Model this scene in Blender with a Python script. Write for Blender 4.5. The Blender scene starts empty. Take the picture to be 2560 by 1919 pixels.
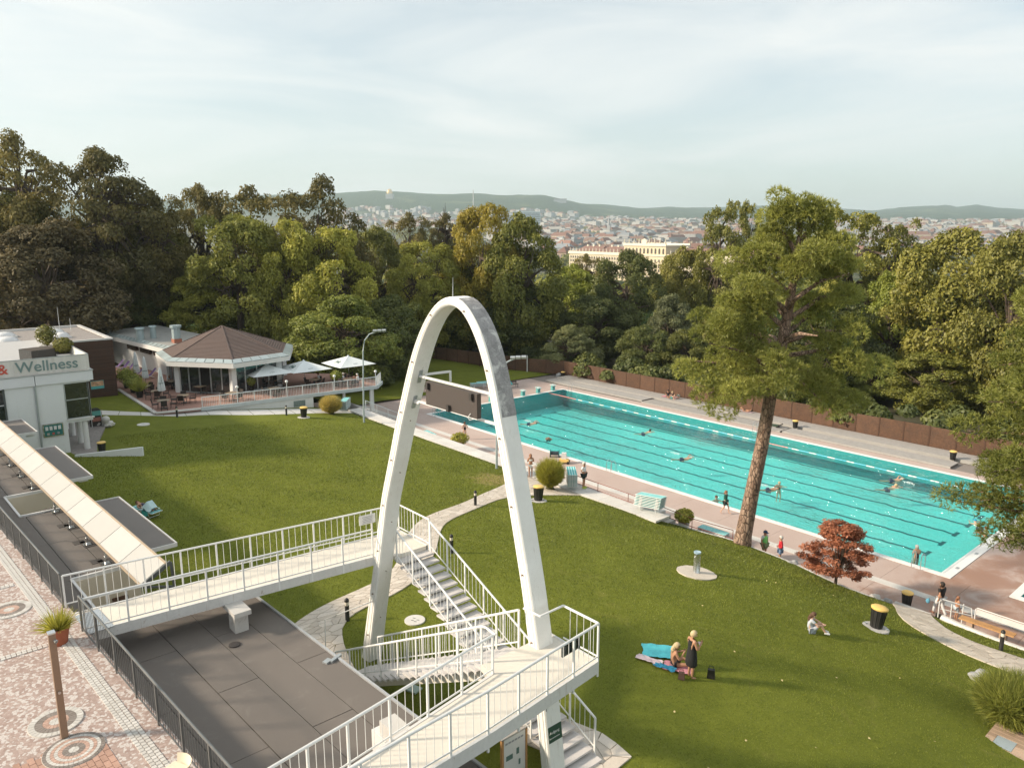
import bpy, bmesh, math, random
import numpy as np
from mathutils import Vector, Matrix, noise
sc = bpy.context.scene
COL = sc.collection
PI = math.pi
R = math.radians

# ------------------------------------------------------------------ camera
# world frame: X runs along the pool (0..50 m), Y across it, origin at the pool's corner, Z = 0 on the pool deck
CAMP = Vector((64.168, -43.968, 18.68))
cam = bpy.data.cameras.new("camera")
cam.sensor_width = 36.0
cam.lens = 1883.4 / 2560 * 36
cam.clip_start = 0.2
cam.clip_end = 30000
camo = bpy.data.objects.new("camera", cam)
COL.objects.link(camo)
camo.location = CAMP
camo.rotation_euler = (PI / 2 - 0.19721, 0, 0.86058)
sc.camera = camo
FWD = Vector((-0.75822, 0.6520, 0))
RGT = Vector((0.6520, 0.75822, 0))

# ------------------------------------------------------------------ sky and sun
SUN_EL = R(27)
SUN_DIR = Vector((-0.58 * math.cos(SUN_EL), -0.8146 * math.cos(SUN_EL), math.sin(SUN_EL)))   # towards the sun
world = bpy.data.worlds.new("World")
sc.world = world
world.use_nodes = True
wn, wl = world.node_tree.nodes, world.node_tree.links
wn.clear()
wout = wn.new("ShaderNodeOutputWorld")
wbg = wn.new("ShaderNodeBackground")
wbg.inputs[1].default_value = 0.093
sky = wn.new("ShaderNodeTexSky")
sky.sky_type = 'NISHITA'
sky.sun_disc = False
sky.sun_elevation = SUN_EL
sky.sun_rotation = math.atan2(SUN_DIR.x, SUN_DIR.y)
sky.altitude = 250
sky.air_density = 1.0
sky.dust_density = 2.0
sky.ozone_density = 1.5
wtc = wn.new("ShaderNodeTexCoord")
# thin high cloud: a veil plus stretched cirrus, over the whole dome
wmap = wn.new("ShaderNodeMapping")
wmap.inputs['Rotation'].default_value = (0, 0, 0.5)
wmap.inputs['Scale'].default_value = (1.0, 1.5, 7.5)
wl.new(wtc.outputs['Generated'], wmap.inputs[0])
wno = wn.new("ShaderNodeTexNoise")
wno.inputs['Scale'].default_value = 1.7
wno.inputs['Detail'].default_value = 7
wno.inputs['Roughness'].default_value = 0.55
wno.inputs['Distortion'].default_value = 0.7
wl.new(wmap.outputs[0], wno.inputs['Vector'])
wra = wn.new("ShaderNodeValToRGB")
wra.color_ramp.elements[0].position = 0.36
wra.color_ramp.elements[0].color = (0.52, 0.52, 0.52, 1)
wra.color_ramp.elements[1].position = 0.68
wra.color_ramp.elements[1].color = (0.92, 0.92, 0.92, 1)
wl.new(wno.outputs[0], wra.inputs[0])
wmix = wn.new("ShaderNodeMixRGB")
wl.new(wra.outputs[0], wmix.inputs[0])
wtn = wn.new("ShaderNodeMixRGB")
wtn.blend_type = 'MULTIPLY'
wtn.inputs[0].default_value = 1
wtn.inputs[2].default_value = (0.93, 1.04, 0.95, 1)
wl.new(sky.outputs[0], wtn.inputs[1])
wl.new(wtn.outputs[0], wmix.inputs[1])
wmix.inputs[2].default_value = (6.0, 6.1, 5.95, 1)
wl.new(wmix.outputs[0], wbg.inputs[0])
wl.new(wbg.outputs[0], wout.inputs[0])

sun = bpy.data.lights.new("sun", 'SUN')
sun.energy = 3.6
sun.angle = R(5)
sun.color = (1.0, 0.85, 0.67)
suno = bpy.data.objects.new("sun", sun)
COL.objects.link(suno)
suno.location = (0, -20, 60)
suno.rotation_euler = SUN_DIR.to_track_quat('Z', 'Y').to_euler()

sc.view_settings.view_transform = 'Standard'
sc.view_settings.look = 'None'
sc.view_settings.exposure = 0.86
sc.view_settings.gamma = 1
sc.view_settings.use_curve_mapping = False
sc.render.engine = 'CYCLES'
sc.cycles.max_bounces = 7
sc.cycles.diffuse_bounces = 3
sc.cycles.glossy_bounces = 3
sc.cycles.transmission_bounces = 5
sc.cycles.transparent_max_bounces = 8
sc.cycles.volume_bounces = 0
sc.cycles.caustics_reflective = False
sc.cycles.caustics_refractive = False
sc.cycles.use_denoising = True
sc.cycles.use_adaptive_sampling = True
sc.cycles.adaptive_threshold = 0.02
sc.cycles.sample_clamp_indirect = 6

# ------------------------------------------------------------------ materials
MATS = {}
def _nodes(name):
 m = bpy.data.materials.new(name)
 m.use_nodes = True
 n, l = m.node_tree.nodes, m.node_tree.links
 b = n["Principled BSDF"]
 return m, n, l, b
def c4(c, k=1.0):
 return (min(c[0] * k, 1), min(c[1] * k, 1), min(c[2] * k, 1), 1)
def noise_node(n, l, vec, scale, detail=4, rough=0.6, dist=0.0):
 t = n.new("ShaderNodeTexNoise")
 t.inputs['Scale'].default_value = scale
 t.inputs['Detail'].default_value = detail
 t.inputs['Roughness'].default_value = rough
 t.inputs['Distortion'].default_value = dist
 l.new(vec, t.inputs['Vector'])
 return t.outputs[0]
def ramp(n, l, fac, p0, c0, p1, c1):
 r = n.new("ShaderNodeValToRGB")
 e = r.color_ramp.elements
 e[0].position, e[0].color = p0, c0
 e[1].position, e[1].color = p1, c1
 l.new(fac, r.inputs[0])
 return r.outputs[0]
def mixc(n, l, fac, a, b, mode='MIX'):
 x = n.new("ShaderNodeMixRGB")
 x.blend_type = mode
 for i, s in ((0, fac), (1, a), (2, b)):
  if hasattr(s, 'links'):
   l.new(s, x.inputs[i])
  else:
   x.inputs[i].default_value = s
 return x.outputs[0]
def bump(n, l, b, h, strength, dist=0.02):
 x = n.new("ShaderNodeBump")
 x.inputs['Strength'].default_value = strength
 x.inputs['Distance'].default_value = dist
 l.new(h, x.inputs['Height'])
 l.new(x.outputs[0], b.inputs['Normal'])
def objvec(n):
 return n.new("ShaderNodeTexCoord").outputs['Object']
def geovec(n):
 return n.new("ShaderNodeNewGeometry").outputs['Position']
def mat(name, col, rough=0.6, var=0.14, vs=2.5, fine=30.0, bmp=0.15, metal=0.0, spec=0.5, stain=None, ss=1.2, sthr=0.58, rnd=0.0, drip=None):
 """procedural surface: large and fine colour variation, optional stains with a shape of their own, fine relief"""
 if name in MATS:
  return MATS[name]
 m, n, l, b = _nodes(name)
 v = geovec(n)
 a = noise_node(n, l, v, vs, 5, 0.6)
 f = noise_node(n, l, v, fine, 3, 0.7)
 c = ramp(n, l, a, 0.28, c4(col, 1 - var), 0.72, c4(col, 1 + var))
 c = mixc(n, l, 0.35, c, ramp(n, l, f, 0.3, c4(col, 1 - var * 1.6), 0.7, c4(col, 1 + var * 1.6)))
 if rnd:
  oi = n.new("ShaderNodeObjectInfo")
  rr = ramp(n, l, oi.outputs['Random'], 0, (1 - rnd, 1 - rnd * 1.1, 1 - rnd * 1.25, 1), 1, (1 + rnd * .6, 1 + rnd * .6, 1 + rnd * .6, 1))
  c = mixc(n, l, 1.0, c, rr, 'MULTIPLY')
 if drip:
  c = drips(n, l, c, v, drip)
 if stain:
  s = noise_node(n, l, v, ss, 8, 0.72, 0.6)
  c = mixc(n, l, ramp(n, l, s, sthr, (0, 0, 0, 1), sthr + 0.14, (1, 1, 1, 1)), c, c4(stain))
 l.new(c, b.inputs['Base Color'])
 rg = ramp(n, l, a, 0.3, (max(rough - .1, 0),) * 3 + (1,), 0.7, (min(rough + .1, 1),) * 3 + (1,))
 l.new(rg, b.inputs['Roughness'])
 b.inputs['Metallic'].default_value = metal
 b.inputs['Specular IOR Level'].default_value = spec
 if bmp:
  bump(n, l, b, f, bmp, 0.01)
 MATS[name] = m
 return m

def drips(n, l, c, v, col, amt=.8, thr=.60):
 """run-off stains: streaks drawn downwards"""
 mp = n.new("ShaderNodeMapping")
 mp.inputs['Scale'].default_value = (5.5, 5.5, .35)
 l.new(v, mp.inputs[0])
 s = noise_node(n, l, mp.outputs[0], 1.6, 7, .7, .3)
 return mixc(n, l, ramp(n, l, s, thr, (0, 0, 0, 1), thr + .12, (amt, amt, amt, 1)), c, c4(col))
def leafmat(name, c0, c1, trans=0.3, rnd=0.25, gain=2.35):
 """leaves: colour differs from leaf to leaf (attribute) and from plant to plant"""
 m, n, l, b = _nodes(name)
 at = n.new("ShaderNodeAttribute")
 at.attribute_name = 'tint'
 c = ramp(n, l, at.outputs['Fac'], 0.0, c4(c0, gain), 1.0, c4(c1, gain))
 oi = n.new("ShaderNodeObjectInfo")
 rr = ramp(n, l, oi.outputs['Random'], 0, (1 - rnd, 1 - rnd, 1 - rnd, 1), 1, (1 + rnd, 1 + rnd * .8, 1, 1))
 c = mixc(n, l, 1.0, c, rr, 'MULTIPLY')
 d = n.new("ShaderNodeBsdfDiffuse")
 t = n.new("ShaderNodeBsdfTranslucent")
 g = n.new("ShaderNodeBsdfGlossy")
 g.inputs['Roughness'].default_value = 0.55
 mx = n.new("ShaderNodeMixShader")
 mx.inputs[0].default_value = trans
 m2 = n.new("ShaderNodeMixShader")
 m2.inputs[0].default_value = 0.03
 for q in (d, t):
  l.new(c, q.inputs['Color'])
 l.new(d.outputs[0], mx.inputs[1])
 l.new(t.outputs[0], mx.inputs[2])
 l.new(mx.outputs[0], m2.inputs[1])
 l.new(g.outputs[0], m2.inputs[2])
 l.new(m2.outputs[0], n["Material Output"].inputs[0])
 MATS[name] = m
 return m

# ------------------------------------------------------------------ mesh helpers
def frame(d):
 d = Vector(d).normalized()
 a = Vector((0, 0, 1)) if abs(d.z) < 0.95 else Vector((0, 1, 0))
 x = d.cross(a).normalized()
 return x, x.cross(d).normalized(), d
class MB:
 def __init__(s):
  s.v, s.f, s.m, s.mi = [], [], [], 0
 def add(s, vs, fs):
  o = len(s.v)
  s.v += [tuple(p) for p in vs]
  s.f += [tuple(i + o for i in f) for f in fs]
  s.m += [s.mi] * len(fs)
  return s
 def box(s, c, d, rz=0.0, rx=0.0, ry=0.0, taper=1.0):
  M = Matrix.Rotation(rz, 3, 'Z') @ Matrix.Rotation(ry, 3, 'Y') @ Matrix.Rotation(rx, 3, 'X')
  c = Vector(c)
  h = Vector(d) / 2
  vs = []
  for z in (-1, 1):
   k = taper if z > 0 else 1
   for x, y in ((-1, -1), (1, -1), (1, 1), (-1, 1)):
    vs.append(c + M @ Vector((x * h.x * k, y * h.y * k, z * h.z)))
  return s.add(vs, [(3, 2, 1, 0), (4, 5, 6, 7), (0, 1, 5, 4), (1, 2, 6, 5), (2, 3, 7, 6), (3, 0, 4, 7)])
 def span(s, a, b):
  return s.box([(a[i] + b[i]) / 2 for i in range(3)], [abs(b[i] - a[i]) for i in range(3)])
 def bar(s, p, q, w, h=None, up=None):
  h = h or w
  p, q = Vector(p), Vector(q)
  x, y, d = frame(q - p)
  if abs(d.z) < .95:
   y = (Vector((0, 0, 1)) - d * d.z).normalized()
   x = d.cross(y)
  vs = []
  for e in (p, q):
   for a, b in ((-1, -1), (1, -1), (1, 1), (-1, 1)):
    vs.append(e + x * a * w / 2 + y * b * h / 2)
  return s.add(vs, [(0, 1, 2, 3), (7, 6, 5, 4), (4, 5, 1, 0), (5, 6, 2, 1), (6, 7, 3, 2), (7, 4, 0, 3)])
 def cyl(s, p, q, r, r2=None, n=8):
  r2 = r if r2 is None else r2
  p, q = Vector(p), Vector(q)
  x, y, d = frame(q - p)
  vs = []
  for e, k in ((p, r), (q, r2)):
   for i in range(n):
    a = 2 * PI * i / n
    vs.append(e + x * math.cos(a) * k + y * math.sin(a) * k)
  fs = [(i, (i + 1) % n, n + (i + 1) % n, n + i) for i in range(n)]
  return s.add(vs, fs + [tuple(reversed(range(n))), tuple(range(n, 2 * n))])
 def tube(s, pts, r, n=6):
  pts = [Vector(p) for p in pts]
  rr = r if isinstance(r, (list, tuple)) else [r] * len(pts)
  o = len(s.v)
  vs, fs = [], []
  up = Vector((0.013, 0.017, 1))
  for i, p in enumerate(pts):
   d = (pts[min(i + 1, len(pts) - 1)] - pts[max(i - 1, 0)]).normalized()
   a = up if abs(d.dot(up.normalized())) < .97 else Vector((1, 0, 0))
   x = d.cross(a).normalized()
   y = x.cross(d)
   for k in range(n):
    t = 2 * PI * k / n
    vs.append(p + (x * math.cos(t) + y * math.sin(t)) * rr[i])
  for i in range(len(pts) - 1):
   for k in range(n):
    fs.append((i * n + k, i * n + (k + 1) % n, (i + 1) * n + (k + 1) % n, (i + 1) * n + k))
  fs += [tuple(reversed(range(n))), tuple(range((len(pts) - 1) * n, len(pts) * n))]
  return s.add(vs, fs)
 def lathe(s, c, prof, n=14):
  c = Vector(c)
  vs, fs = [], []
  for r, z in prof:
   for k in range(n):
    t = 2 * PI * k / n
    vs.append(c + Vector((math.cos(t) * r, math.sin(t) * r, z)))
  for i in range(len(prof) - 1):
   for k in range(n):
    fs.append((i * n + k, i * n + (k + 1) % n, (i + 1) * n + (k + 1) % n, (i + 1) * n + k))
  fs += [tuple(reversed(range(n))), tuple(range((len(prof) - 1) * n, len(prof) * n))]
  return s.add(vs, fs)
 def prism(s, poly, z0, z1):
  n = len(poly)
  a = sum(poly[i][0] * poly[(i + 1) % n][1] - poly[(i + 1) % n][0] * poly[i][1] for i in range(n))
  if a < 0:
   poly = poly[::-1]
  Z = z1 if isinstance(z1, (list, tuple)) else [z1] * n
  vs = [(p[0], p[1], z0) for p in poly] + [(p[0], p[1], Z[i]) for i, p in enumerate(poly)]
  return s.add(vs, [tuple(reversed(range(n))), tuple(range(n, 2 * n))] + [(i, (i + 1) % n, n + (i + 1) % n, n + i) for i in range(n)])
 def ball(s, c, r, nu=10, nv=7):
  rx, ry, rz = (r, r, r) if not isinstance(r, (tuple, list)) else r
  prof = [(max(math.sin(PI * j / nv), 0.02), -math.cos(PI * j / nv)) for j in range(nv + 1)]
  o = len(s.v)
  s.lathe((0, 0, 0), prof, nu)
  for i in range(o, len(s.v)):
   p = s.v[i]
   s.v[i] = (c[0] + p[0] * rx, c[1] + p[1] * ry, c[2] + p[2] * rz)
  return s
 def grid(s, fn, nu, nv):
  vs = [fn(i / nu, j / nv) for j in range(nv + 1) for i in range(nu + 1)]
  w = nu + 1
  return s.add(vs, [(j * w + i, j * w + i + 1, (j + 1) * w + i + 1, (j + 1) * w + i) for j in range(nv) for i in range(nu)])
 def mesh(s, name, mats, smooth=False, off=None):
  me = bpy.data.meshes.new(name)
  v = s.v if off is None else [(p[0] - off[0], p[1] - off[1], p[2] - off[2]) for p in s.v]
  me.from_pydata(v, [], s.f)
  for q in (mats if isinstance(mats, (list, tuple)) else [mats]):
   me.materials.append(q)
  if any(s.m):
   me.polygons.foreach_set('material_index', s.m)
  if smooth:
   me.polygons.foreach_set('use_smooth', [True] * len(s.f))
   me.set_sharp_from_angle(angle=R(40))
  me.update()
  return me
 def build(s, name, mats, parent=None, smooth=False, at=None):
  """link as one object; vertices are given in world space (or in the root's own space when the root sits at 0)"""
  off = OFF.get(parent.name, None) if parent else at
  return link(name, s.mesh(name, mats, smooth, off), parent, at if not parent else (0, 0, 0))
OFF = {}
def link(name, data, parent=None, loc=None, rot=None, scale=None):
 o = bpy.data.objects.new(name, data)
 COL.objects.link(o)
 if loc is not None:
  o.location = loc
 if rot is not None:
  o.rotation_euler = rot
 if scale is not None:
  o.scale = scale
 if parent is not None:
  o.parent = parent
  if parent.name in OFF:
   OFF[o.name] = OFF[parent.name]
 return o
def tag(o, label=None, cat=None, group=None, kind=None):
 for k, v in (('label', label), ('category', cat), ('group', group), ('kind', kind)):
  if v:
   o[k] = v
 return o
def thing(name, label, cat, base=(0, 0, 0), group=None):
 """an Empty at the thing's base; parts built in world space are moved into its own space"""
 o = link(name, None, None, base)
 o.empty_display_size = 0.2
 OFF[o.name] = Vector(base)
 return tag(o, label, cat, group)
def structure(o, label=None):
 o['kind'] = 'structure'
 if label:
  o['label'] = label
 return o
def piece(name, mesh, parent, wloc, rot=None, scale=None):
 """a part that shares its mesh with its likes, placed in world space"""
 off = OFF.get(parent.name, Vector((0, 0, 0)))
 return link(name, mesh, parent, Vector(wloc) - off, rot, scale)
def copy_tree(o, parent=None):
 c = o.copy()
 COL.objects.link(c)
 if parent is not None:
  c.parent = parent
 for ch in o.children:
  copy_tree(ch, c)
 return c
def place(proto, used, loc, rz=0.0, label=None, scale=None, group=None):
 """the first call moves the prototype itself, later calls copy it with all its parts"""
 o = proto if not used else copy_tree(proto)
 used.append(1)
 o.location = loc
 o.rotation_euler = (0, 0, rz)
 if scale:
  o.scale = scale if isinstance(scale, (tuple, list)) else (scale,) * 3
 if label:
  o['label'] = label
 if group:
  o['group'] = group
 return o
def lerp(a, b, t):
 return a + (b - a) * t
def interp(x, xs, ys):
 return float(np.interp(x, xs, ys))

# everyday materials
white_paint = mat('white_paint', (0.68, 0.67, 0.65), 0.5, 0.05, 1.5, 20, 0.08)
white_metal = mat('white_metal', (0.72, 0.72, 0.70), 0.45, 0.05, 3, 30, 0.0, stain=(0.50, 0.46, 0.40), ss=9.0, sthr=0.66)
arch_white = mat('arch_concrete', (0.78, 0.765, 0.72), 0.75, 0.07, 0.9, 14, 0.22, stain=(0.55, 0.50, 0.42), ss=3.2, sthr=0.63)
grey_metal = mat('grey_metal', (0.42, 0.45, 0.46), 0.4, 0.10, 3, 40, 0.05, metal=0.5)
dark_metal = mat('dark_metal', (0.10, 0.11, 0.11), 0.45, 0.15, 3, 40, 0.05, metal=0.3)
steel = mat('stainless_steel', (0.62, 0.63, 0.63), 0.25, 0.06, 3, 40, 0.0, metal=0.9)
black_plastic = mat('black_plastic', (0.022, 0.021, 0.020), 0.45, 0.2, 5, 60, 0.05)
yellow_lid = mat('yellow_lid', (0.78, 0.52, 0.16), 0.5, 0.10, 4, 40, 0.05)
concrete = mat('concrete', (0.52, 0.50, 0.47), 0.85, 0.10, 1.6, 30, 0.25, stain=(0.36, 0.33, 0.30), ss=2.2)
render_white = mat('render_white', (0.72, 0.73, 0.72), 0.85, 0.05, 0.8, 25, 0.2, drip=(0.60, 0.59, 0.56), stain=(0.58, 0.58, 0.56), ss=0.9, sthr=0.62)
flag_white = mat('flagstone_white', (0.62, 0.60, 0.57), 0.8, 0.08, 1.4, 18, 0.2, rnd=0.08)
felt = mat('roof_felt', (0.155, 0.136, 0.121), 0.92, 0.10, 0.7, 55, 0.5, stain=(0.185, 0.165, 0.148), ss=1.4, sthr=0.56)
felt_light = mat('roof_felt_light', (0.20, 0.18, 0.165), 0.92, 0.14, 0.9, 60, 0.5)
wood_grey = mat('weathered_wood', (0.36, 0.34, 0.32), 0.85, 0.18, 3.0, 30, 0.3, rnd=0.12)
wood_warm = mat('warm_wood', (0.46, 0.25, 0.10), 0.6, 0.2, 3.0, 25, 0.25, rnd=0.1)
bark = mat('bark', (0.085, 0.062, 0.045), 0.95, 0.35, 2.0, 9, 0.8)
soil = mat('soil', (0.05, 0.038, 0.028), 0.95, 0.3, 2, 20, 0.5)
glass_dark = mat('window_glass', (0.020, 0.026, 0.028), 0.06, 0.25, 0.8, 3, 0.0, spec=0.9)
terracotta = mat('terracotta', (0.33, 0.10, 0.05), 0.75, 0.15, 4, 40, 0.15)
stone_grey = mat('boulder_stone', (0.36, 0.36, 0.36), 0.9, 0.3, 3.0, 16, 0.7)
teal_cloth = mat('teal_mesh_cloth', (0.06, 0.42, 0.42), 0.7, 0.12, 4, 60, 0.2)
teal_light = mat('teal_light_cloth', (0.42, 0.68, 0.68), 0.7, 0.1, 4, 60, 0.2)
teal_dark = mat('teal_dark', (0.02, 0.16, 0.16), 0.6, 0.15, 4, 60, 0.1)
# ------------------------------------------------------------------ lawn height
LP = np.array([
 (-.6,-12.4,2.35),(1.5,-11,2.08),(.9,-16.3,2.7),(1.4,-13.2,2.4),(0,-19.9,3.0),(-1.85,-19,3.03),(-2.4,-22.3,3.36),(6,-10.8,2.05),(15,-10.5,2.0),(25,-10.3,2.0),(36,-10.0,1.95),
 (38,-7.7,1.05),(41.2,-7.0,1.0),(44.4,-7.1,0.95),(47.7,-7.9,1.0),(49.7,-7.3,.7),(50.2,-6.6,.34),
 (51,-8.5,1.1),(52.5,-10.3,1.5),(54,-10.9,1.55),(56,-9,1.2),(53,-8,1.0),(54,-6.6,.55),(60,-6.6,.6),(62,-12,1.6),
 (52,-13.2,2.3),(51,-17,3.1),(45,-16.2,3.25),(56.1,-13.4,1.9),(57.9,-16.6,2.3),(58,-17.8,2.4),(50.8,-24.7,4.2),
 (42.5,-32,4.0),(52,-30.5,4.55),(47,-31,4.2),(38,-28,3.95),(33,-22.5,3.65),(30.5,-18.5,3.0),(29.5,-14,2.4),
 (7,-33,3.8),(10,-31,3.8),(0,-29,3.6),(-3.2,-26,3.42),(-2,-24.7,3.28),(20,-35,4.0),(30,-36,4.0),(20,-22,3.2),(12,-16,2.6),
 (-13,-27,3.6),(40,-20,3.5),(60,-25,3.8),(57,-33,4.6),(64,-38,4.6),(40,-40,4.2),(-14,-40,3.9)], float)
def _tps(P):
 n = len(P)
 d = np.hypot(P[:, None, 0] - P[None, :, 0], P[:, None, 1] - P[None, :, 1])
 K = np.where(d > 0, d * d * np.log(d + 1e-9), 0) + np.eye(n) * 2.0
 Q = np.c_[np.ones(n), P[:, :2]]
 A = np.zeros((n + 3, n + 3))
 A[:n, :n], A[:n, n:], A[n:, :n] = K, Q, Q.T
 return np.linalg.solve(A, np.r_[P[:, 2], 0, 0, 0])
LW = _tps(LP)
def lawn_z(u, v):
 d = np.hypot(LP[:, 0] - u, LP[:, 1] - v)
 k = np.where(d > 0, d * d * np.log(d + 1e-9), 0)
 return float(k @ LW[:-3] + LW[-3] + LW[-2] * u + LW[-1] * v)
def lawn_zs(U, V):
 d = np.hypot(LP[None, :, 0] - U[:, None], LP[None, :, 1] - V[:, None])
 k = np.where(d > 0, d * d * np.log(d + 1e-9), 0)
 return k @ LW[:-3] + LW[-3] + LW[-2] * U + LW[-1] * V
VHI_U = [-16, -2, 0, 1.6, 36.2, 36.6, 38, 41, 45, 47.7, 49.2, 50.0, 51.6, 52.6, 55, 62, 66]
VHI_V = [-13.5, -12.6, -11.8, -10.1, -10.05, -9.3, -7.6, -7.0, -7.1, -7.75, -7.3, -6.6, -6.2, -6.7, -7.2, -7.2, -7.2]
def vhi(u):
 return interp(u, VHI_U, VHI_V)

# ------------------------------------------------------------------ materials of the ground
def lawn_material():
 m, n, l, b = _nodes('lawn_grass')
 v = geovec(n)
 big = noise_node(n, l, v, 0.19, 6, 0.66, 0.5)
 mid = noise_node(n, l, v, 1.3, 6, 0.7)
 fine = noise_node(n, l, v, 17, 6, 0.8)
 c = ramp(n, l, big, 0.34, (0.082, 0.106, 0.010, 1), 0.66, (0.195, 0.222, 0.025, 1))
 c = mixc(n, l, 0.45, c, ramp(n, l, mid, 0.3, (0.066, 0.088, 0.009, 1), 0.72, (0.215, 0.230, 0.030, 1)))
 c = mixc(n, l, 0.42, c, ramp(n, l, fine, 0.30, (0.052, 0.070, 0.008, 1), 0.72, (0.235, 0.255, 0.042, 1)))
 # worn straw-coloured patch where the path meets the pool strip
 dist = n.new("ShaderNodeVectorMath")
 dist.operation = 'DISTANCE'
 dist.inputs[1].default_value = (26.3, -13.0, 2.3)
 l.new(v, dist.inputs[0])
 ad = n.new("ShaderNodeMath")
 ad.operation = 'MULTIPLY_ADD'
 ad.inputs[1].default_value = 4.5
 l.new(mid, ad.inputs[0])
 l.new(dist.outputs['Value'], ad.inputs[2])
 c = mixc(n, l, ramp(n, l, ad.outputs[0], 0.0, (0, 0, 0, 1), 1.0, (1, 1, 1, 1)), c, c)
 mr = n.new("ShaderNodeMapRange")
 mr.inputs['From Min'].default_value = 4.2
 mr.inputs['From Max'].default_value = 3.0
 mr.inputs['To Max'].default_value = 0.75
 l.new(ad.outputs[0], mr.inputs[0])
 c = mixc(n, l, mr.outputs[0], c, (0.36, 0.27, 0.12, 1))
 dry = noise_node(n, l, v, 0.62, 7, 0.72, 0.9)
 c = mixc(n, l, ramp(n, l, dry, 0.58, (0, 0, 0, 1), 0.76, (.42, .42, .42, 1)), c, (0.27, 0.235, 0.075, 1))
 l.new(c, b.inputs['Base Color'])
 b.inputs['Roughness'].default_value = 0.9
 b.inputs['Specular IOR Level'].default_value = 0.15
 h = mixc(n, l, 0.35, fine, mid)
 bump(n, l, b, h, 0.8, 0.05)
 return m
lawn_mat = lawn_material()

def deck_material():
 m, n, l, b = _nodes('washed_pebble_deck')
 v = geovec(n)
 peb = noise_node(n, l, v, 22, 4, 0.8)
 big = noise_node(n, l, v, 0.35, 5, 0.6)
 c = ramp(n, l, peb, 0.3, (0.33, 0.235, 0.20, 1), 0.7, (0.58, 0.47, 0.42, 1))
 c = mixc(n, l, 0.35, c, ramp(n, l, big, 0.3, (0.40, 0.29, 0.245, 1), 0.7, (0.54, 0.45, 0.41, 1)))
 # wet splashes of their own shape on the side where bathers walk between the two pools
 wet = mixc(n, l, 0.42, noise_node(n, l, v, 0.36, 7, 0.68, 0.8), peb)
 sx = n.new("ShaderNodeSeparateXYZ")
 l.new(v, sx.inputs[0])
 mr = n.new("ShaderNodeMapRange")
 mr.inputs['From Min'].default_value = 43.5
 mr.inputs['From Max'].default_value = 51
 mr.inputs['To Max'].default_value = 0.20
 l.new(sx.outputs[0], mr.inputs[0])
 ad = n.new("ShaderNodeMath")
 l.new(wet, ad.inputs[0])
 l.new(mr.outputs[0], ad.inputs[1])
 w = ramp(n, l, ad.outputs[0], 0.63, (0, 0, 0, 1), 0.70, (1, 1, 1, 1))
 dk = mixc(n, l, 0.8, c, (0.62, 0.38, 0.24, 1), 'MULTIPLY')
 c = mixc(n, l, w, c, dk)
 l.new(c, b.inputs['Base Color'])
 l.new(ramp(n, l, ad.outputs[0], 0.60, (0.85,) * 3 + (1,), 0.72, (0.35,) * 3 + (1,)), b.inputs['Roughness'])
 bump(n, l, b, peb, 0.35, 0.01)
 return m
deck_mat = deck_material()

def terrain_material():
 m, n, l, b = _nodes('hills_and_plain')
 v = geovec(n)
 at = n.new("ShaderNodeAttribute")
 at.attribute_name = 'zone'
 t = noise_node(n, l, v, 0.045, 6, 0.75)
 g = noise_node(n, l, v, 0.0035, 6, 0.65)
 forest = ramp(n, l, t, 0.32, (0.012, 0.026, 0.010, 1), 0.70, (0.075, 0.110, 0.035, 1))
 forest = mixc(n, l, ramp(n, l, g, 0.56, (0, 0, 0, 1), 0.64, (1, 1, 1, 1)), forest, (0.13, 0.15, 0.06, 1))
 town = ramp(n, l, t, 0.4, (0.10, 0.12, 0.07, 1), 0.6, (0.26, 0.24, 0.21, 1))
 c = mixc(n, l, at.outputs['Fac'], forest, town)
 l.new(c, b.inputs['Base Color'])
 b.inputs['Roughness'].default_value = 1
 b.inputs['Specular IOR Level'].default_value = 0
 bump(n, l, b, t, 1.0, 14.0)
 return m

# ------------------------------------------------------------------ terrain sheet out to the horizon
def tan_el(y):
 s, c = math.sin(0.19721), math.cos(0.19721)
 w = (959.5 - y) / 1883.4
 return (-s + c * w) / (c + s * w)
SKX = [-9000, 300, 860, 957, 1054, 1190, 1268, 1358, 1396, 1455, 1540, 1591, 1676, 1736, 1905, 2171, 2219, 2339, 2364, 2412, 2484, 2560, 4200]
SKY_ = [505, 505, 481, 477, 483, 483, 487, 488, 496, 509, 516, 520, 518, 520, 515, 527, 520, 513, 519, 513, 522, 527, 520]
TAN_X = [(x - 1280) / 1883.4 for x in SKX]
def city_z(d):
 if d < 130:
  return -2.6 if d < 125 else -2.6
 if d < 520:
  t = (d - 130) / 390
  return -2.6 - 20.4 * (t * t * (3 - 2 * t))
 if d < 1000:
  return -23.0
 return -23 + 118 * (min((d - 1000) / 3500, 1.4)) ** 1.35
def terrain_z(x, d):
 """x, d: metres to the right of and ahead of the camera"""
 z = city_z(d)
 if d > 3800:
  tx = x / d
  crest_d = interp(tx, [-1, 0.05, 0.25, 0.6], [6000, 6200, 8200, 8200])
  top = 18.7 + crest_d * tan_el(interp(tx, TAN_X, SKY_))
  t = (d - 3800) / (crest_d - 3800)
  zb = city_z(3800)
  if t <= 1:
   z = zb + (top - zb) * (t * t * (3 - 2 * t)) ** 0.9
  else:
   z = top - (d - crest_d) * 0.06
  k = min(t, 1) * 1.0
  z += k * (14 * noise.noise((x / 330, d / 330, 3)) + 6 * noise.noise((x / 90, d / 90, 7))) - k * 8
 elif d > 1000:
  z += 5 * noise.noise((x / 300, d / 300, 1))
 return z
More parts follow.
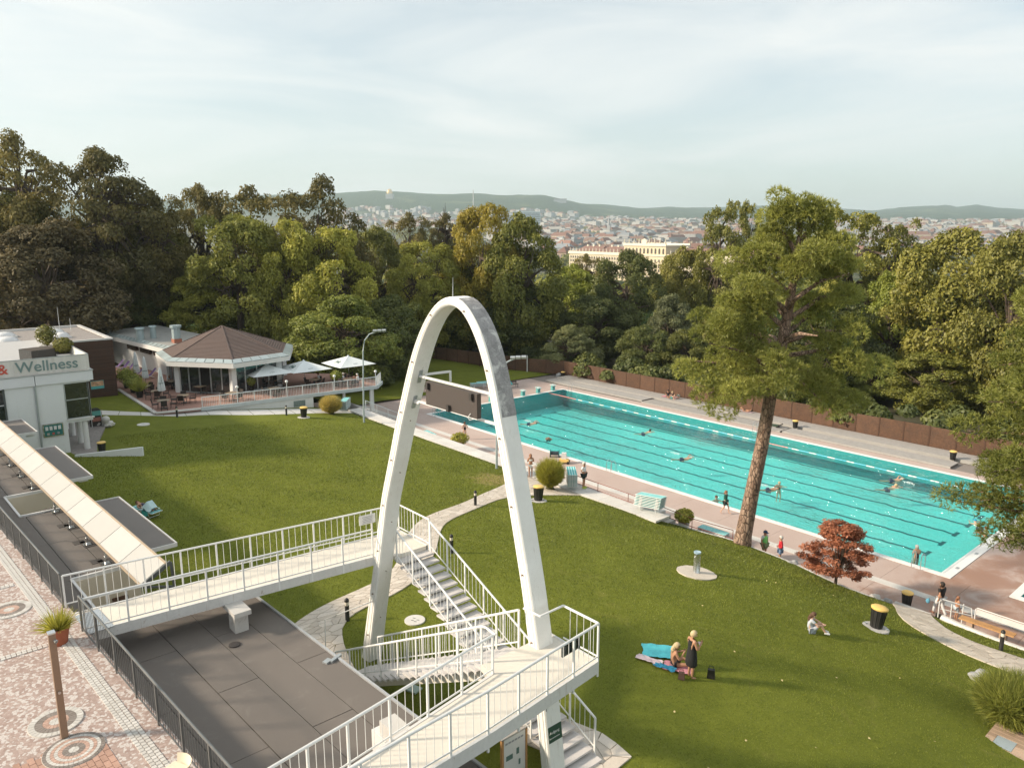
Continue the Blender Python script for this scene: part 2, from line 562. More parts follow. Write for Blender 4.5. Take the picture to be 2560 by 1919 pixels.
def build_terrain():
 ds = [-60, -20, 10, 40, 70, 100, 130, 160, 200, 250, 310, 380, 460, 560, 660, 760, 880, 1000]
 d = 1000
 while d < 9800:
  d *= 1.028
  ds.append(d)
 nx = 260
 vs, zone = [], []
 for d in ds:
  w = 260 + max(d, 0) * 1.05
  for i in range(nx + 1):
   x = (i / nx * 2 - 1) * w
   z = terrain_z(x, d)
   p = CAMP + RGT * x + FWD * d
   vs.append((p.x, p.y, z))
   zone.append(interp(d, [600, 900, 4200, 4700], [0, 1, 1, 0]))
 W = nx + 1
 fs = [(j * W + i, j * W + i + 1, (j + 1) * W + i + 1, (j + 1) * W + i) for j in range(len(ds) - 1) for i in range(nx)]
 me = bpy.data.meshes.new('terrain')
 me.from_pydata(vs, [], fs)
 a = me.attributes.new('zone', 'FLOAT', 'POINT')
 a.data.foreach_set('value', zone)
 me.materials.append(terrain_material())
 me.polygons.foreach_set('use_smooth', [True] * len(fs))
 structure(link('terrain', me))
build_terrain()

# ------------------------------------------------------------------ lawn sheet
def build_lawn():
 us = sorted(set([-16 + 82 * i / 165 for i in range(166)] + VHI_U))
 nv = 70
 U, V = [], []
 for u in us:
  hi = vhi(u)
  for j in range(nv + 1):
   t = j / nv
   U.append(u)
   V.append(-41.5 + (hi + 41.5) * t)
 U, V = np.array(U), np.array(V)
 Z = lawn_zs(U, V)
 W = nv + 1
 fs = [(i * W + j, (i + 1) * W + j, (i + 1) * W + j + 1, i * W + j + 1) for i in range(len(us) - 1) for j in range(nv)]
 vs = list(zip(U.tolist(), V.tolist(), Z.tolist()))
 # skirt down to the deck along the pool side
 n0 = len(vs)
 for i, u in enumerate(us):
  p = vs[i * W + nv]
  vs.append((p[0], p[1] + 0.02, -0.3))
 fs += [(i * W + nv, (i + 1) * W + nv, n0 + i + 1, n0 + i) for i in range(len(us) - 1)]
 me = bpy.data.meshes.new('lawn')
 me.from_pydata(vs, [], fs)
 me.materials.append(lawn_mat)
 me.polygons.foreach_set('use_smooth', [True] * len(fs))
 structure(link('lawn', me))
 # the far sunbathing lawn beyond the starting blocks
 m = MB()
 m.grid(lambda s, t: (lerp(-42, -8.0, s), lerp(-6, lerp(22.6, 25.4, max(0, (s - .55) / .45)), t), 0.12 + 0.25 * noise.noise((s * 6, t * 4, 0))), 24, 16)
 structure(m.build('far_lawn', lawn_mat, None, True))
build_lawn()
def wood_z(u, v):
 if v > 26:
  return 0.1 - 0.06 * min(v - 26, 50)
 return interp(v, [-8, -2], [3.2, 0.1])
def build_wood_floor():
 fl = mat('wood_floor', (0.055, 0.050, 0.022), 0.95, 0.3, 0.8, 9, 0.6)
 for a, b, c, d in ((-85, -60, -13.5, -6), (-85, -6, -42, 26.2), (-85, 26.2, 78, 84)):
  m = MB()
  m.grid(lambda s, t: (lerp(a, c, s), lerp(b, d, t), wood_z(lerp(a, c, s), lerp(b, d, t)) + .12 * noise.noise((lerp(a, c, s) * .3, lerp(b, d, t) * .3, 2))), 30, 24)
  structure(m.build('wood_floor', fl, None, True))
build_wood_floor()

# ------------------------------------------------------------------ pool: basin, water, coping, deck
PW, PL = 19.35, 50.0
def tile_material():
 m, n, l, b = _nodes('pool_tiles')
 v = geovec(n)
 br = n.new("ShaderNodeTexBrick")
 br.inputs['Scale'].default_value = 4.0
 br.inputs['Mortar Size'].default_value = 0.012
 br.inputs['Color1'].default_value = (0.14, 0.58, 0.565, 1)
 br.inputs['Color2'].default_value = (0.17, 0.63, 0.61, 1)
 br.inputs['Mortar'].default_value = (0.20, 0.60, 0.58, 1)
 l.new(v, br.inputs['Vector'])
 a = noise_node(n, l, v, 0.25, 4)
 c = mixc(n, l, ramp(n, l, a, 0.3, (0.0,) * 3 + (1,), 0.7, (0.35,) * 3 + (1,)), br.outputs[0], (0.22, 0.68, 0.65, 1))
 l.new(c, b.inputs['Base Color'])
 b.inputs['Roughness'].default_value = 0.35
 return m
tiles = tile_material()
line_tiles = mat('dark_lane_tiles', (0.004, 0.10, 0.12), 0.4, 0.2, 3, 20, 0)
def water_material():
 m, n, l, b = _nodes('pool_water')
 n.remove(b)
 v = geovec(n)
 mp = n.new("ShaderNodeMapping")
 mp.inputs['Rotation'].default_value = (0, 0, 0.55)
 mp.inputs['Scale'].default_value = (0.62, 1.5, 1)
 l.new(v, mp.inputs[0])
 w1 = noise_node(n, l, mp.outputs[0], 1.9, 4, 0.55, 0.8)
 w2 = noise_node(n, l, mp.outputs[0], 6.0, 3, 0.6, 0.5)
 calm = noise_node(n, l, v, 0.11, 3, 0.5)
 am = ramp(n, l, calm, 0.34, (0.22,) * 3 + (1,), 0.62, (1,) * 3 + (1,))
 h = mixc(n, l, 0.32, w1, w2)
 bm = n.new("ShaderNodeBump")
 bm.inputs['Distance'].default_value = 3.0
 ms = n.new("ShaderNodeMath")
 ms.operation = 'MULTIPLY'
 ms.inputs[1].default_value = 1.0
 l.new(am, ms.inputs[0])
 l.new(ms.outputs[0], bm.inputs['Strength'])
 l.new(h, bm.inputs['Height'])
 tr = n.new("ShaderNodeBsdfTransparent")
 tr.inputs[0].default_value = (0.70, 0.975, 0.965, 1)
 gl = n.new("ShaderNodeBsdfGlossy")
 gl.inputs['Roughness'].default_value = 0.04
 fr = n.new("ShaderNodeFresnel")
 fr.inputs['IOR'].default_value = 1.75
 l.new(bm.outputs[0], gl.inputs['Normal'])
 l.new(bm.outputs[0], fr.inputs['Normal'])
 mx = n.new("ShaderNodeMixShader")
 # light leaves the water freely: only the upper side mirrors the sky
 ge = n.new("ShaderNodeNewGeometry")
 inv = n.new("ShaderNodeMath")
 inv.operation = 'SUBTRACT'
 inv.inputs[0].default_value = 1.0
 l.new(ge.outputs['Backfacing'], inv.inputs[1])
 mu = n.new("ShaderNodeMath")
 mu.operation = 'MULTIPLY'
 l.new(fr.outputs[0], mu.inputs[0])
 l.new(inv.outputs[0], mu.inputs[1])
 l.new(mu.outputs[0], mx.inputs[0])
 l.new(tr.outputs[0], mx.inputs[1])
 l.new(gl.outputs[0], mx.inputs[2])
 l.new(mx.outputs[0], n["Material Output"].inputs[0])
 return m
water_mat = water_material()
def pool_depth(u):
 return -1.55 - 0.35 * (1 - u / PL)
def build_pool(u0, v0, L_, W_, name, lanes):
 root = structure(link(name, None, None, (u0, v0, 0)))
 OFF[root.name] = Vector((u0, v0, 0))
 m = MB()
 N = 20
 for i in range(N):
  a, b = u0 + L_ * i / N, u0 + L_ * (i + 1) / N
  za, zb = (pool_depth(a), pool_depth(b)) if lanes else (-0.9, -0.9)
  m.add([(a, v0, za), (b, v0, zb), (b, v0 + W_, zb), (a, v0 + W_, za)], [(0, 1, 2, 3)])
  m.mi = 1
  m.add([(a, v0, za), (b, v0, zb), (b, v0, 0.0), (a, v0, 0.0)], [(3, 2, 1, 0)])
  m.add([(a, v0 + W_, za), (b, v0 + W_, zb), (b, v0 + W_, 0.0), (a, v0 + W_, 0.0)], [(0, 1, 2, 3)])
  m.mi = 0
 m.mi = 1
 for e, z in ((u0, pool_depth(0) if lanes else -.9), (u0 + L_, pool_depth(50) if lanes else -.9)):
  m.add([(e, v0, z), (e, v0 + W_, z), (e, v0 + W_, 0), (e, v0, 0)], [(0, 1, 2, 3)])
 m.build('basin', [tiles, mat('pool_wall_tiles', (0.03, .27, .28), .4, .1, 1, 4, 0)], root)
 if lanes:
  # tiled lane lines on the pool floor, each ending in a cross bar; waist-high step line along the wall
  for k in range(8):
   v = 1.21 + 2.42 * k
   q = MB()
   NN = 170
   for i in range(NN):
    a, b = 2.2 + 44.9 * i / NN, 2.2 + 44.9 * (i + 1) / NN
    ja, jb = 0.17 * noise.noise((a * 1.7, k * 5.3, 0)), 0.17 * noise.noise((b * 1.7, k * 5.3, 0))  # sideways wobble shaped into the line, standing in for refraction by the waves
    q.add([(a, v - .125 + ja, pool_depth(a) + .006), (b, v - .125 + jb, pool_depth(b) + .006), (b, v + .125 + jb, pool_depth(b) + .006), (a, v + .125 + ja, pool_depth(a) + .006)], [(0, 1, 2, 3)])
   for e in (2.2, 47.1):
    q.add([(e - .13, v - .5, pool_depth(e) + .009), (e + .13, v - .5, pool_depth(e) + .009), (e + .13, v + .5, pool_depth(e) + .009), (e - .13, v + .5, pool_depth(e) + .009)], [(0, 1, 2, 3)])
   q.build('lane_line', line_tiles, root)
  for v in (PW - 0.35, PW - 0.8):
   q = MB()
   q.box((25, v, pool_depth(25) + 0.35), (48, 0.05, 0.7))
   q.build('bottom_rib', line_tiles, root)
 # white coping with an overflow gutter
 cw = 0.42
 cop = mat('pool_coping', (0.74, 0.74, 0.72), 0.6, 0.05, 2, 20, 0.1)
 gut = mat('gutter_grating', (0.60, 0.63, 0.63), 0.6, 0.1, 2, 8, 0.2)
 q = MB()
 wide = 0.62
 q.span((u0 - cw, v0 - cw, -0.2), (u0 + L_ + wide, v0 - 0.004, 0.03))
 q.span((u0 - cw, v0 + W_ + 0.004, -0.2), (u0 + L_ + wide, v0 + W_ + cw, 0.03))
 q.span((u0 - cw, v0 - 0.003, -0.2), (u0 - 0.004, v0 + W_ + .003, 0.031))
 q.span((u0 + L_ + 0.004, v0 - .003, -0.2), (u0 + L_ + wide, v0 + W_ + .003, 0.031))
 q.build('coping', cop, root)
 g = MB()
 g.box((u0 + L_ / 2, v0 - .09, 0.034), (L_, 0.10, 0.010))
 g.box((u0 + L_ / 2, v0 + W_ + .09, 0.034), (L_, 0.10, 0.010))
 g.box((u0 + L_ + .10, v0 + W_ / 2, 0.035), (0.10, W_, 0.010))
 g.build('gutter', gut, root)
 for k in range(int(W_ // 3)):
  q = MB()
  q.box((u0 + L_ + .38, v0 + 1.3 + 3 * k, 0.034), (0.16, 0.30, 0.012))
  q.build('drain_cover', grey_metal, root)
 # the water: real shallow waves, finer ripples in the material
 nu, nv = (330, 128) if lanes else (30, 20)
 w = MB()
 amp = 0.085
 def wv(s, t):
  u, v = u0 + 0.0 + L_ * s, v0 + W_ * t
  k = 0.2 + 0.8 * min(1, max(0, 0.55 + 1.6 * noise.noise((u * .07, v * .07, 4))))
  z = .7 * noise.noise((u * .8 + v * .25, v * 1.1 - u * .2, 0)) + .6 * noise.noise((u * 1.5 + v + 3, v * 2.2 - u * .5, 1)) + .25 * noise.noise((u * 3, v * 4, 2))
  return (u, v, -0.055 + amp * k * z)
 w.grid(wv, nu, nv)
 ob = w.build('pool_water' if lanes else 'pool_water', water_mat, None, True)
 structure(ob)
build_pool(0, 0, PL, PW, 'swimming_pool', True)
build_pool(53.85, 0.1, 9.0, 14.0, 'teaching_pool', False)

# pebble deck laid as big cast panels with open joints
def build_deck():
 root = structure(link('pool_deck', None))
 OFF[root.name] = Vector((0, 0, 0))
 m = MB()
 hx0, hx1, hy0, hy1 = -0.3, 50.4, -0.3, PW + .3
 X0, X1, Y0, Y1 = -13, 66, -9.0, 26.4
 rects = [(X0, Y0, X1, hy0), (X0, hy1, X1, Y1), (X0, hy0, hx0, hy1), (hx1, hy0, 53.5, hy1), (53.5, 14.2, X1, hy1), (63.2, hy0, X1, 14.2)]
 for a, b, c, d in rects:
  m.span((a, b, -0.5), (c, d, -0.022))
 m.build('deck_bed', mat('joint_grey', (0.22, 0.19, 0.17), 0.9, 0.1), root)
 cache = {}
 def panels(a, b, c, d, nx, ny):
  w, h = (c - a) / nx, (d - b) / ny
  key = (round(w, 3), round(h, 3))
  if key not in cache:
   q = MB()
   q.span((-w / 2 + .007, -h / 2 + .007, -0.05), (w / 2 - .007, h / 2 - .007, 0.0))
   cache[key] = q.mesh('deck_panel', deck_mat)
  for i in range(nx):
   for j in range(ny):
    piece('deck_panel', cache[key], root, (a + w * (i + .5), b + h * (j + .5), 0))
 panels(-13, -9, 66, -3.9, 22, 2)
 panels(-13, -3.3, 66, -0.43, 22, 1)
 panels(-13, -0.42, -0.43, PW + .42, 3, 6)
 panels(50.63, -0.42, 53.42, 14.8, 1, 4)
 panels(50.63, 14.85, 66, PW + .42, 4, 2)
 panels(-13, PW + .43, 66, 21.0, 22, 1)
 # pale concrete band that runs the length of the deck
 s = MB()
 for i in range(26):
  s.span((-13 + 3.04 * i + .006, -3.89, -0.05), (-13 + 3.04 * (i + 1) - .006, -3.31, 0.012))
 s.build('concrete_band', flag_white, root)
build_deck()
# ------------------------------------------------------------------ stone strip, retaining wall and steps by the pool
def build_strip():
 root = structure(link('stone_strip', None))
 OFF[root.name] = Vector((0, 0, 0))
 u, k = 0.6, 0
 random.seed(3)
 while u < 36.3:
  w = 1.55
  for v0, v1 in ((-10.08, -9.42), (-9.41, -8.75)):
   q = MB()
   a = lambda uu: lerp(2.12, 2.03, min(max((uu - 2) / 6, 0), 1)) - 0.004 * max(uu - 30, 0)
   z0, z1 = a(u), a(u + w)
   q.add([(u + .01, v0 + .008, z0 - .12), (u + w - .01, v0 + .008, z1 - .12), (u + w - .01, v1 - .008, z1 - .12), (u + .01, v1 - .008, z0 - .12),
                   (u + .01, v0 + .008, z0), (u + w - .01, v0 + .008, z1), (u + w - .01, v1 - .008, z1), (u + .01, v1 - .008, z0)],
                  [(3, 2, 1, 0), (4, 5, 6, 7), (0, 1, 5, 4), (1, 2, 6, 5), (2, 3, 7, 6), (3, 0, 4, 7)])
   q.build('paving_slab', flag_white, root)
  u += w
  k += 1
 b = MB()
 b.span((0.6, -10.06, -0.3), (36.3, -8.77, 1.93))
 b.build('retaining_wall', render_white, root)
 s = MB()
 s.build
 for i in range(8):                                  # steps down to the deck at the end of the strip
  q = MB()
  q.span((36.32 + 0.36 * i, -9.6, -0.2), (36.32 + 0.36 * (i + 1), -7.7 + .05 * i, 1.78 - 0.22 * i))
  q.build('stone_step', flag_white, root)
build_strip()

# ------------------------------------------------------------------ crazy paving: ribbons of broken flagstones, every stone its own piece
path_stone = mat('path_stone', (0.60, 0.535, 0.46), 0.85, 0.12, 3.0, 18, 0.4, rnd=0.16)
mortar = mat('path_mortar', (0.62, 0.58, 0.52), 0.9, 0.08, 3, 30, 0.2)
def clip_poly(poly, a, b, c):
 """keep the side a*x + b*y <= c"""
 out = []
 for i in range(len(poly)):
  p, q = poly[i - 1], poly[i]
  dp, dq = a * p[0] + b * p[1] - c, a * q[0] + b * q[1] - c
  if dp <= 0:
   if dq <= 0:
    out.append(q)
   else:
    t = dp / (dp - dq)
    out.append((lerp(p[0], q[0], t), lerp(p[1], q[1], t)))
  elif dq <= 0:
   t = dp / (dp - dq)
   out.append((lerp(p[0], q[0], t), lerp(p[1], q[1], t)))
   out.append(q)
 return out
def voronoi_cells(L_, W_, size, seed, gap):
 rnd = random.Random(seed)
 nx, ny = max(2, round(L_ / size)), max(1, round(W_ / size))
 pts = []
 for i in range(nx):
  for j in range(ny):
   pts.append(((i + .5 + rnd.uniform(-.62, .62) + (.5 if j % 2 else 0)) * L_ / nx, (j + .5 + rnd.uniform(-.5, .5)) * W_ / ny))
 cells = []
 for i, p in enumerate(pts):
  c = [(0, 0), (L_, 0), (L_, W_), (0, W_)]
  for k, q in enumerate(pts):
   if k == i:
    continue
   dx, dy = q[0] - p[0], q[1] - p[1]
   dd_ = math.hypot(dx, dy)
   if dd_ > 4 * size:
    continue
   dx, dy = dx / dd_, dy / dd_
   c = clip_poly(c, dx, dy, dx * p[0] + dy * p[1] + dd_ / 2 - gap)
   if len(c) < 3:
    break
  if len(c) >= 3:
   cells.append(c)
 return cells
PATHS = []
def ribbon(left, right, n):
 def resample(P):
  P = np.array(P, float)
  s = np.r_[0, np.cumsum(np.hypot(*(P[1:] - P[:-1]).T))]
  t = np.linspace(0, s[-1], n)
  return np.c_[np.interp(t, s, P[:, 0]), np.interp(t, s, P[:, 1])], s[-1]
 A, la = resample(left)
 B, lb = resample(right)
 for _ in range(3):
  A[1:-1] = (A[:-2] + 2 * A[1:-1] + A[2:]) / 4
  B[1:-1] = (B[:-2] + 2 * B[1:-1] + B[2:]) / 4
 return A, B, (la + lb) / 2
def crazy_path(name, left, right, size, seed, label, zoff=0.0, zfn=None):
 zfn = zfn or lawn_z
 n = 40
 A, B, L_ = ribbon(left, right, n)
 W_ = float(np.mean(np.hypot(*(A - B).T)))
 PATHS.append((A, B))
 root = structure(link(name, None), label)
 OFF[root.name] = Vector((0, 0, 0))
 def mp(s, t):
  f = s * (n - 1)
  i = min(int(f), n - 2)
  k = f - i
  a, b = A[i] * (1 - k) + A[i + 1] * k, B[i] * (1 - k) + B[i + 1] * k
  return a * (1 - t) + b * t
 bed = MB()
 def bf(s, t):
  p = mp(s, t)
  return (p[0], p[1], zfn(p[0], p[1]) + 0.022 + zoff - (0.12 if t in (0.0, 1.0) else 0))
 bed.grid(bf, n * 2, 6)
 bed.build('mortar_bed', mortar, root, True)
 for c in voronoi_cells(L_, W_, size, seed, 0.016):
  top, low = [], []
  for x, y in c:
   p = mp(min(max(x / L_, 0), 1), min(max(y / W_, 0), 1))
   z = zfn(p[0], p[1]) + zoff
   top.append((p[0], p[1], z + 0.046))
   low.append((p[0], p[1], z - 0.02))
  k = len(c)
  m = MB()
  m.add(low + top, [tuple(range(k, 2 * k))] + [(i, (i + 1) % k, k + (i + 1) % k, k + i) for i in range(k)])
  ctr = np.mean(np.array(top), axis=0)
  ob = link('flagstone', m.mesh('flagstone', path_stone, False, ctr), root, Vector(ctr))
crazy_path('garden_path', [(45.4, -35.0), (42.6, -35.0), (40.6, -34.8), (39.1, -34.0), (38.2, -32.5), (37.85, -31.2), (37.7, -30.2), (37.75, -29.2), (37.2, -27.5), (35.5, -26.3), (33.6, -24.7), (32.3, -23.2), (31.5, -22.0), (30.9, -20.3), (29.9, -18.0), (28.6, -15.6), (27.9, -13.5), (26.6, -11.6), (26.4, -10.1)],
           [(45.4, -33.3), (43.2, -32.9), (41.95, -32.55), (40.7, -32.15), (39.5, -31.7), (39.1, -30.9), (39.2, -29.4), (38.85, -27.8), (36.9, -25.3), (35.3, -23.9), (33.9, -22.9), (32.9, -21.7), (32.3, -20.2), (31.3, -18.2), (30.1, -15.5), (30.2, -14.0), (30.6, -12.9), (31.3, -11.5), (31.6, -10.1)], 0.46, 11, 'pale crazy paving path winding from arch to pool')
crazy_path('garden_path', [(49.95, -6.35), (50.75, -7.9), (51.3, -9.2), (52.2, -10.4), (53.6, -11.0), (55.0, -11.3), (57.4, -11.2), (60.5, -10.6)],
           [(51.7, -6.1), (52.25, -7.3), (52.8, -8.2), (53.4, -8.9), (54.6, -9.3), (56.4, -9.0), (58.2, -8.6), (60.6, -8.2)], 0.44, 5, 'warm crazy paving path dropping to the deck beside the bench')
crazy_path('garden_path', [(48.3, -31.2), (50.0, -31.3), (51.2, -31.0), (52.6, -31.1)], [(48.2, -29.9), (50.0, -29.6), (51.3, -29.3), (52.4, -29.5)], 0.55, 8, 'crazy paving at the foot of the stair under the platform')

# pale concrete walk from the garden house round to the pool strip
walk = MB()
wl_ = [(-5.6, -30.3), (-4.8, -29.3), (-2.0, -24.7), (0, -19.9), (.9, -16.3), (1.4, -13.2), (1.5, -11.3), (1.65, -10.1)]
wr_ = [(-7.2, -29.6), (-6.4, -28.9), (-4.0, -26.0), (-2.3, -22.2), (-1.8, -19), (-1.2, -15.6), (-.6, -12.4), (.2, -10.2)]
A_, B_, _ = ribbon(wl_, wr_, 30)
PATHS.append((A_, B_))
def wf(s, t):
 f = s * 29
 i = min(int(f), 28)
 k = f - i
 p = (A_[i] * (1 - k) + A_[i + 1] * k) * (1 - t) + (B_[i] * (1 - k) + B_[i + 1] * k) * t
 return (p[0], p[1], lawn_z(p[0], p[1]) + (0.03 if 0 < t < 1 else -0.05))
wroot = structure(link('concrete_walk', None))
OFF[wroot.name] = Vector((0, 0, 0))
for i in range(12):
 q = MB()
 q.grid(lambda s, t: wf((i + .012 + s * .976) / 12, (0, .02, .5, .98, 1)[round(t * 4)]), 4, 4)
 q.build('walk_slab', flag_white, wroot)

# kerb of thin stones where lawn meets deck on the far side of the maple
kb = structure(link('lawn_kerb', None))
OFF[kb.name] = Vector((0, 0, 0))
uu = 38.2
while uu < 50:
 q = MB()
 w = random.uniform(.7, 1.0)
 a, b = vhi(uu), vhi(uu + w)
 za, zb = lawn_z(uu, a), lawn_z(uu + w, b)
 q.add([(uu, a - .02, za - 1.2), (uu + w - .02, b - .02, zb - 1.2), (uu + w - .02, b + .16, zb - 1.2), (uu, a + .16, za - 1.2),
           (uu, a - .02, za - .01), (uu + w - .02, b - .02, zb - .01), (uu + w - .02, b + .16, zb - .01), (uu, a + .16, za - .01)],
          [(3, 2, 1, 0), (4, 5, 6, 7), (0, 1, 5, 4), (1, 2, 6, 5), (2, 3, 7, 6), (3, 0, 4, 7)])
 q.build('kerb_stone', flag_white, kb)
 uu += w
q = MB()
q.span((50.0, -6.32, -0.1), (51.7, -5.95, 0.30))
q.span((51.72, -6.3, -0.1), (52.5, -6.02, 0.16))
q.build('threshold_stone', flag_white, kb)
q = MB()
q.tube([(52.5, -6.95, 0.75), (53.2, -7.1, 0.72), (54.5, -7.35, 0.75), (57, -7.4, 0.75), (61, -7.4, 0.75)], 0.17, 6)
q.build('bench_kerb', flag_white, kb)

# ------------------------------------------------------------------ upper plaza with mosaic paving
PZ = 8.15
def plaza_material():
 m, n, l, b = _nodes('plaza_paving')
 v = geovec(n)
 vo = n.new("ShaderNodeTexVoronoi")
 vo.inputs['Scale'].default_value = 15
 l.new(v, vo.inputs['Vector'])
 ve = n.new("ShaderNodeTexVoronoi")
 ve.feature = 'DISTANCE_TO_EDGE'
 ve.inputs['Scale'].default_value = 15
 l.new(v, ve.inputs['Vector'])
 sep = n.new("ShaderNodeSeparateColor")
 l.new(vo.outputs['Color'], sep.inputs[0])
 patch = noise_node(n, l, v, 1.1, 4, 0.6)
 c = ramp(n, l, sep.outputs[1], 0.0, (0.30, 0.215, 0.185, 1), 1.0, (0.43, 0.335, 0.295, 1))
 ad = n.new("ShaderNodeMath")
 ad.operation = 'MULTIPLY_ADD'
 ad.inputs[1].default_value = 0.75
 l.new(patch, ad.inputs[0])
 l.new(sep.outputs[0], ad.inputs[2])
 c = mixc(n, l, ramp(n, l, ad.outputs[0], .97, (0, 0, 0, 1), 1.0, (1, 1, 1, 1)), c, (0.54, 0.49, 0.46, 1))
 c = mixc(n, l, ramp(n, l, ve.outputs['Distance'], 0.02, (0.75,) * 3 + (1,), 0.06, (0,) * 3 + (1,)), c, (0.27, 0.20, 0.17, 1))
 l.new(c, b.inputs['Base Color'])
 b.inputs['Roughness'].default_value = 0.8
 bump(n, l, b, ve.outputs['Distance'], 0.3, 0.01)
 return m
plaza_mat = plaza_material()
brick_pink = mat('pink_paver', (0.42, 0.26, 0.20), 0.85, 0.15, 3, 25, 0.2, rnd=0.15)
stone_w = mat('white_mosaic_stone', (0.54, 0.52, 0.49), 0.75, 0.08, 4, 30, 0.1, rnd=0.12)
stone_d = mat('dark_mosaic_stone', (0.23, 0.20, 0.18), 0.8, 0.12, 4, 30, 0.1, rnd=0.2)
stone_p = mat('rose_mosaic_stone', (0.46, 0.31, 0.25), 0.8, 0.12, 4, 30, 0.1, rnd=0.15)
def rail_v(u):                     # line of the plaza edge (slightly askew to the pool)
 return interp(u, [-20, 18, 32.5, 40.6, 48, 60], [-43.1, -42.0, -41.25, -40.72, -40.24, -39.4])
def build_plaza():
 root = structure(link('plaza', None))
 OFF[root.name] = Vector((0, 0, 0))
 us = [-20 + 4 * i for i in range(21)]
 poly = [(u, rail_v(u) + 0.12) for u in us] + [(60, -58), (-20, -58)]
 m = MB()
 m.prism(poly, 3.0, PZ)
 m.build('plaza_slab', plaza_mat, root)
 # border rows of white setts parallel to the railing, and two cross rows
 sett = MB()
 sett.box((0, 0, 0), (0.105, 0.095, 0.03), taper=.9)
 sm = sett.mesh('mosaic_sett', stone_w)
 rest = MB()
 k = 0
 u = 30.0
 while u < 52:
  for r in range(3):
   v = rail_v(u) - 0.36 - r * 0.105
   if u > 44 and k < 190 or (u > 41 and k < 260 and r == 1):
    piece('mosaic_sett', sm, root, (u + (.05 if r == 1 else 0), v, PZ + .005), (0, 0, 0.062 + random.uniform(-.05, .05)))
    k += 1
   else:
    rest.box((u + (.05 if r == 1 else 0), v, PZ + .005), (0.105, 0.095, 0.03), 0.062, taper=.9)
  u += 0.118
 for uc, v0 in ((42.6, -46), (37.95, -46)):
  v = v0
  while v < rail_v(uc) - 0.7:
   for r in range(2):
    rest.box((uc + r * .11, v, PZ + .005), (0.10, 0.10, 0.03), taper=.9)
   v += 0.115
 o = rest.build('sett_row', stone_w, root)
 o['kind'] = 'stuff'
 # pavers laid in courses at the near end
 pv = MB()
 pv.box((0, 0, 0), (0.235, 0.115, 0.02), taper=.97)
 pm = pv.mesh('paver', brick_pink)
 rest = MB()
 cnt = 0
 for i in range(60):
  for j in range(40):
   uu_ = 47.55 + i * 0.245
   vv = -41.35 - j * 0.122 + (0)
   uu_ += (.12 if j % 2 else 0)
   if uu_ > 53 or vv < -45.5:
    continue
   if cnt < 290 and uu_ < 50.3 and vv > -43.2:
    piece('paver', pm, root, (uu_, vv + .06 * (uu_ - 47.5), PZ + .004), (0, 0, .06))
    cnt += 1
   else:
    rest.box((uu_, vv + .06 * (uu_ - 47.5), PZ + .004), (0.235, 0.115, 0.02), .06, taper=.97)
 o = rest.build('paver_field', brick_pink, root)
 o['kind'] = 'stuff'
build_plaza()
def mosaic_circle(u, v, rings, label):
 root = thing('mosaic_circle', label, 'mosaic', (u, v, PZ))
 base = MB()
 base.lathe((u, v, PZ + .002), [(rings[-1][1] + .01, 0), (rings[-1][1] + .01, 0.013), (0.001, 0.013)], 40)
 base.build('bedding', mortar, root)
 for r0, r1, mt, cnt in rings:
  q = MB()
  a = 2 * PI / cnt * 0.90
  pts = []
  for t in (-a / 2, 0, a / 2):
   pts.append((math.cos(t) * r1, math.sin(t) * r1))
  for t in (a / 2, -a / 2):
   pts.append((math.cos(t) * max(r0, .01), math.sin(t) * max(r0, .01)))
  q.prism(pts, 0.0, 0.026)
  me = q.mesh('wedge_stone', mt)
  for i in range(cnt):
   piece('wedge_stone', me, root, (u, v, PZ), (0, 0, 2 * PI * i / cnt + r0))
RG = [(0.0, .10, stone_w, 6), (.105, .21, stone_d, 16), (.215, .29, stone_p, 20), (.295, .36, stone_w, 26), (.365, .43, stone_p, 28), (.435, .50, stone_w, 34), (.505, .57, stone_d, 40)]
mosaic_circle(47.72, -41.83, RG, 'round stone mosaic with white centre and dark outer ring on pavers')
mosaic_circle(46.42, -41.93, [(0, .13, stone_w, 8), (.135, .25, stone_p, 18), (.255, .40, stone_d, 26), (.405, .53, stone_w, 30)], 'round stone mosaic with broad white outer ring behind the shower post')
mosaic_circle(39.8, -41.93, [(0, .13, stone_w, 8), (.135, .25, stone_p, 18), (.255, .40, stone_d, 26), (.405, .55, stone_w, 30)], 'round stone mosaic at the plaza edge beyond the potted palm')

# ------------------------------------------------------------------ wooden sun decks along the fence
def sun_deck(u0, u1, v0, v1, z, label):
 root = thing('sun_deck', label, 'deck', ((u0 + u1) / 2, (v0 + v1) / 2, 0))
 m = MB()
 m.span((u0 + .02, v0 + .05, 0.0), (u1 - .02, v1 - .05, z - .03))
 m.build('frame', mat('deck_frame_wood', (0.16, 0.14, 0.12), 0.9), root)
 q = MB()
 q.span((u0, v0, 0.02), (u1, v0 + .04, z - .002))
 q.build('edge_board', mat('pale_edge_board', (0.34, 0.33, 0.31), 0.8), root)
 p = MB()
 n = int((u1 - u0) / 0.16)
 for i in range(n):
  a = u0 + (u1 - u0) * i / n
  p.span((a + .008, v0 + .001, z - .028), (a + (u1 - u0) / n - .008, v1, z + random.uniform(-.003, .003)))
 o = p.build('planking', wood_grey, root)
 o['kind'] = 'stuff'
sun_deck(-5.2, 10.7, 21.35, 23.3, 0.20, 'low grey plank sun deck ending before the seated family')
sun_deck(11.0, 28.0, 20.9, 22.8, 0.16, 'low grey plank sun deck opposite the tall pine')
sun_deck(28.2, 43.0, 20.95, 22.75, 0.20, 'low grey plank sun deck ending in a step beside the bin')
sun_deck(-5.2, 47.0, 23.4, 25.55, 0.30, 'long grey plank walk along the foot of the brown fence')

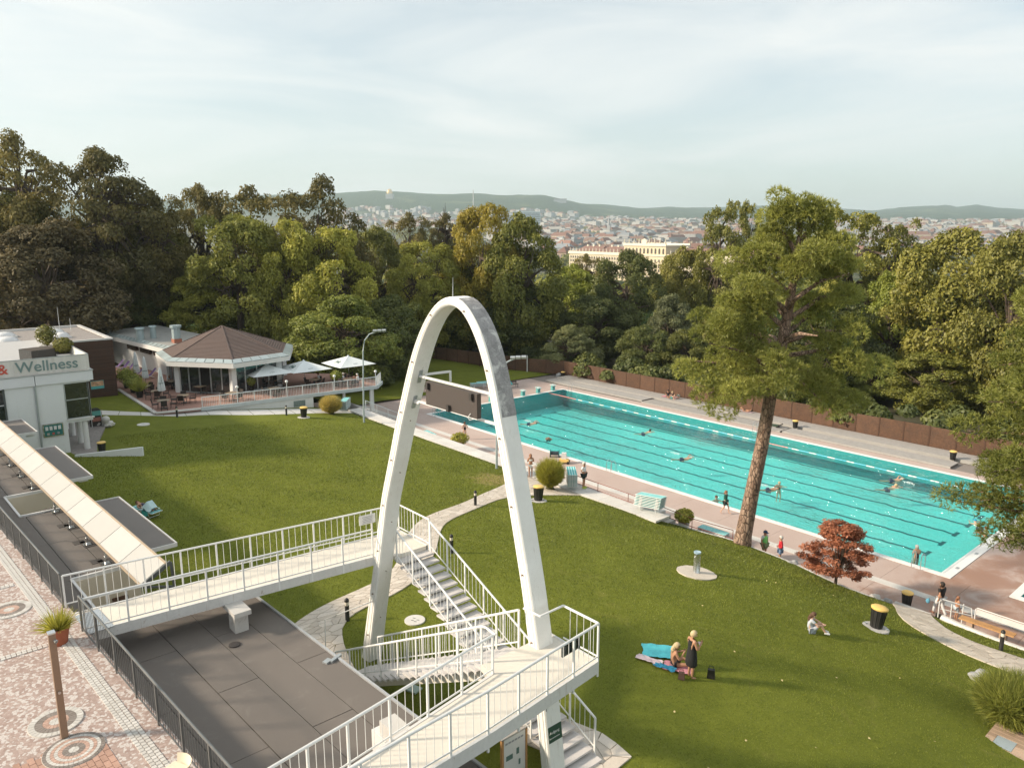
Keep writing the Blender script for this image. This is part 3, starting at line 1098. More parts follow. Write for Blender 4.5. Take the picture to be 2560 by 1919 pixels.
# ------------------------------------------------------------------ brown wicker fence
fence_mat = mat('wicker_fence', (0.115, 0.062, 0.038), 0.9, 0.38, 1.2, 6, 0.9, rnd=0.2)
fence_post = mat('fence_post', (0.075, 0.038, 0.022), 0.85, 0.2)
def build_fence():
 pts = [(-44, 16.5), (-30, 19.9), (-15, 22.4), (-10.9, 23.6), (-6.3, 25.7), (46, 25.85), (58, 26.0)]
 root = thing('wicker_fence', 'long brown wicker panel fence behind the pool and sun decks', 'fence', (0, 25.8, 0))
 pm = MB()
 pm.box((0, 0, 0), (1.0, 0.07, 1.0))
 for i in range(7):                              # woven bands stand proud of the panel
  pm.box((0, 0, -.43 + i * .145), (0.985, 0.10, 0.09))
 pme = pm.mesh('fence_panel', fence_mat)
 po = MB()
 po.box((0, 0, 0.0), (0.09, 0.13, 1.0))
 pom = po.mesh('fence_post', fence_post)
 acc = 0
 for (a, b) in zip(pts[:-1], pts[1:]):
  L_ = math.hypot(b[0] - a[0], b[1] - a[1])
  n = max(1, round(L_ / 2.15))
  ang = math.atan2(b[1] - a[1], b[0] - a[0])
  for i in range(n):
   t = (i + .5) / n
   x, y = lerp(a[0], b[0], t), lerp(a[1], b[1], t)
   h = 1.82 + random.uniform(-.03, .03)
   piece('fence_panel', pme, root, (x, y, 0.22 + h / 2), (0, 0, ang), (L_ / n - .1, 1, h))
   piece('fence_post', pom, root, (lerp(a[0], b[0], i / n), lerp(a[1], b[1], i / n), 1.05), (0, 0, ang), (1, 1, 2.1))
build_fence()
# ------------------------------------------------------------------ railings
def post_mesh(w, d):
 m = MB()
 m.box((0, 0, 0.5), (w, d, 1.0))
 return m
RAILMESH = {}
def railing(root, base, h, mt, bay, nb, pw=0.05, bw=0.016, drop=0.0, rail_r=0.032, low=0.12, ends=(True, True), names=('handrail', 'bottom_rail', 'railing_post', 'baluster')):
 """posts, balusters and rails along a polyline of base points; every post and baluster is a part of its own"""
 key = (mt.name, pw, bw)
 if key not in RAILMESH:
  a = post_mesh(pw, pw * .8).mesh('railing_post', mt)
  b = MB()
  b.cyl((0, 0, 0), (0, 0, 1), bw / 2, None, 5)
  RAILMESH[key] = (a, b.mesh('baluster', mt))
 pm, bm = RAILMESH[key]
 base = [Vector(p) for p in base]
 up = Vector((0, 0, h))
 m = MB()
 m.tube([p + up for p in base], rail_r, 8)
 m.build(names[0], mt, root, True)
 m = MB()
 for a, b in zip(base[:-1], base[1:]):
  m.bar(a + Vector((0, 0, low)), b + Vector((0, 0, low)), 0.022, 0.035)
 m.build(names[1], mt, root)
 for k, (a, b) in enumerate(zip(base[:-1], base[1:])):
  L_ = (b - a).length
  n = max(1, round(L_ / bay))
  ang = math.atan2(b.y - a.y, b.x - a.x)
  for i in range(n + 1):
   if i == n and k < len(base) - 2:
    continue
   if i == 0 and k == 0 and not ends[0] or i == n and k == len(base) - 2 and not ends[1]:
    continue
   p = a.lerp(b, i / n)
   piece(names[2], pm, root, p - Vector((0, 0, drop)), (0, 0, ang), (1, 1, h + drop))
  for i in range(n):
   for j in range(1, nb + 1):
    p = a.lerp(b, (i + j / (nb + 1)) / n)
    piece(names[3], bm, root, p + Vector((0, 0, low)), (0, 0, 0), (1, 1, h - low))

# ------------------------------------------------------------------ the arch
OUT = [(42.2, 3.6), (42.75, 5.6), (43.44, 8.05), (44.03, 10.36), (44.67, 12.03), (45.02, 12.98), (45.48, 14.08), (45.88, 15.0), (46.25, 15.68), (46.6, 16.17), (46.97, 16.6), (47.42, 16.93), (47.9, 17.09), (48.28, 17.08), (48.6, 16.93), (48.94, 16.65), (49.27, 16.22), (49.52, 15.77), (49.76, 15.15), (50.06, 14.1), (50.50, 12.54), (50.74, 11.69), (51.18, 9.95), (51.48, 8.5), (51.74, 7.0), (51.97, 5.35), (52.16, 3.9)]
INN = [(42.72, 3.6), (43.2, 5.6), (43.82, 8.05), (44.38, 10.3), (45.02, 11.95), (45.36, 12.92), (45.80, 13.98), (46.16, 14.88), (46.5, 15.56), (46.8, 16.02), (47.1, 16.4), (47.46, 16.70), (47.84, 16.86), (48.2, 16.86), (48.46, 16.72), (48.76, 16.42), (49.06, 16.0), (49.28, 15.56), (49.50, 14.98), (49.76, 14.0), (50.18, 12.46), (50.40, 11.6), (50.83, 9.85), (51.10, 8.44), (51.38, 6.94), (51.60, 5.3), (51.78, 3.9)]
VF, VB = -32.2, -31.66
def weathered_arch():
 """white concrete, worn to bare grey aggregate over the crown"""
 m, n, l, b = _nodes('arch_weathered')
 v = geovec(n)
 f = noise_node(n, l, v, 14, 6, 0.75)
 g = noise_node(n, l, v, 1.3, 6, 0.7)
 c = ramp(n, l, g, 0.3, (0.76, 0.745, 0.70, 1), 0.7, (0.85, 0.84, 0.80, 1))
 c = drips(n, l, c, v, (.55, .50, .43), .7, .60)
 st = noise_node(n, l, v, 5.5, 8, 0.8, 0.5)
 c = mixc(n, l, ramp(n, l, st, 0.66, (0,) * 3 + (1,), 0.72, (.8,) * 3 + (1,)), c, (0.36, 0.31, 0.25, 1))
 l.new(c, b.inputs['Base Color'])
 b.inputs['Roughness'].default_value = 0.8
 bump(n, l, b, f, 0.25, 0.01)
 return m
arch_mat = weathered_arch()
aggregate = mat('bare_aggregate', (0.30, 0.29, 0.285), 0.95, 0.35, 3.5, 24, 0.9, stain=(0.60, 0.59, 0.56), ss=2.6, sthr=0.52)
def smooth_line(P, n):
 P = np.array(P, float)
 s = np.r_[0, np.cumsum(np.hypot(*(P[1:] - P[:-1]).T))]
 t = np.linspace(0, s[-1], n)
 Q = np.c_[np.interp(t, s, P[:, 0]), np.interp(t, s, P[:, 1])]
 for _ in range(6):
  Q[1:-1] = (Q[:-2] + 2 * Q[1:-1] + Q[2:]) / 4
 return Q
def build_arch():
 root = thing('concrete_arch', 'tall white weathered parabolic concrete arch straddling the stairs', 'arch', (47.3, -31.95, 4.0))
 n = 150
 O, I = smooth_line(OUT, n), smooth_line(INN, n)
 m = MB()
 vs = []
 ch = 0.035
 for i in range(n):
  (ox, oz), (ix, iz) = O[i], I[i]
  d = np.array([ix - ox, iz - oz])
  d = d / np.linalg.norm(d)
  vs += [(ox + d[0] * ch, VF, oz + d[1] * ch), (ix - d[0] * ch, VF, iz - d[1] * ch), (ix, VF + ch, iz), (ix, VB - ch, iz),
               (ix - d[0] * ch, VB, iz - d[1] * ch), (ox + d[0] * ch, VB, oz + d[1] * ch), (ox, VB - ch, oz), (ox, VF + ch, oz)]
 fs = []
 for i in range(n - 1):
  for k in range(8):
   fs.append((i * 8 + k, i * 8 + (k + 1) % 8, (i + 1) * 8 + (k + 1) % 8, (i + 1) * 8 + k))
 m.add(vs, fs + [tuple(range(8)), tuple(reversed(range((n - 1) * 8, n * 8)))])
 bm_ = m.build('arch_rib', arch_mat, root, True)
 # raised edge bead on the face
 for L_, sgn in ((O, 1), (I, -1)):
  q = MB()
  pts = []
  for i in range(0, n, 1):
   (ox, oz), (ix, iz) = O[i], I[i]
   t = 0.30 if sgn > 0 else 0.72
   pts.append((lerp(ox, ix, t), VF - .006, lerp(oz, iz, t)))
  q.tube(pts, 0.010, 5)
  q.build('edge_bead', arch_mat, root)
 # bare aggregate top of the right-hand haunch, where the paint has weathered away
 q = MB()
 sel = [i for i in range(n) if O[i][0] > 48.2 and O[i][1] > 14.0]
 vs = []
 for i in sel:
  ox, oz = O[i]
  a = O[min(i + 1, n - 1)] - O[max(i - 1, 0)]
  nx_, nz_ = -a[1], a[0]
  L_ = math.hypot(nx_, nz_)
  nx_, nz_ = nx_ / L_ * .006, nz_ / L_ * .006
  j = .02 * noise.noise((i * .7, 0, 0))
  vs += [(ox + nx_, VF + .05 + j, oz + nz_), (ox + nx_, VB - .012, oz + nz_)]
 q.add(vs, [(2 * i, 2 * i + 1, 2 * i + 3, 2 * i + 2) for i in range(len(sel) - 1)])
 q.build('worn_surface', aggregate, root)
 # fixing bolts up both legs
 bo = MB()
 bo.cyl((0, 0, 0), (0, -.05, 0), .022, None, 6)
 bme = bo.mesh('bolt', mat('rusty_bolt', (0.22, 0.15, 0.11), 0.7, 0.2))
 for i in range(8, n - 6, 9):
  (ox, oz), (ix, iz) = O[i], I[i]
  piece('bolt', bme, root, (lerp(ox, ix, .55), VF, lerp(oz, iz, .55)))
 for i in range(12, 56, 10):
  ix, iz = I[i]
  piece('bolt', bme, root, (ix, lerp(VF, VB, .5), iz), (0, 0, PI / 2), (.7, .7, .7))
 # brackets and cross bars that carry the board
 for z, u0, u1 in ((14.60, 46.02, 49.62), (13.83, 45.72, 49.86)):
  q = MB()
  q.bar((u0 - .1, -31.92, z), (u1, -31.92, z), 0.07, 0.06)
  q.build('cross_bar', white_paint, root)
 for z in (14.6, 13.78):
  u = interp(z, [p[1] for p in INN[:12]], [p[0] for p in INN[:12]])
  q = MB()
  q.box((u - .0, -31.93, z), (0.05, 0.12, 0.42), ry=0.36)
  q.build('bracket', grey_metal, root)
  q = MB()
  q.cyl((u, -31.93, z), (u + .28, -31.93, z), .045, None, 8)
  q.build('socket', white_metal, root)
 q = MB()
 q.bar((46.2, -31.86, 14.66), (46.55, -31.2, 14.72), 0.06)
 q.bar((46.55, -31.2, 14.74), (46.55, -31.2, 14.42), 0.05)
 q.build('stay_arm', white_metal, root)
 q = MB()
 q.cyl((47.62, -31.85, 17.0), (47.64, -31.85, 17.52), .012, .006, 6)
 q.build('lightning_rod', grey_metal, root)
 # sign on the leg
 sg = MB()
 sg.box((51.86, -31.93, 6.15), (0.02, 0.46, 0.42), ry=-0.14)
 s_ = sg.build('stair_sign', mat('sign_green', (0.03, 0.075, 0.05), 0.5), root)
 text('Aufgang', 0.105, (51.885, -32.14, 6.18), (PI / 2 + 0.0, 0, PI / 2), white_metal, root, s_, 'lettering')
 text('Sonnenterrasse', 0.056, (51.895, -32.15, 6.05), (PI / 2, 0, PI / 2), white_metal, root, s_, 'lettering')
def text(body, size, wloc, rot, mt, root, parent, name, extrude=0.004, bold=0.0):
 cu = bpy.data.curves.new(name, 'FONT')
 cu.body = body
 cu.size = size
 cu.extrude = extrude
 cu.offset = bold
 t = bpy.data.objects.new(name, cu)
 COL.objects.link(t)
 dg = bpy.context.evaluated_depsgraph_get()
 me = bpy.data.meshes.new_from_object(t.evaluated_get(dg))
 me.materials.clear()
 me.materials.append(mt)
 bpy.data.objects.remove(t)
 off = OFF.get(root.name, Vector((0, 0, 0)))
 return link(name, me, parent, Vector(wloc) - off, rot)
build_arch()
# dark board hung between the legs
def build_board():
 root = thing('display_board', 'dark grey display board hung between the arch legs', 'board', (47.8, -32.0, 13.9))
 dg = mat('dark_board', (0.060, 0.048, 0.042), 0.7, 0.15, 2, 40, 0.15)
 m = MB()
 m.span((46.62, -32.12, 13.89), (48.98, -31.98, 14.56))
 m.build('panel', dg, root)
 for (x, z) in ((46.76, 14.44), (48.78, 14.46), (47.75, 13.97)):
  q = MB()
  q.box((x, -32.16, z), (0.10, 0.08, 0.18))
  q.build('mounting_block', mat('board_block', (0.035, 0.03, 0.027), 0.6), root)
 q = MB()
 q.tube([(48.72, -32.13, 14.0), (48.68, -32.2, 13.9), (48.76, -32.2, 13.84), (48.86, -32.1, 13.88)], .012, 5)
 q.build('cable', white_metal, root)
 for z in (13.88,):
  q = MB()
  q.box((47.8, -32.05, z), (2.38, 0.16, 0.02))
  q.build('trim_strip', white_metal, root)
build_board()

# ------------------------------------------------------------------ footbridges and stairs
bridge_top = mat('bridge_screed', (0.66, 0.61, 0.53), 0.85, 0.07, 0.9, 25, 0.2, stain=(0.48, 0.43, 0.36), ss=1.6, sthr=0.62)
fascia_mat = mat('bridge_fascia', (0.62, 0.61, 0.59), 0.7, 0.08, 1.5, 12, 0.15, drip=(.36, .29, .22), stain=(0.34, 0.28, 0.22), ss=3.0, sthr=0.60)
def deck_slab(root, poly, z, th, name='deck'):
 m = MB()
 m.prism(poly, z - th, z)
 m.build(name, bridge_top, root)
def build_left_bridge():
 root = thing('footbridge', 'white railed footbridge from the plaza to the slimmer arch leg', 'footbridge', (42.2, -36, 4))
 z = 8.15
 near, far = [(42.62, -40.45), (43.42, -32.22)], [(41.25, -40.55), (42.0, -30.3)]
 deck_slab(root, [near[0], near[1], (43.42, -31.62), (43.8, -31.62), (43.8, -30.3), far[1], far[0]], z, 0.14)
 for a, b in ((near[0], near[1]), (far[0], far[1])):
  q = MB()
  q.bar((a[0], a[1], z - .13), (b[0], b[1], z - .13), 0.07, 0.30)
  q.build('edge_beam', fascia_mat, root)
 q = MB()
 q.span((41.45, -30.34, z - .26), (43.8, -30.27, z + .02))
 q.build('edge_beam', fascia_mat, root)
 q = MB()
 q.box((42.1, -40.25, z + .012), (1.35, 0.62, 0.02), 0.07)
 q.build('tread_plate', steel, root)
 q = MB()
 q.span((43.15, -36.95, 7.2), (43.62, -36.55, 7.78))
 q.build('bearing_block', concrete, root)
 q = MB()
 q.span((41.5, -37.0, 7.76), (43.78, -36.5, 7.9))
 q.build('cross_beam', concrete, root)
 railing(root, [(near[0][0] + .0, near[0][1] - .1, z), (near[1][0] + .02, near[1][1], z)], 0.98, white_metal, 1.0, 4, drop=.28)
 railing(root, [(far[0][0] - .55, far[0][1] - .12, z), (far[1][0], far[1][1], z), (43.95, -30.3, z)], 0.98, white_metal, 1.0, 4, drop=.26)
 s = MB()
 s.box((41.95, -31.55, z + .72), (0.02, 0.62, 0.34), rz=-.07)
 sp = s.build('notice_plate', white_paint, root)
 ln = MB()
 for i in range(5):
  ln.box((41.968, -31.55, z + .60 + i * .055), (0.006, 0.40 - .05 * (i % 2), 0.014), rz=-.07)
 ln.build('print', mat('grey_print', (0.30, 0.31, 0.33), .7), sp)
build_left_bridge()
def build_right_bridge():
 root = thing('footbridge', 'white railed footbridge widening to a platform around the sturdier arch leg', 'footbridge', (52.3, -35, 4.4))
 z = 8.4
 near = [(53.62, -41.5), (53.3, -37.2), (53.2, -35.2), (52.8, -31.42)]
 far = [(52.75, -41.5), (52.22, -37.9), (51.55, -33.72)]
 deck_slab(root, near + [(51.08, -31.42), (51.08, -33.72)] + far[::-1], z, 0.16)
 for line in (near, far, [near[-1], (51.08, -31.42)]):
  for a, b in zip(line[:-1], line[1:]):
   q = MB()
   q.bar((a[0], a[1], z - .15), (b[0], b[1], z - .15), 0.07, 0.32)
   q.build('edge_beam', fascia_mat, root)
 railing(root, [Vector((a, b, z)) for a, b in near] , 1.0, white_metal, 0.98, 4, drop=.42)
 railing(root, [(52.78, -31.42, z), (51.62, -31.44, z)], 1.0, white_metal, 1.2, 4, drop=.2, ends=(False, False))
 railing(root, [(a, b, z) for a, b in far], 1.0, white_metal, 1.0, 4, drop=.2)
 q = MB()
 q.tube([(51.6, -31.44, z + 1), (51.62, -32.26, z + 1), (51.05, -32.3, z + 1)], .03, 8)
 q.build('handrail', white_metal, root, True)
 q = MB()
 q.span((50.62, -36.5, 7.2), (51.2, -36.0, 7.72))
 q.build('bearing_block', white_paint, root)
 q = MB()
 q.span((50.9, -36.45, 7.74), (53.3, -36.05, 8.07))
 q.build('cross_beam', concrete, root)
 b = MB()
 b.box((52.72, -32.3, z + .70), (0.05, 0.62, 0.32), rz=.1)
 bp = b.build('grille_box', dark_metal, root)
 for k in range(5):
  q = MB()
  q.box((52.76, -32.55 + .125 * k, z + .70), (0.03, 0.07, 0.26), rz=.1)
  q.build('grille_pane', glass_dark, bp)
build_right_bridge()

def staircase(name, label, u0, z0, u1, z1, va, vb, n, rails, base, th=0.06, foot=0.0):
 root = thing(name, label, 'staircase', base)
 du, dz = (u1 - u0) / n, (z1 - z0) / n
 t = MB()
 t.box((0, 0, 0), (abs(du) * 1.18, abs(vb - va), th))
 tm = t.mesh('tread', mat('stair_tread', (0.58, 0.55, 0.53), 0.85, 0.08, 2.5, 30, 0.25, rnd=0.05))
 rz_ = MB()
 rz_.box((0, 0, 0), (0.12, abs(vb - va) * .36, abs(dz) - th + .012))
 rm = rz_.mesh('tread_block', concrete)
 for i in range(n):
  u, z = u0 + du * (i + .5), z0 + dz * (i + 1)
  piece('tread', tm, root, (u, (va + vb) / 2, z - th / 2))
  piece('tread_block', rm, root, (u + du * .1, (va + vb) / 2, z - th - (abs(dz) - th) / 2 + .004))
 m = MB()
 vc = (va + vb) / 2
 w = abs(vb - va) * .40
 vs = []
 for (u, z) in ((u0, z0 + dz * .6), (u1, z1)):
  for dv in (-w / 2, w / 2):
   vs += [(u, vc + dv, z - .16 - th), (u, vc + dv, z - .42 - th)]
 m.add(vs, [(0, 2, 6, 4), (1, 5, 7, 3), (0, 4, 5, 1), (2, 3, 7, 6), (0, 1, 3, 2), (4, 6, 7, 5)])
 m.build('stringer', bridge_top, root)
 for v, a, b in rails:
  f = lambda u: z0 + (z1 - z0) * (u - u0) / (u1 - u0)
  railing(root, [(a, v, f(a)), (b, v, f(b))], 1.0, white_metal, 1.05, 4, drop=.12)
 return root
st1 = staircase('staircase', 'white open-tread staircase running down behind the arch from the slimmer leg', 43.8, 8.15, 52.0, 4.65, -31.6, -30.3, 24, [(-30.3, 44.0, 51.75), (-31.62, 43.95, 50.6)], (48, -31, 4.4))
st2 = staircase('staircase', 'white open-tread staircase running down in front of the arch to the stone path', 51.08, 8.4, 43.3, 4.2, -33.62, -32.35, 23, [(-33.62, 51.0, 43.2), (-32.33, 50.9, 43.75)], (47, -33, 4.2))
q = MB()
q.tube([(51.58, -33.66, 9.4), (51.2, -33.64, 9.42), (51.0, -33.62, 9.36)], .03, 8)
q.build('handrail', white_metal, st2, True)
q = MB()
q.tube([(43.35, -32.25, 6.55), (42.8, -33.3, 6.2), (42.55, -33.62, 6.05), (42.5, -33.65, 4.1)], .018, 6)
q.build('handrail', white_metal, st2, True)

# ------------------------------------------------------------------ dark plaza railing
rail_dark = mat('rail_grey', (0.16, 0.165, 0.165), 0.4, 0.1, 3, 30, 0, metal=0.6)
def plaza_rail(us, label):
 root = thing('plaza_railing', label, 'railing', (us[0], rail_v(us[0]), PZ))
 railing(root, [(u, rail_v(u), PZ) for u in us], 1.02, rail_dark, 1.24, 9, pw=.055, bw=.015, rail_r=.03, low=.08)
plaza_rail([17.5, 25, 32.5, 40.62], 'dark grey baluster railing beside the solar panel roof')
plaza_rail([42.45, 48, 53.5], 'dark grey baluster railing beside the large dark flat roof')
# ------------------------------------------------------------------ flat-roofed building beside the arch
def roof_line(u, c):               # lines parallel to the plaza edge
 return c + 0.055 * (u - 45)
def build_flat_building():
 root = thing('flat_roof_building', 'low building with a broad dark felt flat roof under both footbridges', 'building', (47, -37.5, 4))
 RZ = 7.2
 ul, ur = 40.9, 54.6
 e0, e1 = -40.45, -35.42
 m = MB()
 m.prism([(ul + .1, roof_line(ul, e0)), (ur - .1, roof_line(ur, e0)), (ur - .1, roof_line(ur, e1) - .15), (ul + .1, roof_line(ul, e1) - .15)], 3.4, RZ - .06)
 m.build('wall', render_white, root)
 # felt laid in strips that overlap at the seams
 cuts = [e0, -39.55, -38.45, -37.38, -36.32, e1]
 rnd = random.Random(4)
 for i in range(5):
  for a, b in ((ul, 43.4), (43.4, 49.0), (49.0, ur)) if i % 2 else ((ul, 46.2), (46.2, 51.6), (51.6, ur)):
   q = MB()
   g = .010
   zz = RZ + rnd.uniform(0, .012)
   q.prism([(a + g, roof_line(a, cuts[i]) + g), (b - g, roof_line(b, cuts[i]) + g), (b - g, roof_line(b, cuts[i + 1]) - g), (a + g, roof_line(a, cuts[i + 1]) - g)], RZ - .04, zz)
   q.build('roof_sheet', felt, root)
 bd = MB()
 bd.prism([(ul, roof_line(ul, e0)), (ur, roof_line(ur, e0)), (ur, roof_line(ur, e1)), (ul, roof_line(ul, e1))], RZ - .06, RZ - .03)
 bd.build('roof_bed', mat('roof_seam', (0.03, 0.026, 0.023), .9), root)
 q = MB()
 q.bar((ul - .04, roof_line(ul, e1) + .03, RZ - .05), (ur + .04, roof_line(ur, e1) + .03, RZ - .05), .07, .19)
 q.bar((ul - .03, roof_line(ul, e0), RZ - .05), (ul - .03, roof_line(ul, e1), RZ - .05), .07, .18)
 q.bar((ur + .03, roof_line(ur, e0), RZ - .05), (ur + .03, roof_line(ur, e1), RZ - .05), .07, .18)
 q.build('roof_edge_trim', mat('zinc_trim', (0.46, 0.47, 0.48), .45, .1, 2, 20, .05, metal=.4), root)
 q = MB()
 q.lathe((44.2, -37.2, RZ + .01), [(.16, 0), (.16, .03), (.10, .045), (.02, .045)], 14)
 q.build('roof_drain', mat('drain_rubber', (0.05, .043, .04), .7), root)
 q = MB()
 q.box((46.72, -35.36, RZ + .03), (.10, .42, .07), rz=.4)
 q.box((46.70, -35.6, RZ + .03), (.16, .22, .05), rz=.4)
 q.build('spout', grey_metal, root)
build_flat_building()

# ------------------------------------------------------------------ changing rooms with solar collectors
def build_changing():
 RZ = 7.2
 root = thing('changing_rooms', 'long low building with dark felt roof and square light wells beside the plaza', 'building', (28, -39, 4))
 f = lambda u, c: c + 0.045 * (u - 30)
 e0, e1 = -40.75, -38.05
 x0, x1 = 6.6, 40.6
 wells = [(25.5, 28.65), (36.55, 39.4)]
 segs = [(x0, 25.5), (28.65, 36.55), (39.4, x1)]
 def slab(a, b, c0, c1, z0, z1, mt, name):
  q = MB()
  q.prism([(a, f(a, c0)), (b, f(b, c0)), (b, f(b, c1)), (a, f(a, c1))], z0, z1)
  return q.build(name, mt, root)
 for a, b in segs:
  slab(a, b, e0, e1, 3.6, RZ - .05, render_white, 'wall')
  n = max(1, round((b - a) / 3.2))
  for i in range(n):
   p, q_ = lerp(a, b, i / n), lerp(a, b, (i + 1) / n)
   for k, (c0, c1) in enumerate(((e0, -39.95), (-39.95, -39.0), (-39.0, e1))):
    slab(p + .012, q_ - .012, c0 + .012, c1 - .012, RZ - .06, RZ + .004 * ((i + k) % 3), felt, 'roof_sheet')
 cream = mat('cream_wall', (0.62, 0.55, 0.44), .85, .06, 1, 20, .15)
 for a, b in wells:
  slab(a, b, e0, -40.16, 3.6, RZ, felt, 'roof_strip')
  slab(a - .05, b + .05, -40.16, -40.08, RZ - .3, RZ + .05, white_paint, 'well_kerb')
  for u in (a, b):
   q = MB()
   q.bar((u, f(u, -40.14), RZ), (u, f(u, e1), RZ), .09, .14)
   q.build('well_kerb', white_paint, root)
  slab(a, b, -40.1, e1 + .6, 4.0, 4.2, mat('well_gravel', (0.52, .49, .46), .9, .2, 3, 30, .5), 'well_floor')
  slab(a - .02, a + .10, -40.1, e1, 4.1, RZ - .05, cream, 'well_wall')
  slab(b - .10, b + .02, -40.1, e1, 4.1, RZ - .05, cream, 'well_wall')
  slab(a, b, -40.12, -40.04, 4.1, RZ - .3, cream, 'well_wall')
  slab(a + .08, a + .16, -39.0, -38.5, 4.2, 6.2, mat('door_brown', (0.10, .05, .03), .6), 'door')
 # dark patched felt round each support foot
 for u in (17.6, 20.1, 22.5, 24.9, 28.95, 31.3, 33.6, 35.9):
  q = MB()
  q.box((u - .1, f(u, -38.85), RZ + .014), (.75, .42, .012), .045)
  q.box((u - .45, f(u, -39.1), RZ + .014), (.4, .36, .012), .045)
  q.build('felt_patch', mat('felt_patch', (0.075, .066, .06), .9, .15, 2, 60, .4), root)
 return root
build_changing()
def build_collectors():
 root = thing('solar_collector', 'long cream row of tilted collector panels on steel feet above the dark roof', 'collector', (28, -38.8, 7.2))
 cream = mat('collector_cover', (0.46, 0.455, 0.435), .7, .05, 1.2, 18, .03, spec=.15, rnd=.05)
 f = lambda u, c: c + 0.050 * (u - 30)
 n, u0, u1 = 14, 9.6, 39.9
 L_ = (u1 - u0) / n
 for i in range(n):
  a, b = u0 + L_ * i + .02, u0 + L_ * (i + 1) - .02
  q = MB()
  nv, fv, nz, fz = -39.0, -38.22, 7.86, 8.36
  q.add([(a, f(a, nv), nz), (b, f(b, nv), nz), (b, f(b, fv), fz), (a, f(a, fv), fz),
               (a, f(a, nv) + .05, nz - .09), (b, f(b, nv) + .05, nz - .09), (b, f(b, fv) + .05, fz - .09), (a, f(a, fv) + .05, fz - .09)],
              [(0, 1, 2, 3), (7, 6, 5, 4), (4, 5, 1, 0), (5, 6, 2, 1), (6, 7, 3, 2), (7, 4, 0, 3)])
  q.build('collector_panel', cream, root)
 for v, z in ((-39.0, 7.86), (-38.20, 8.37)):
  q = MB()
  q.bar((u0, f(u0, v), z), (u1 + .05, f(u1, v), z), .05, .06)
  q.build('frame_rail', mat('collector_frame', (0.44, .34, .24), .5, .1), root)
 q = MB()
 q.bar((u1 + .04, f(u1, -39.0), 7.80), (u1 + .04, f(u1, -38.05), 8.38), .06, .12)
 q.bar((u1 + .04, f(u1, -38.05), 8.36), (u1 + .02, f(u1, -38.0), 7.5), .06, .08)
 q.bar((u1 + .02, f(u1, -38.95), 7.78), (u1 + .02, f(u1, -38.02), 7.5), .05, .07)
 q.build('end_frame', dark_metal, root)
 for u in (12.5, 15.1, 17.6, 20.1, 22.5, 24.9, 28.95, 31.3, 33.6, 35.9):
  q = MB()
  q.cyl((u, f(u, -38.92), 7.22), (u, f(u, -38.92), 7.86), .035, None, 8)
  q.cyl((u, f(u, -38.92), 7.40), (u, f(u, -38.92), 7.5), .055, None, 8)
  q.box((u, f(u, -38.92), 7.225), (.28, .26, .05))
  q.build('support_foot', steel, root)
  q = MB()
  q.cyl((u, f(u, -38.2), 7.22), (u, f(u, -38.2), 8.34), .035, None, 8)
  q.build('support_post', steel, root)
build_collectors()
def canopy(a, b, label):
 z = 7.22
 f = lambda u, c: c + 0.045 * (u - 30)
 root = thing('roof_canopy', label, 'canopy', ((a + b) / 2, -37.2, 4.0), 'felt canopies along the changing rooms')
 e0, e1 = -37.98, -36.42
 q = MB()
 q.prism([(a, f(a, e0)), (b, f(b, e0)), (b, f(b, e1)), (a, f(a, e1))], z - .10, z)
 q.build('canopy_slab', felt_light, root)
 t = MB()
 for p, r in (((a, e1), (b, e1)), ((b, e1), (b, e0)), ((a, e0), (a, e1))):
  t.bar((p[0], f(p[0], p[1]), z - .03), (r[0], f(r[0], r[1]), z - .03), .05, .15)
 t.build('edge_trim', white_paint, root)
 for u in (a + .6, b - .6):
  w = MB()
  w.span((u - .06, f(u, -36.9), z - .34), (u + .06, f(u, -36.5), z - .10))
  w.build('corbel', white_paint, root)
 w = MB()
 w.prism([(a + .15, f(a, e0)), (b - .15, f(b, e0)), (b - .15, f(b, -37.75)), (a + .15, f(a, -37.75))], 3.7, z - .1)
 w.build('back_wall', render_white, root)
canopy(28.75, 35.7, 'grey felt canopy with white edge shading the sunbather')
canopy(17.6, 24.7, 'grey felt canopy with white edge next to the white ramp wall')
canopy(9.2, 13.4, 'grey felt canopy with white edge below the notice case')

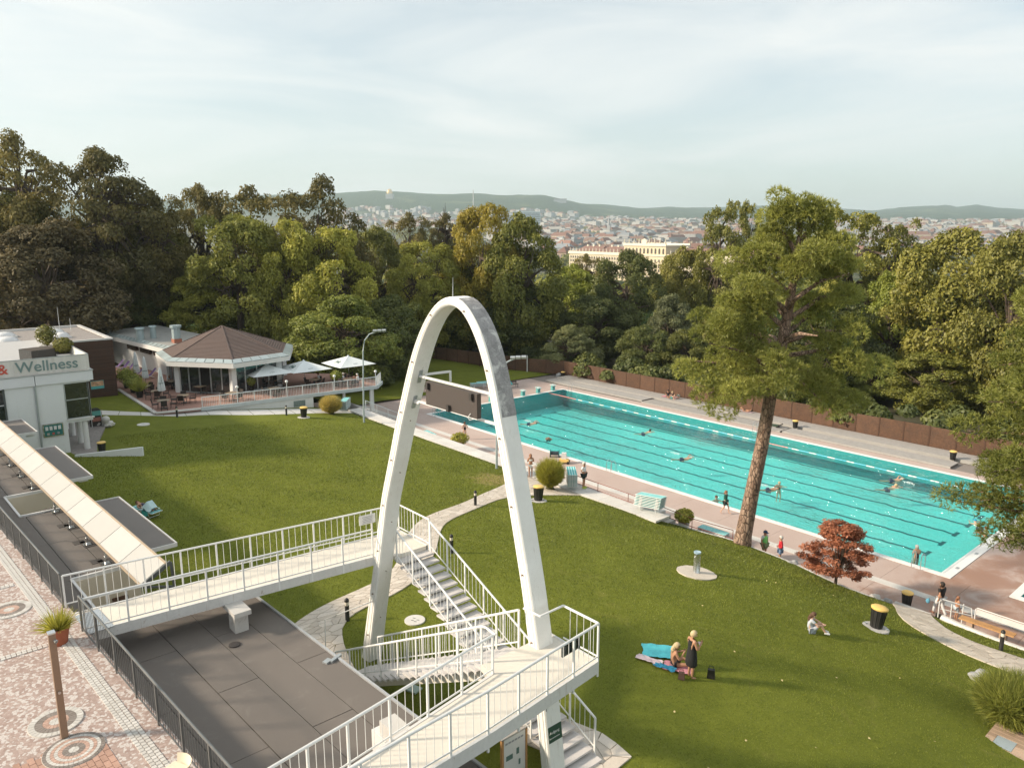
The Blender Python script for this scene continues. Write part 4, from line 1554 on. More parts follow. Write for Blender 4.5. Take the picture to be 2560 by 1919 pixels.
# ------------------------------------------------------------------ wellness house
def brick_boards(root, mt, box, axis, h, name='cladding_board'):
 """horizontal cladding boards, one object each, on a wall facing +X (axis 0) or facing +-Y (axis 1)"""
 a, b = box
 n = round((b[2] - a[2]) / h)
 for i in range(n):
  q = MB()
  z0, z1 = a[2] + (b[2] - a[2]) * i / n, a[2] + (b[2] - a[2]) * (i + 1) / n
  q.span((a[0], a[1], z0 + .006), (b[0], b[1], z1 - .006))
  q.build(name, mt, root)
def build_wellness():
 root = thing('wellness_house', 'white rendered house with lettered roof terrace and glazed corner bay', 'building', (0, -36, 3.7))
 U = 6.3
 m = MB()
 m.span((-13.2, -44, 3.3), (U, -34.40, 8.75))
 m.build('wall', render_white, root)
 m = MB()
 m.span((-8.0, -34.42, 5.92), (U - .02, -32.8, 6.18))
 m.build('bay_floor', render_white, root)
 m = MB()
 m.span((-8.0, -34.4, 8.66), (U + .02, -32.74, 8.76))
 m.build('bay_ceiling', render_white, root)
 for a, b in ((-44, -36.02), (-35.98, -32.55)):
  q = MB()
  q.span((-13.1, a, 8.76), (U + .12, b, 9.42))
  q.build('fascia_panel', mat('fascia_panel', (0.70, .71, .72), .6, .04, .8, 25, .08), root)
 q = MB()
 q.span((-13.1, -44, 9.42), (U + .16, -32.5, 9.47))
 q.build('fascia_cap', grey_metal, root)
 # boarded balustrade with painted letters
 bb = mat('balustrade_board', (0.66, .64, .60), .7, .08, 2, 20, .15, rnd=.08)
 q = MB()
 q.box((0, 0, .52), (.04, .165, 1.02))
 bm = q.mesh('balustrade_board', bb)
 v = -43.9
 while v < -32.75:
  piece('balustrade_board', bm, root, (U - .02, v + .085, 9.5))
  v += .17
 q = MB()
 q.box((0, 0, .52), (.165, .04, 1.02))
 bm = q.mesh('balustrade_board', bb)
 u = U - .1
 while u > -12.9:
  piece('balustrade_board', bm, root, (u - .085, -32.72, 9.5))
  u -= .17
 q = MB()
 q.bar((U - .02, -44, 10.55), (U - .02, -32.7, 10.55), .07, .05)
 q.bar((U, -32.72, 10.55), (-13, -32.72, 10.55), .07, .05)
 q.build('balustrade_cap', grey_metal, root)
 text('Wellness', 0.98, (U + .02, -36.98, 9.72), (PI / 2, 0, PI / 2), mat('letter_grey', (0.18, .26, .25), .6, .1), root, root, 'lettering', .006, .012)
 text('&', 0.92, (U + .02, -37.98, 9.72), (PI / 2, 0, PI / 2), mat('letter_red', (0.55, .09, .06), .6, .1), root, root, 'lettering', .006, .012)
 q = MB()
 q.span((-13, -44, 9.43), (U - .1, -32.8, 9.5))
 q.build('terrace_floor', mat('terrace_floor', (0.42, .42, .42), .8, .08), root)
 # glazed corner bay, storey-high panes in metal frames
 for (a, b) in ((6.22, 7.48), (7.54, 8.64)):
  q = MB()
  q.span((U - .06, -34.32, a), (U - .03, -32.95, b))
  q.build('window_pane', glass_dark, root)
  for i in range(4):
   q = MB()
   q.span((U - 3.3 * (i + 1) + .06, -32.92, a), (U - 3.3 * i - .12, -32.89, b))
   q.build('window_pane', glass_dark, root)
 q = MB()
 for v in (-34.36, -32.92):
  q.box((U - .04, v, 7.43), (.09, .08, 2.5))
 for z in (6.2, 7.51, 8.66):
  q.box((U - .04, -33.64, z), (.09, 1.5, .07))
  q.box((U - 6.6, -32.9, z), (13.2, .09, .07))
 for i in range(5):
  q.box((U - 3.3 * i - .04, -32.9, 7.43), (.09, .09, 2.5))
 q.build('window_frame', grey_metal, root)
 for v in (-34.0, -33.35):
  q = MB()
  q.cyl((U - .5, v, 6.2), (U - .5, v, 8.66), .14, None, 12)
  q.build('bay_column', cream_col, root, True)
 q = MB()
 q.span((U - .0, -34.4, 6.10), (U + .10, -32.72, 6.19))
 q.build('window_sill', white_paint, root)
 for u in (-1.1, 1.4, 4.0, 6.0):
  q = MB()
  q.cyl((u, -33.3, 3.3), (u, -33.3, 5.95), .19, .18, 16)
  q.build('column', white_paint, root, True)
 # left-hand stair window, downpipe, notice case
 for z0, z1 in ((6.75, 7.65), (7.72, 8.70)):
  q = MB()
  q.span((U - .02, -39.6, z0), (U + .012, -37.86, z1))
  q.build('window_pane', glass_dark, root)
 q = MB()
 q.span((U - .01, -37.86, 6.6), (U + .05, -37.74, 8.74))
 q.span((U - .01, -39.7, 6.62), (U + .05, -37.86, 6.74))
 q.build('window_frame', dark_metal, root)
 q = MB()
 q.cyl((U + .07, -36.05, 3.9), (U + .07, -36.05, 8.76), .06, None, 8)
 q.build('downpipe', grey_metal, root, True)
 q = MB()
 q.span((U, -35.88, 5.18), (U + .09, -34.68, 6.06))
 nc = q.build('notice_case', steel, root)
 q = MB()
 q.span((U + .085, -35.81, 5.25), (U + .096, -34.75, 5.99))
 q.build('case_back', mat('case_green', (0.02, .15, .14), .3), nc)
 for i in range(4):
  q = MB()
  q.box((U + .10, -35.66 + .25 * i, 5.76), (.008, .17, .26))
  q.build('notice', white_paint, nc)
 for i, cc in enumerate(((.45, .4, .35), (.5, .08, .06), (.3, .3, .32))):
  q = MB()
  q.box((U + .10, -35.6 + .3 * i, 5.38), (.008, .14, .14))
  q.build('notice', mat('notice%d' % i, cc, .6), nc)
cream_col = mat('cream_column', (0.60, .60, .52), .7, .05)
build_wellness()
gravel = mat('roof_gravel', (0.27, .245, .23), .95, .3, 5, 22, .9)
def build_brown_house():
 root = thing('clad_house', 'flat-roofed house clad in dark brown boards behind the lettered terrace', 'building', (-20, -33, 3.6))
 br = mat('brown_board', (0.070, .036, .023), .75, .2, 1.5, 25, .35, rnd=.2)
 u0, u1, v0, v1, top = -27.0, -13.3, -43, -26.7, 9.1
 m = MB()
 m.span((u0, v0, 3.2), (u1 - .05, v1 - .05, 8.86))
 m.build('wall', br, root)
 brick_boards(root, br, ((u1 - .06, v0, 3.6), (u1, v1, 8.98)), 0, .165)
 brick_boards(root, br, ((u0, v1 - .06, 3.6), (u1 - .002, v1, 8.98)), 1, .33)
 q = MB()
 q.span((u0 + .3, v0, 8.84), (u1 - .3, v1 - .3, 8.9))
 q.build('roof_gravel', gravel, root)
 w = mat('parapet_cap', (0.60, .59, .57), .5, .06, 1, 14, .05, metal=.2)
 for a, b in (((u1 - .32, v0, 8.95), (u1 + .05, v1 + .05, 9.10)), ((u0 - .05, v1 - .32, 8.95), (u1 - .325, v1 + .05, 9.10)), ((u0 - .05, v0, 8.9), (u0 + .3, v1 - .325, 9.10))):
  q = MB()
  q.span(a, b)
  q.build('parapet', w, root)
 for (u, v, r) in ((-21.8, -30.0, .95), (-18.1, -30.0, .72), (-22.0, -34.1, .95), (-18.0, -34.4, .95)):
  q = MB()
  q.span((u - r, v - r, 8.86), (u + r, v + r, 9.06))
  q.build('skylight_kerb', white_paint, root)
  q = MB()
  q.lathe((u, v, 9.06), [(r * .95, 0), (r * .9, .12), (r * .7, .27), (r * .4, .36), (.03, .39)], 18)
  q.build('skylight_dome', mat('dome_acrylic', (0.66, .66, .66), .25, .04), root, True)
 for (u, v, h) in ((-24.5, -29.0, 2.4), (-23.4, -28.2, 1.3)):
  q = MB()
  q.cyl((u, v, 8.86), (u, v, 8.9 + h), .03, .015, 6)
  q.build('roof_rod', white_metal, root)
 q = MB()
 q.span((u1, -28.93, 4.46), (u1 + .03, -27.82, 5.22))
 po = q.build('poster', mat('poster_teal', (0.10, .42, .42), .5), root)
 q = MB()
 q.span((u1 + .028, -28.9, 4.72), (u1 + .036, -27.85, 5.19))
 q.build('poster_print', mat('poster_print', (0.62, .34, .20), .5, .6, 2.5, 6, 0), po)
build_brown_house()
# wall that screens the terrace
def build_terrace_screen():
 root = thing('planter_box', 'black planter trough on the lettered roof terrace', 'planter', (0, -34, 9.5))
 q = MB()
 q.box((0.1, -34.3, 9.95), (2.0, 2.6, .9), .25)
 q.build('trough', black_plastic, root)
 q = MB()
 q.box((0.1, -34.3, 10.41), (1.8, 2.4, .02), .25)
 q.build('soil', soil, root)
build_terrace_screen()
q = MB()
q.add([(7.8, -34.45, 3.4), (10.3, -30.85, 3.4), (10.15, -30.72, 3.4), (7.65, -34.35, 3.4), (7.8, -34.45, 4.0), (10.3, -30.85, 4.42), (10.15, -30.72, 4.42), (7.65, -34.35, 4.0)],
      [(3, 2, 1, 0), (4, 5, 6, 7), (0, 1, 5, 4), (1, 2, 6, 5), (2, 3, 7, 6), (3, 0, 4, 7)])
tag(q.build('ramp_wall', render_white, None, False, (9, -32.6, 3.7)), 'low white wedge-shaped wall jutting onto the lawn', 'wall')
q = MB()
q.prism([(-4, -34.4), (7.0, -34.4), (7.4, -33.0), (5.5, -32.6), (0.5, -31.0), (-2.6, -30.0), (-4.3, -31)], 3.5, 3.86)
structure(q.build('gravel_bed', gravel))

# ------------------------------------------------------------------ restaurant
TZ = 3.66
def build_restaurant():
 root = thing('restaurant', 'white restaurant pavilion with brown shingled pyramid roof and glazed walls', 'building', (-12, -17, 3.6))
 # octagon-like footprint: the eaves corner points
 E = [(-10.3, -23.0), (-4.85, -18.7), (-5.9, -12.7), (-12.5, -9.3), (-19.3, -11.2), (-20.2, -18.0), (-16.5, -22.2)]
 C = np.mean(np.array(E), axis=0)
 ins = lambda k: [tuple(C + (np.array(p) - C) * k) for p in E]
 W = ins(.83)
 n = len(E)
 # fascia: white band, zinc coping in sheets, brown shingled roof in courses
 q = MB()
 q.prism(E, 6.38, 6.86)
 q.build('eaves_fascia', mat('eaves_white', (0.70, .69, .67), .7, .05, .8, 20, .1), root)
 zinc = mat('zinc_sheet', (0.42, .49, .50), .4, .08, 1, 12, .05, metal=.25, rnd=.1)
 I = ins(.90)
 for i in range(n):
  a, b, ia, ib = E[i], E[(i + 1) % n], I[i], I[(i + 1) % n]
  L_ = math.hypot(b[0] - a[0], b[1] - a[1])
  k = max(3, round(L_ / .95))
  for j in range(k):
   s, t = j / k + .006, (j + 1) / k - .006
   P = [(lerp(a[0], b[0], s), lerp(a[1], b[1], s)), (lerp(a[0], b[0], t), lerp(a[1], b[1], t)), (lerp(ia[0], ib[0], t), lerp(ia[1], ib[1], t)), (lerp(ia[0], ib[0], s), lerp(ia[1], ib[1], s))]
   m = MB()
   m.add([(P[0][0], P[0][1], 6.87), (P[1][0], P[1][1], 6.87), (P[2][0], P[2][1], 7.12), (P[3][0], P[3][1], 7.12),
                   (P[0][0], P[0][1], 6.80), (P[1][0], P[1][1], 6.80), (P[2][0], P[2][1], 6.85), (P[3][0], P[3][1], 6.85)],
                  [(0, 1, 2, 3), (4, 5, 1, 0), (5, 6, 2, 1), (6, 7, 3, 2), (7, 4, 0, 3)])
   m.build('zinc_sheet', zinc, root)
 sh = mat('shingle_brown', (0.118, .084, .073), .9, .22, 1.2, 22, .5)
 apex = np.array([C[0] - .9, C[1] + .1, 9.35])
 m = MB()
 J = ins(.895)
 courses = 26
 for i in range(n):
  a, b = np.array([*J[i], 7.08]), np.array([*J[(i + 1) % n], 7.08])
  for c in range(courses):
   s, t = c / courses, (c + 1) / courses
   p0, p1 = a + (apex - a) * s, b + (apex - b) * s
   p2, p3 = b + (apex - b) * t, a + (apex - a) * t
   up = np.array([0, 0, .035])
   m.add([tuple(p0 + up), tuple(p1 + up), tuple(p2), tuple(p3), tuple(p0), tuple(p1)], [(0, 1, 2, 3), (4, 5, 1, 0)])
 roof = m.build('roof', sh, root)
 for i in range(n):
  q = MB()
  q.bar((J[i][0], J[i][1], 7.12), tuple(apex + np.array([0, 0, .04])), .16, .05)
  q.build('ridge_tile', sh, roof)
 # white piers at the corners, glazed bays between
 for i in range(n):
  q = MB()
  q.box((W[i][0], W[i][1], 5.0), (.5, .5, 2.8), math.atan2(*(np.array(W[(i + 1) % n]) - np.array(W[i]))[::-1]))
  q.build('pier', render_white, root)
  a, b = np.array(W[i]), np.array(W[(i + 1) % n])
  d = (b - a) / np.linalg.norm(b - a)
  ang = math.atan2(d[1], d[0])
  L_ = np.linalg.norm(b - a)
  k = max(3, round(L_ / 1.25))
  for j in range(k):
   c = a + d * L_ * (j + .5) / k
   q = MB()
   open_door = (i == 0 and j == 2)
   q.box((c[0], c[1], 4.98), (L_ / k - .14, .03, 2.62), ang)
   q.build('window_pane', glass_dark if not open_door else mat('doorway_shade', (.008, .007, .006), .9), root)  # open door: near-black sheet painted for the shade inside, no pane
   q = MB()
   p = a + d * L_ * j / k
   q.box((p[0], p[1], 4.98), (.12, .12, 2.7), ang)
   q.box((c[0], c[1], 3.72), (L_ / k, .10, .16), ang)
   q.build('window_frame', grey_metal, root)
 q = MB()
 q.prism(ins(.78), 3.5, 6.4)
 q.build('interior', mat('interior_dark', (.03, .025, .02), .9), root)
 # long wing with flat roof
 A, B, D, F = (-37.5, -22.9), (-17.2, -20.6), (-17.5, -13.5), (-39, -15.5)
 w = MB()
 off = [(A[0] + .2, A[1] + 1.1), (B[0] - .3, B[1] + .9), (D[0], D[1]), (F[0], F[1])]
 w.prism(off, 3.3, 6.5)
 w.build('wing_wall', render_white, root)
 w = MB()
 w.prism([A, B, D, F], 6.38, 6.84)
 w.build('eaves_fascia', mat('eaves_white', (1, 1, 1)), root)
 w = MB()
 w.prism([(A[0], A[1] + .55), (B[0], B[1] + .55), D, F], 6.8, 7.06)
 w.build('wing_roof', mat('wing_roof_felt', (0.30, .30, .285), .9, .12, .5, 30, .3, stain=(.22, .215, .2), ss=.5), root)
 k = 20
 for j in range(k):
  s, t = j / k + .004, (j + 1) / k - .004
  p, r = (lerp(A[0], B[0], s), lerp(A[1], B[1], s)), (lerp(A[0], B[0], t), lerp(A[1], B[1], t))
  m = MB()
  m.add([(p[0], p[1], 6.85), (r[0], r[1], 6.85), (r[0], r[1] + .58, 7.1), (p[0], p[1] + .58, 7.1)], [(0, 1, 2, 3)])
  m.build('zinc_sheet', zinc, root)
 d = np.array(B) - np.array(A)
 ang = math.atan2(d[1], d[0])
 for s in (.40, .58, .76, .93):
  c = np.array(A) + d * s
  q = MB()
  q.box((c[0] + .1, c[1] + .86, 5.95), (2.6, .30, .72), ang)
  q.build('window_pane', mat('clerestory_dark', (.035, .022, .018), .3), root)
 for (u, v, h, r) in ((-26.2, -21.0, 1.25, .42), (-26.3, -19.6, 1.35, .33)):
  q = MB()
  q.cyl((u, v, 7.0), (u, v, 7.0 + h), r, r * .95, 10)
  q.cyl((u, v, 7.0 + h), (u, v, 7.15 + h), r * 1.35, r * 1.2, 10)
  q.build('roof_vent', mat('vent_zinc', (.38, .46, .47), .45, .1, 2, 15, .05, metal=.3), root, True)
 q = MB()
 q.span((-21.5, -19.1, 7.0), (-20.5, -18.3, 7.5))
 ch = q.build('chimney', mat('chimney_brick', (.35, .14, .09), .9), root)
 q = MB()
 q.cyl((-21, -18.7, 7.5), (-21, -18.7, 8.7), .46, None, 8)
 q.cyl((-21, -18.7, 8.7), (-21, -18.7, 8.95), .62, None, 8)
 q.build('chimney_cowl', mat('vent_zinc', (1, 1, 1)), ch, True)
build_restaurant()

# terrace
def build_terrace():
 root = structure(link('terrace', None))
 OFF[root.name] = Vector((0, 0, 0))
 pv = mat('terrace_paver', (0.33, .19, .15), .85, .2, 2, 12, .25)
 poly = [(-16.2, -26.0), (-3.2, -26.2), (-2.35, -22.7), (-0.75, -6.1), (-2.5, -4.4), (-9, -5.2), (-13, -9), (-22, -15), (-30, -22), (-30, -26)]
 q = MB()
 q.prism(poly, 3.42, TZ)
 q.build('terrace_paving', pv, root)
 e = MB()
 for a, b in (((-16.2, -26.0), (-3.2, -26.2)), ((-3.2, -26.2), (-2.35, -22.7))):
  e.bar((a[0], a[1], TZ - .03), (b[0], b[1], TZ - .03), .32, .12)
 e.build('terrace_kerb', flag_white, root)
 e = MB()
 e.bar((-2.35, -22.7, TZ - .08), (-0.72, -6.05, TZ - .08), .26, .30)
 e.bar((-0.72, -6.05, TZ - .08), (-2.6, -4.35, TZ - .08), .26, .30)
 e.build('terrace_edge', mat('terrace_edge', (.46, .50, .50), .7, .1), root)
build_terrace()
def build_terrace_wall():
 root = thing('terrace_wall', 'white basement wall under the terrace railing with a small grille window', 'wall', (-1.4, -17, 2.5))
 q = MB()
 q.add([(-2.5, -22.6, 2.0), (-1.35, -12.6, 0.0), (-3.5, -12.6, 0.0), (-3.5, -22.6, 2.0), (-2.5, -22.6, 3.5), (-1.35, -12.6, 3.5), (-3.5, -12.6, 3.5), (-3.5, -22.6, 3.5)],
          [(3, 2, 1, 0), (4, 5, 6, 7), (0, 1, 5, 4), (1, 2, 6, 5), (2, 3, 7, 6), (3, 0, 4, 7)])
 q.build('wall', render_white, root)
 q = MB()
 q.box((-1.50, -13.95, 2.95), (.06, 1.1, .55), -.11)
 w = q.build('window', mat('grille_green', (.14, .22, .20), .5), root)
 q = MB()
 for i in range(6):
  q.box((-1.46, -13.95, 2.74 + .085 * i), (.05, 1.1, .02), -.11)
 q.build('grille', grey_metal, w)
 for u, v in ((-0.95, -6.6), (-1.35, -6.2), (-3.2, -5.3), (-1.5, -9.3)):
  q = MB()
  q.cyl((u, v, -.3), (u, v, 3.5), .15, None, 10)
  q.build('pillar', white_paint, root, True)
build_terrace_wall()
tr_root = thing('terrace_railing', 'white baluster railing round the restaurant terrace', 'railing', (-1.6, -14, TZ))
rail_pale = mat('rail_pale', (0.66, .70, .70), .45, .06, 3, 30, 0)
railing(tr_root, [(-2.25, -22.6, TZ), (-0.68, -6.1, TZ), (-2.5, -4.5, TZ)], 0.98, rail_pale, 1.5, 9, pw=.06, bw=.018, low=.1, rail_r=.035)
# outside stair beside the terrace
def build_outdoor_steps():
 root = thing('garden_steps', 'grey concrete steps with railing descending beside the terrace pillars', 'steps', (-2, -5, 1))
 for i in range(11):
  q = MB()
  q.span((-3.6, -8.4 + .34 * i, -.2), (1.6 - .0 * i, -8.4 + .34 * (i + 1), 2.0 - .18 * i))
  q.build('step', concrete, root)
 railing(root, [(1.45, -8.6, 2.05), (1.45, -4.9, .2)], .9, rail_pale, 1.3, 8, bw=.018, low=.1)
build_outdoor_steps()

# ------------------------------------------------------------------ trees
def leaf_mesh(name, P, N, S, T, mt, aspect=1.7, rng=None, fold=0.0):
 """one mesh of rhombic leaves: centres P, normals N, sizes S, tints T"""
 n = len(P)
 N = N / (np.linalg.norm(N, axis=1, keepdims=True) + 1e-9)
 A = np.cross(N, rng.normal(size=(n, 3)))
 A /= np.linalg.norm(A, axis=1, keepdims=True) + 1e-9
 B = np.cross(N, A)
 a, b = A * S[:, None] * aspect / 2, B * S[:, None] / 2
 V = np.empty((n, 4, 3))
 V[:, 0], V[:, 1], V[:, 2], V[:, 3] = P - a, P - b * .9 + N * S[:, None] * fold, P + a, P + b * .9 + N * S[:, None] * fold
 me = bpy.data.meshes.new(name)
 me.vertices.add(4 * n)
 me.vertices.foreach_set('co', V.reshape(-1))
 me.loops.add(4 * n)
 me.loops.foreach_set('vertex_index', np.arange(4 * n))
 me.polygons.add(n)
 me.polygons.foreach_set('loop_start', np.arange(0, 4 * n, 4))
 me.polygons.foreach_set('loop_total', np.full(n, 4))
 at = me.attributes.new('tint', 'FLOAT', 'FACE')
 at.data.foreach_set('value', np.clip(T, 0, 1).astype(np.float32))
 me.materials.append(mt)
 me.update()
 me.validate()
 return me
def blade_mesh(name, P, D, Lb, Wb, T, mt, rng):
 """narrow pointed blades: roots P, directions D (unit), length Lb, width Wb"""
 n = len(P)
 S = np.cross(D, rng.normal(size=(n, 3)))
 S /= np.linalg.norm(S, axis=1, keepdims=True) + 1e-9
 V = np.empty((n, 3, 3))
 V[:, 0], V[:, 1], V[:, 2] = P - S * (Wb / 2)[:, None], P + S * (Wb / 2)[:, None], P + D * Lb[:, None]
 me = bpy.data.meshes.new(name)
 me.vertices.add(3 * n)
 me.vertices.foreach_set('co', V.reshape(-1))
 me.loops.add(3 * n)
 me.loops.foreach_set('vertex_index', np.arange(3 * n))
 me.polygons.add(n)
 me.polygons.foreach_set('loop_start', np.arange(0, 3 * n, 3))
 me.polygons.foreach_set('loop_total', np.full(n, 3))
 at = me.attributes.new('tint', 'FLOAT', 'FACE')
 at.data.foreach_set('value', np.clip(T, 0, 1).astype(np.float32))
 me.materials.append(mt)
 me.update()
 me.validate()
 return me
def sph(rng, n):
 d = rng.normal(size=(n, 3))
 return d / np.linalg.norm(d, axis=1, keepdims=True)
def crown_variant(seed, nlobe, leaves, lobe_r, leaf, prof, shell=(.62, .98), zs=1.1, gaps=0.0):
 """unit crown: radius 1, height 2*zs; returns leaf arrays and the limb skeleton"""
 rng = np.random.default_rng(seed)
 L = []
 while len(L) < nlobe:
  d = sph(rng, 1)[0]
  z = d[2]
  w = np.interp(z, prof[0], prof[1])
  k = rng.uniform(*shell)
  p = np.array([d[0] * w * k / max(math.sqrt(1 - z * z), .35), d[1] * w * k / max(math.sqrt(1 - z * z), .35), z * zs * (.55 + .45 * k)])
  if math.hypot(p[0], p[1]) > 1.0:
   continue
  L.append((p, rng.uniform(*lobe_r) * (1.15 if z < 0 else 1.0), rng.uniform(-.18, .18)))
 tot = sum(r * r for _, r, _ in L)
 Ps, Ns, Ts = [], [], []
 for p, r, tint in L:
  n = int(leaves * r * r / tot)
  d = sph(rng, n)
  d[:, 2] += .35
  out = p / (np.linalg.norm(p) + .2)
  d += out * .45
  d /= np.linalg.norm(d, axis=1, keepdims=True)
  rr = r * (rng.uniform(.35, 1.0, n) ** .5) * (1 + .22 * np.sin(d[:, 0] * 7 + p[0] * 20) * np.sin(d[:, 1] * 8 + p[1] * 20))
  q = p + d * rr[:, None] * np.array([1.1, 1.1, .82])
  nn = d * .8 + sph(rng, n) * .75 + np.array([0, 0, .35])
  if gaps:
   keep = rng.random(n) > gaps * (.5 + .5 * np.sin(q[:, 0] * 9 + seed) * np.sin(q[:, 2] * 8))
   q, nn, d = q[keep], nn[keep], d[keep]
  Ps.append(q)
  Ns.append(nn)
  Ts.append(.5 + tint + rng.uniform(-.28, .28, len(q)))
 P, N, T = np.concatenate(Ps), np.concatenate(Ns), np.concatenate(Ts)
 S = leaf * rng.uniform(.65, 1.35, len(P))
 return P, N, S, T, L, rng
def limb_mesh(name, L, seed, mt, zc=1.0, kz=.72, r0=.085, every=2):
 kz = .5
 m = MB()
 rnd = random.Random(seed)
 tr = [(0, 0, -.05), (.02, .0, .3), (rnd.uniform(-.05, .05), rnd.uniform(-.05, .05), .7), (rnd.uniform(-.08, .08), rnd.uniform(-.08, .08), 1.05), (rnd.uniform(-.1, .1), rnd.uniform(-.1, .1), 1.3)]
 m.tube(tr, [r0 * 1.35, r0, r0 * .8, r0 * .6, r0 * .2], 8)
 for i, (p, r, _) in enumerate(L):
  if i % every:
   continue
  t = rnd.uniform(.45, 1.2)
  s = Vector(tr[2]).lerp(Vector(tr[3]), (t - .7) / .35) if t > .7 else Vector(tr[1]).lerp(Vector(tr[2]), (t - .3) / .4)
  e = Vector((p[0] * .96, p[1] * .96, zc + p[2] * kz))
  mid = s.lerp(e, .5) + Vector((0, 0, .08)) + Vector((rnd.uniform(-.05, .05), rnd.uniform(-.05, .05), 0))
  m.tube([s, mid, e], [r0 * .34, r0 * .22, r0 * .06], 5)
 return m.mesh(name, mt, True)
ROUND = ([-1, -.6, -.1, .35, .75, 1], [.45, .85, 1.0, .92, .62, .12])
CONE = ([-1, -.6, -.2, .3, .7, 1], [.75, 1.0, .92, .66, .38, .08])
TALL = ([-1, -.5, 0, .5, .85, 1], [.6, .85, 1.0, .9, .6, .25])
LEAF = {
 'oak': leafmat('leaf_oak', (.046, .045, .014), (.122, .102, .034), .35),
 'beech': leafmat('leaf_beech', (.036, .031, .017), (.088, .071, .036), .28),
 'olive': leafmat('leaf_olive', (.052, .056, .012), (.140, .132, .030), .32),
 'dark': leafmat('leaf_dark', (.022, .032, .010), (.078, .086, .026), .28),
 'broad': leafmat('leaf_broad', (.038, .046, .010), (.118, .120, .026), .32),
 'light': leafmat('leaf_light', (.080, .090, .014), (.220, .212, .046), .38, .2),
 'leafy': leafmat('leaf_leafy', (.060, .076, .014), (.160, .175, .042), .34),
 'gold': leafmat('leaf_gold', (.085, .078, .010), (.230, .185, .030), .36),
 'bright': leafmat('leaf_bright', (.072, .094, .010), (.185, .200, .032), .36),
 'grey': leafmat('leaf_grey', (.046, .054, .024), (.120, .128, .062), .28),
 'sparse': leafmat('leaf_sparse', (.056, .060, .011), (.155, .152, .030), .36),
}
CROWNS = {}
def crown_set(key, seeds, *a, **k):
 out = []
 for s in seeds:
  P, N, S, T, L, rng = crown_variant(s, *a, **k)
  me = leaf_mesh('crown', P, N, S, T, LEAF['broad'], 1.55, rng, .15)
  out.append((me, limb_mesh('trunk', L, s, bark, every=2 if key != 'open' else 1, r0=.085 if key != 'open' else .075)))
 CROWNS[key] = out
crown_set('dense', (1, 2, 3, 4), 95, 44000, (.15, .27), .034, ROUND)
crown_set('tall', (11, 12), 88, 40000, (.14, .24), .033, TALL)
crown_set('open', (21, 22, 23), 78, 34000, (.13, .24), .034, ROUND, (.5, 1.0), gaps=.6)
crown_set('sparse', (31, 32), 58, 26000, (.12, .21), .035, TALL, (.5, 1.0), gaps=.72)
crown_set('conic', (41,), 95, 36000, (.12, .21), .031, CONE)
KINDSET = {'oak': 'open', 'beech': 'dense', 'olive': 'dense', 'dark': 'dense', 'broad': 'dense', 'light': 'tall', 'leafy': 'dense', 'gold': 'tall', 'bright': 'dense', 'grey': 'conic', 'sparse': 'sparse'}
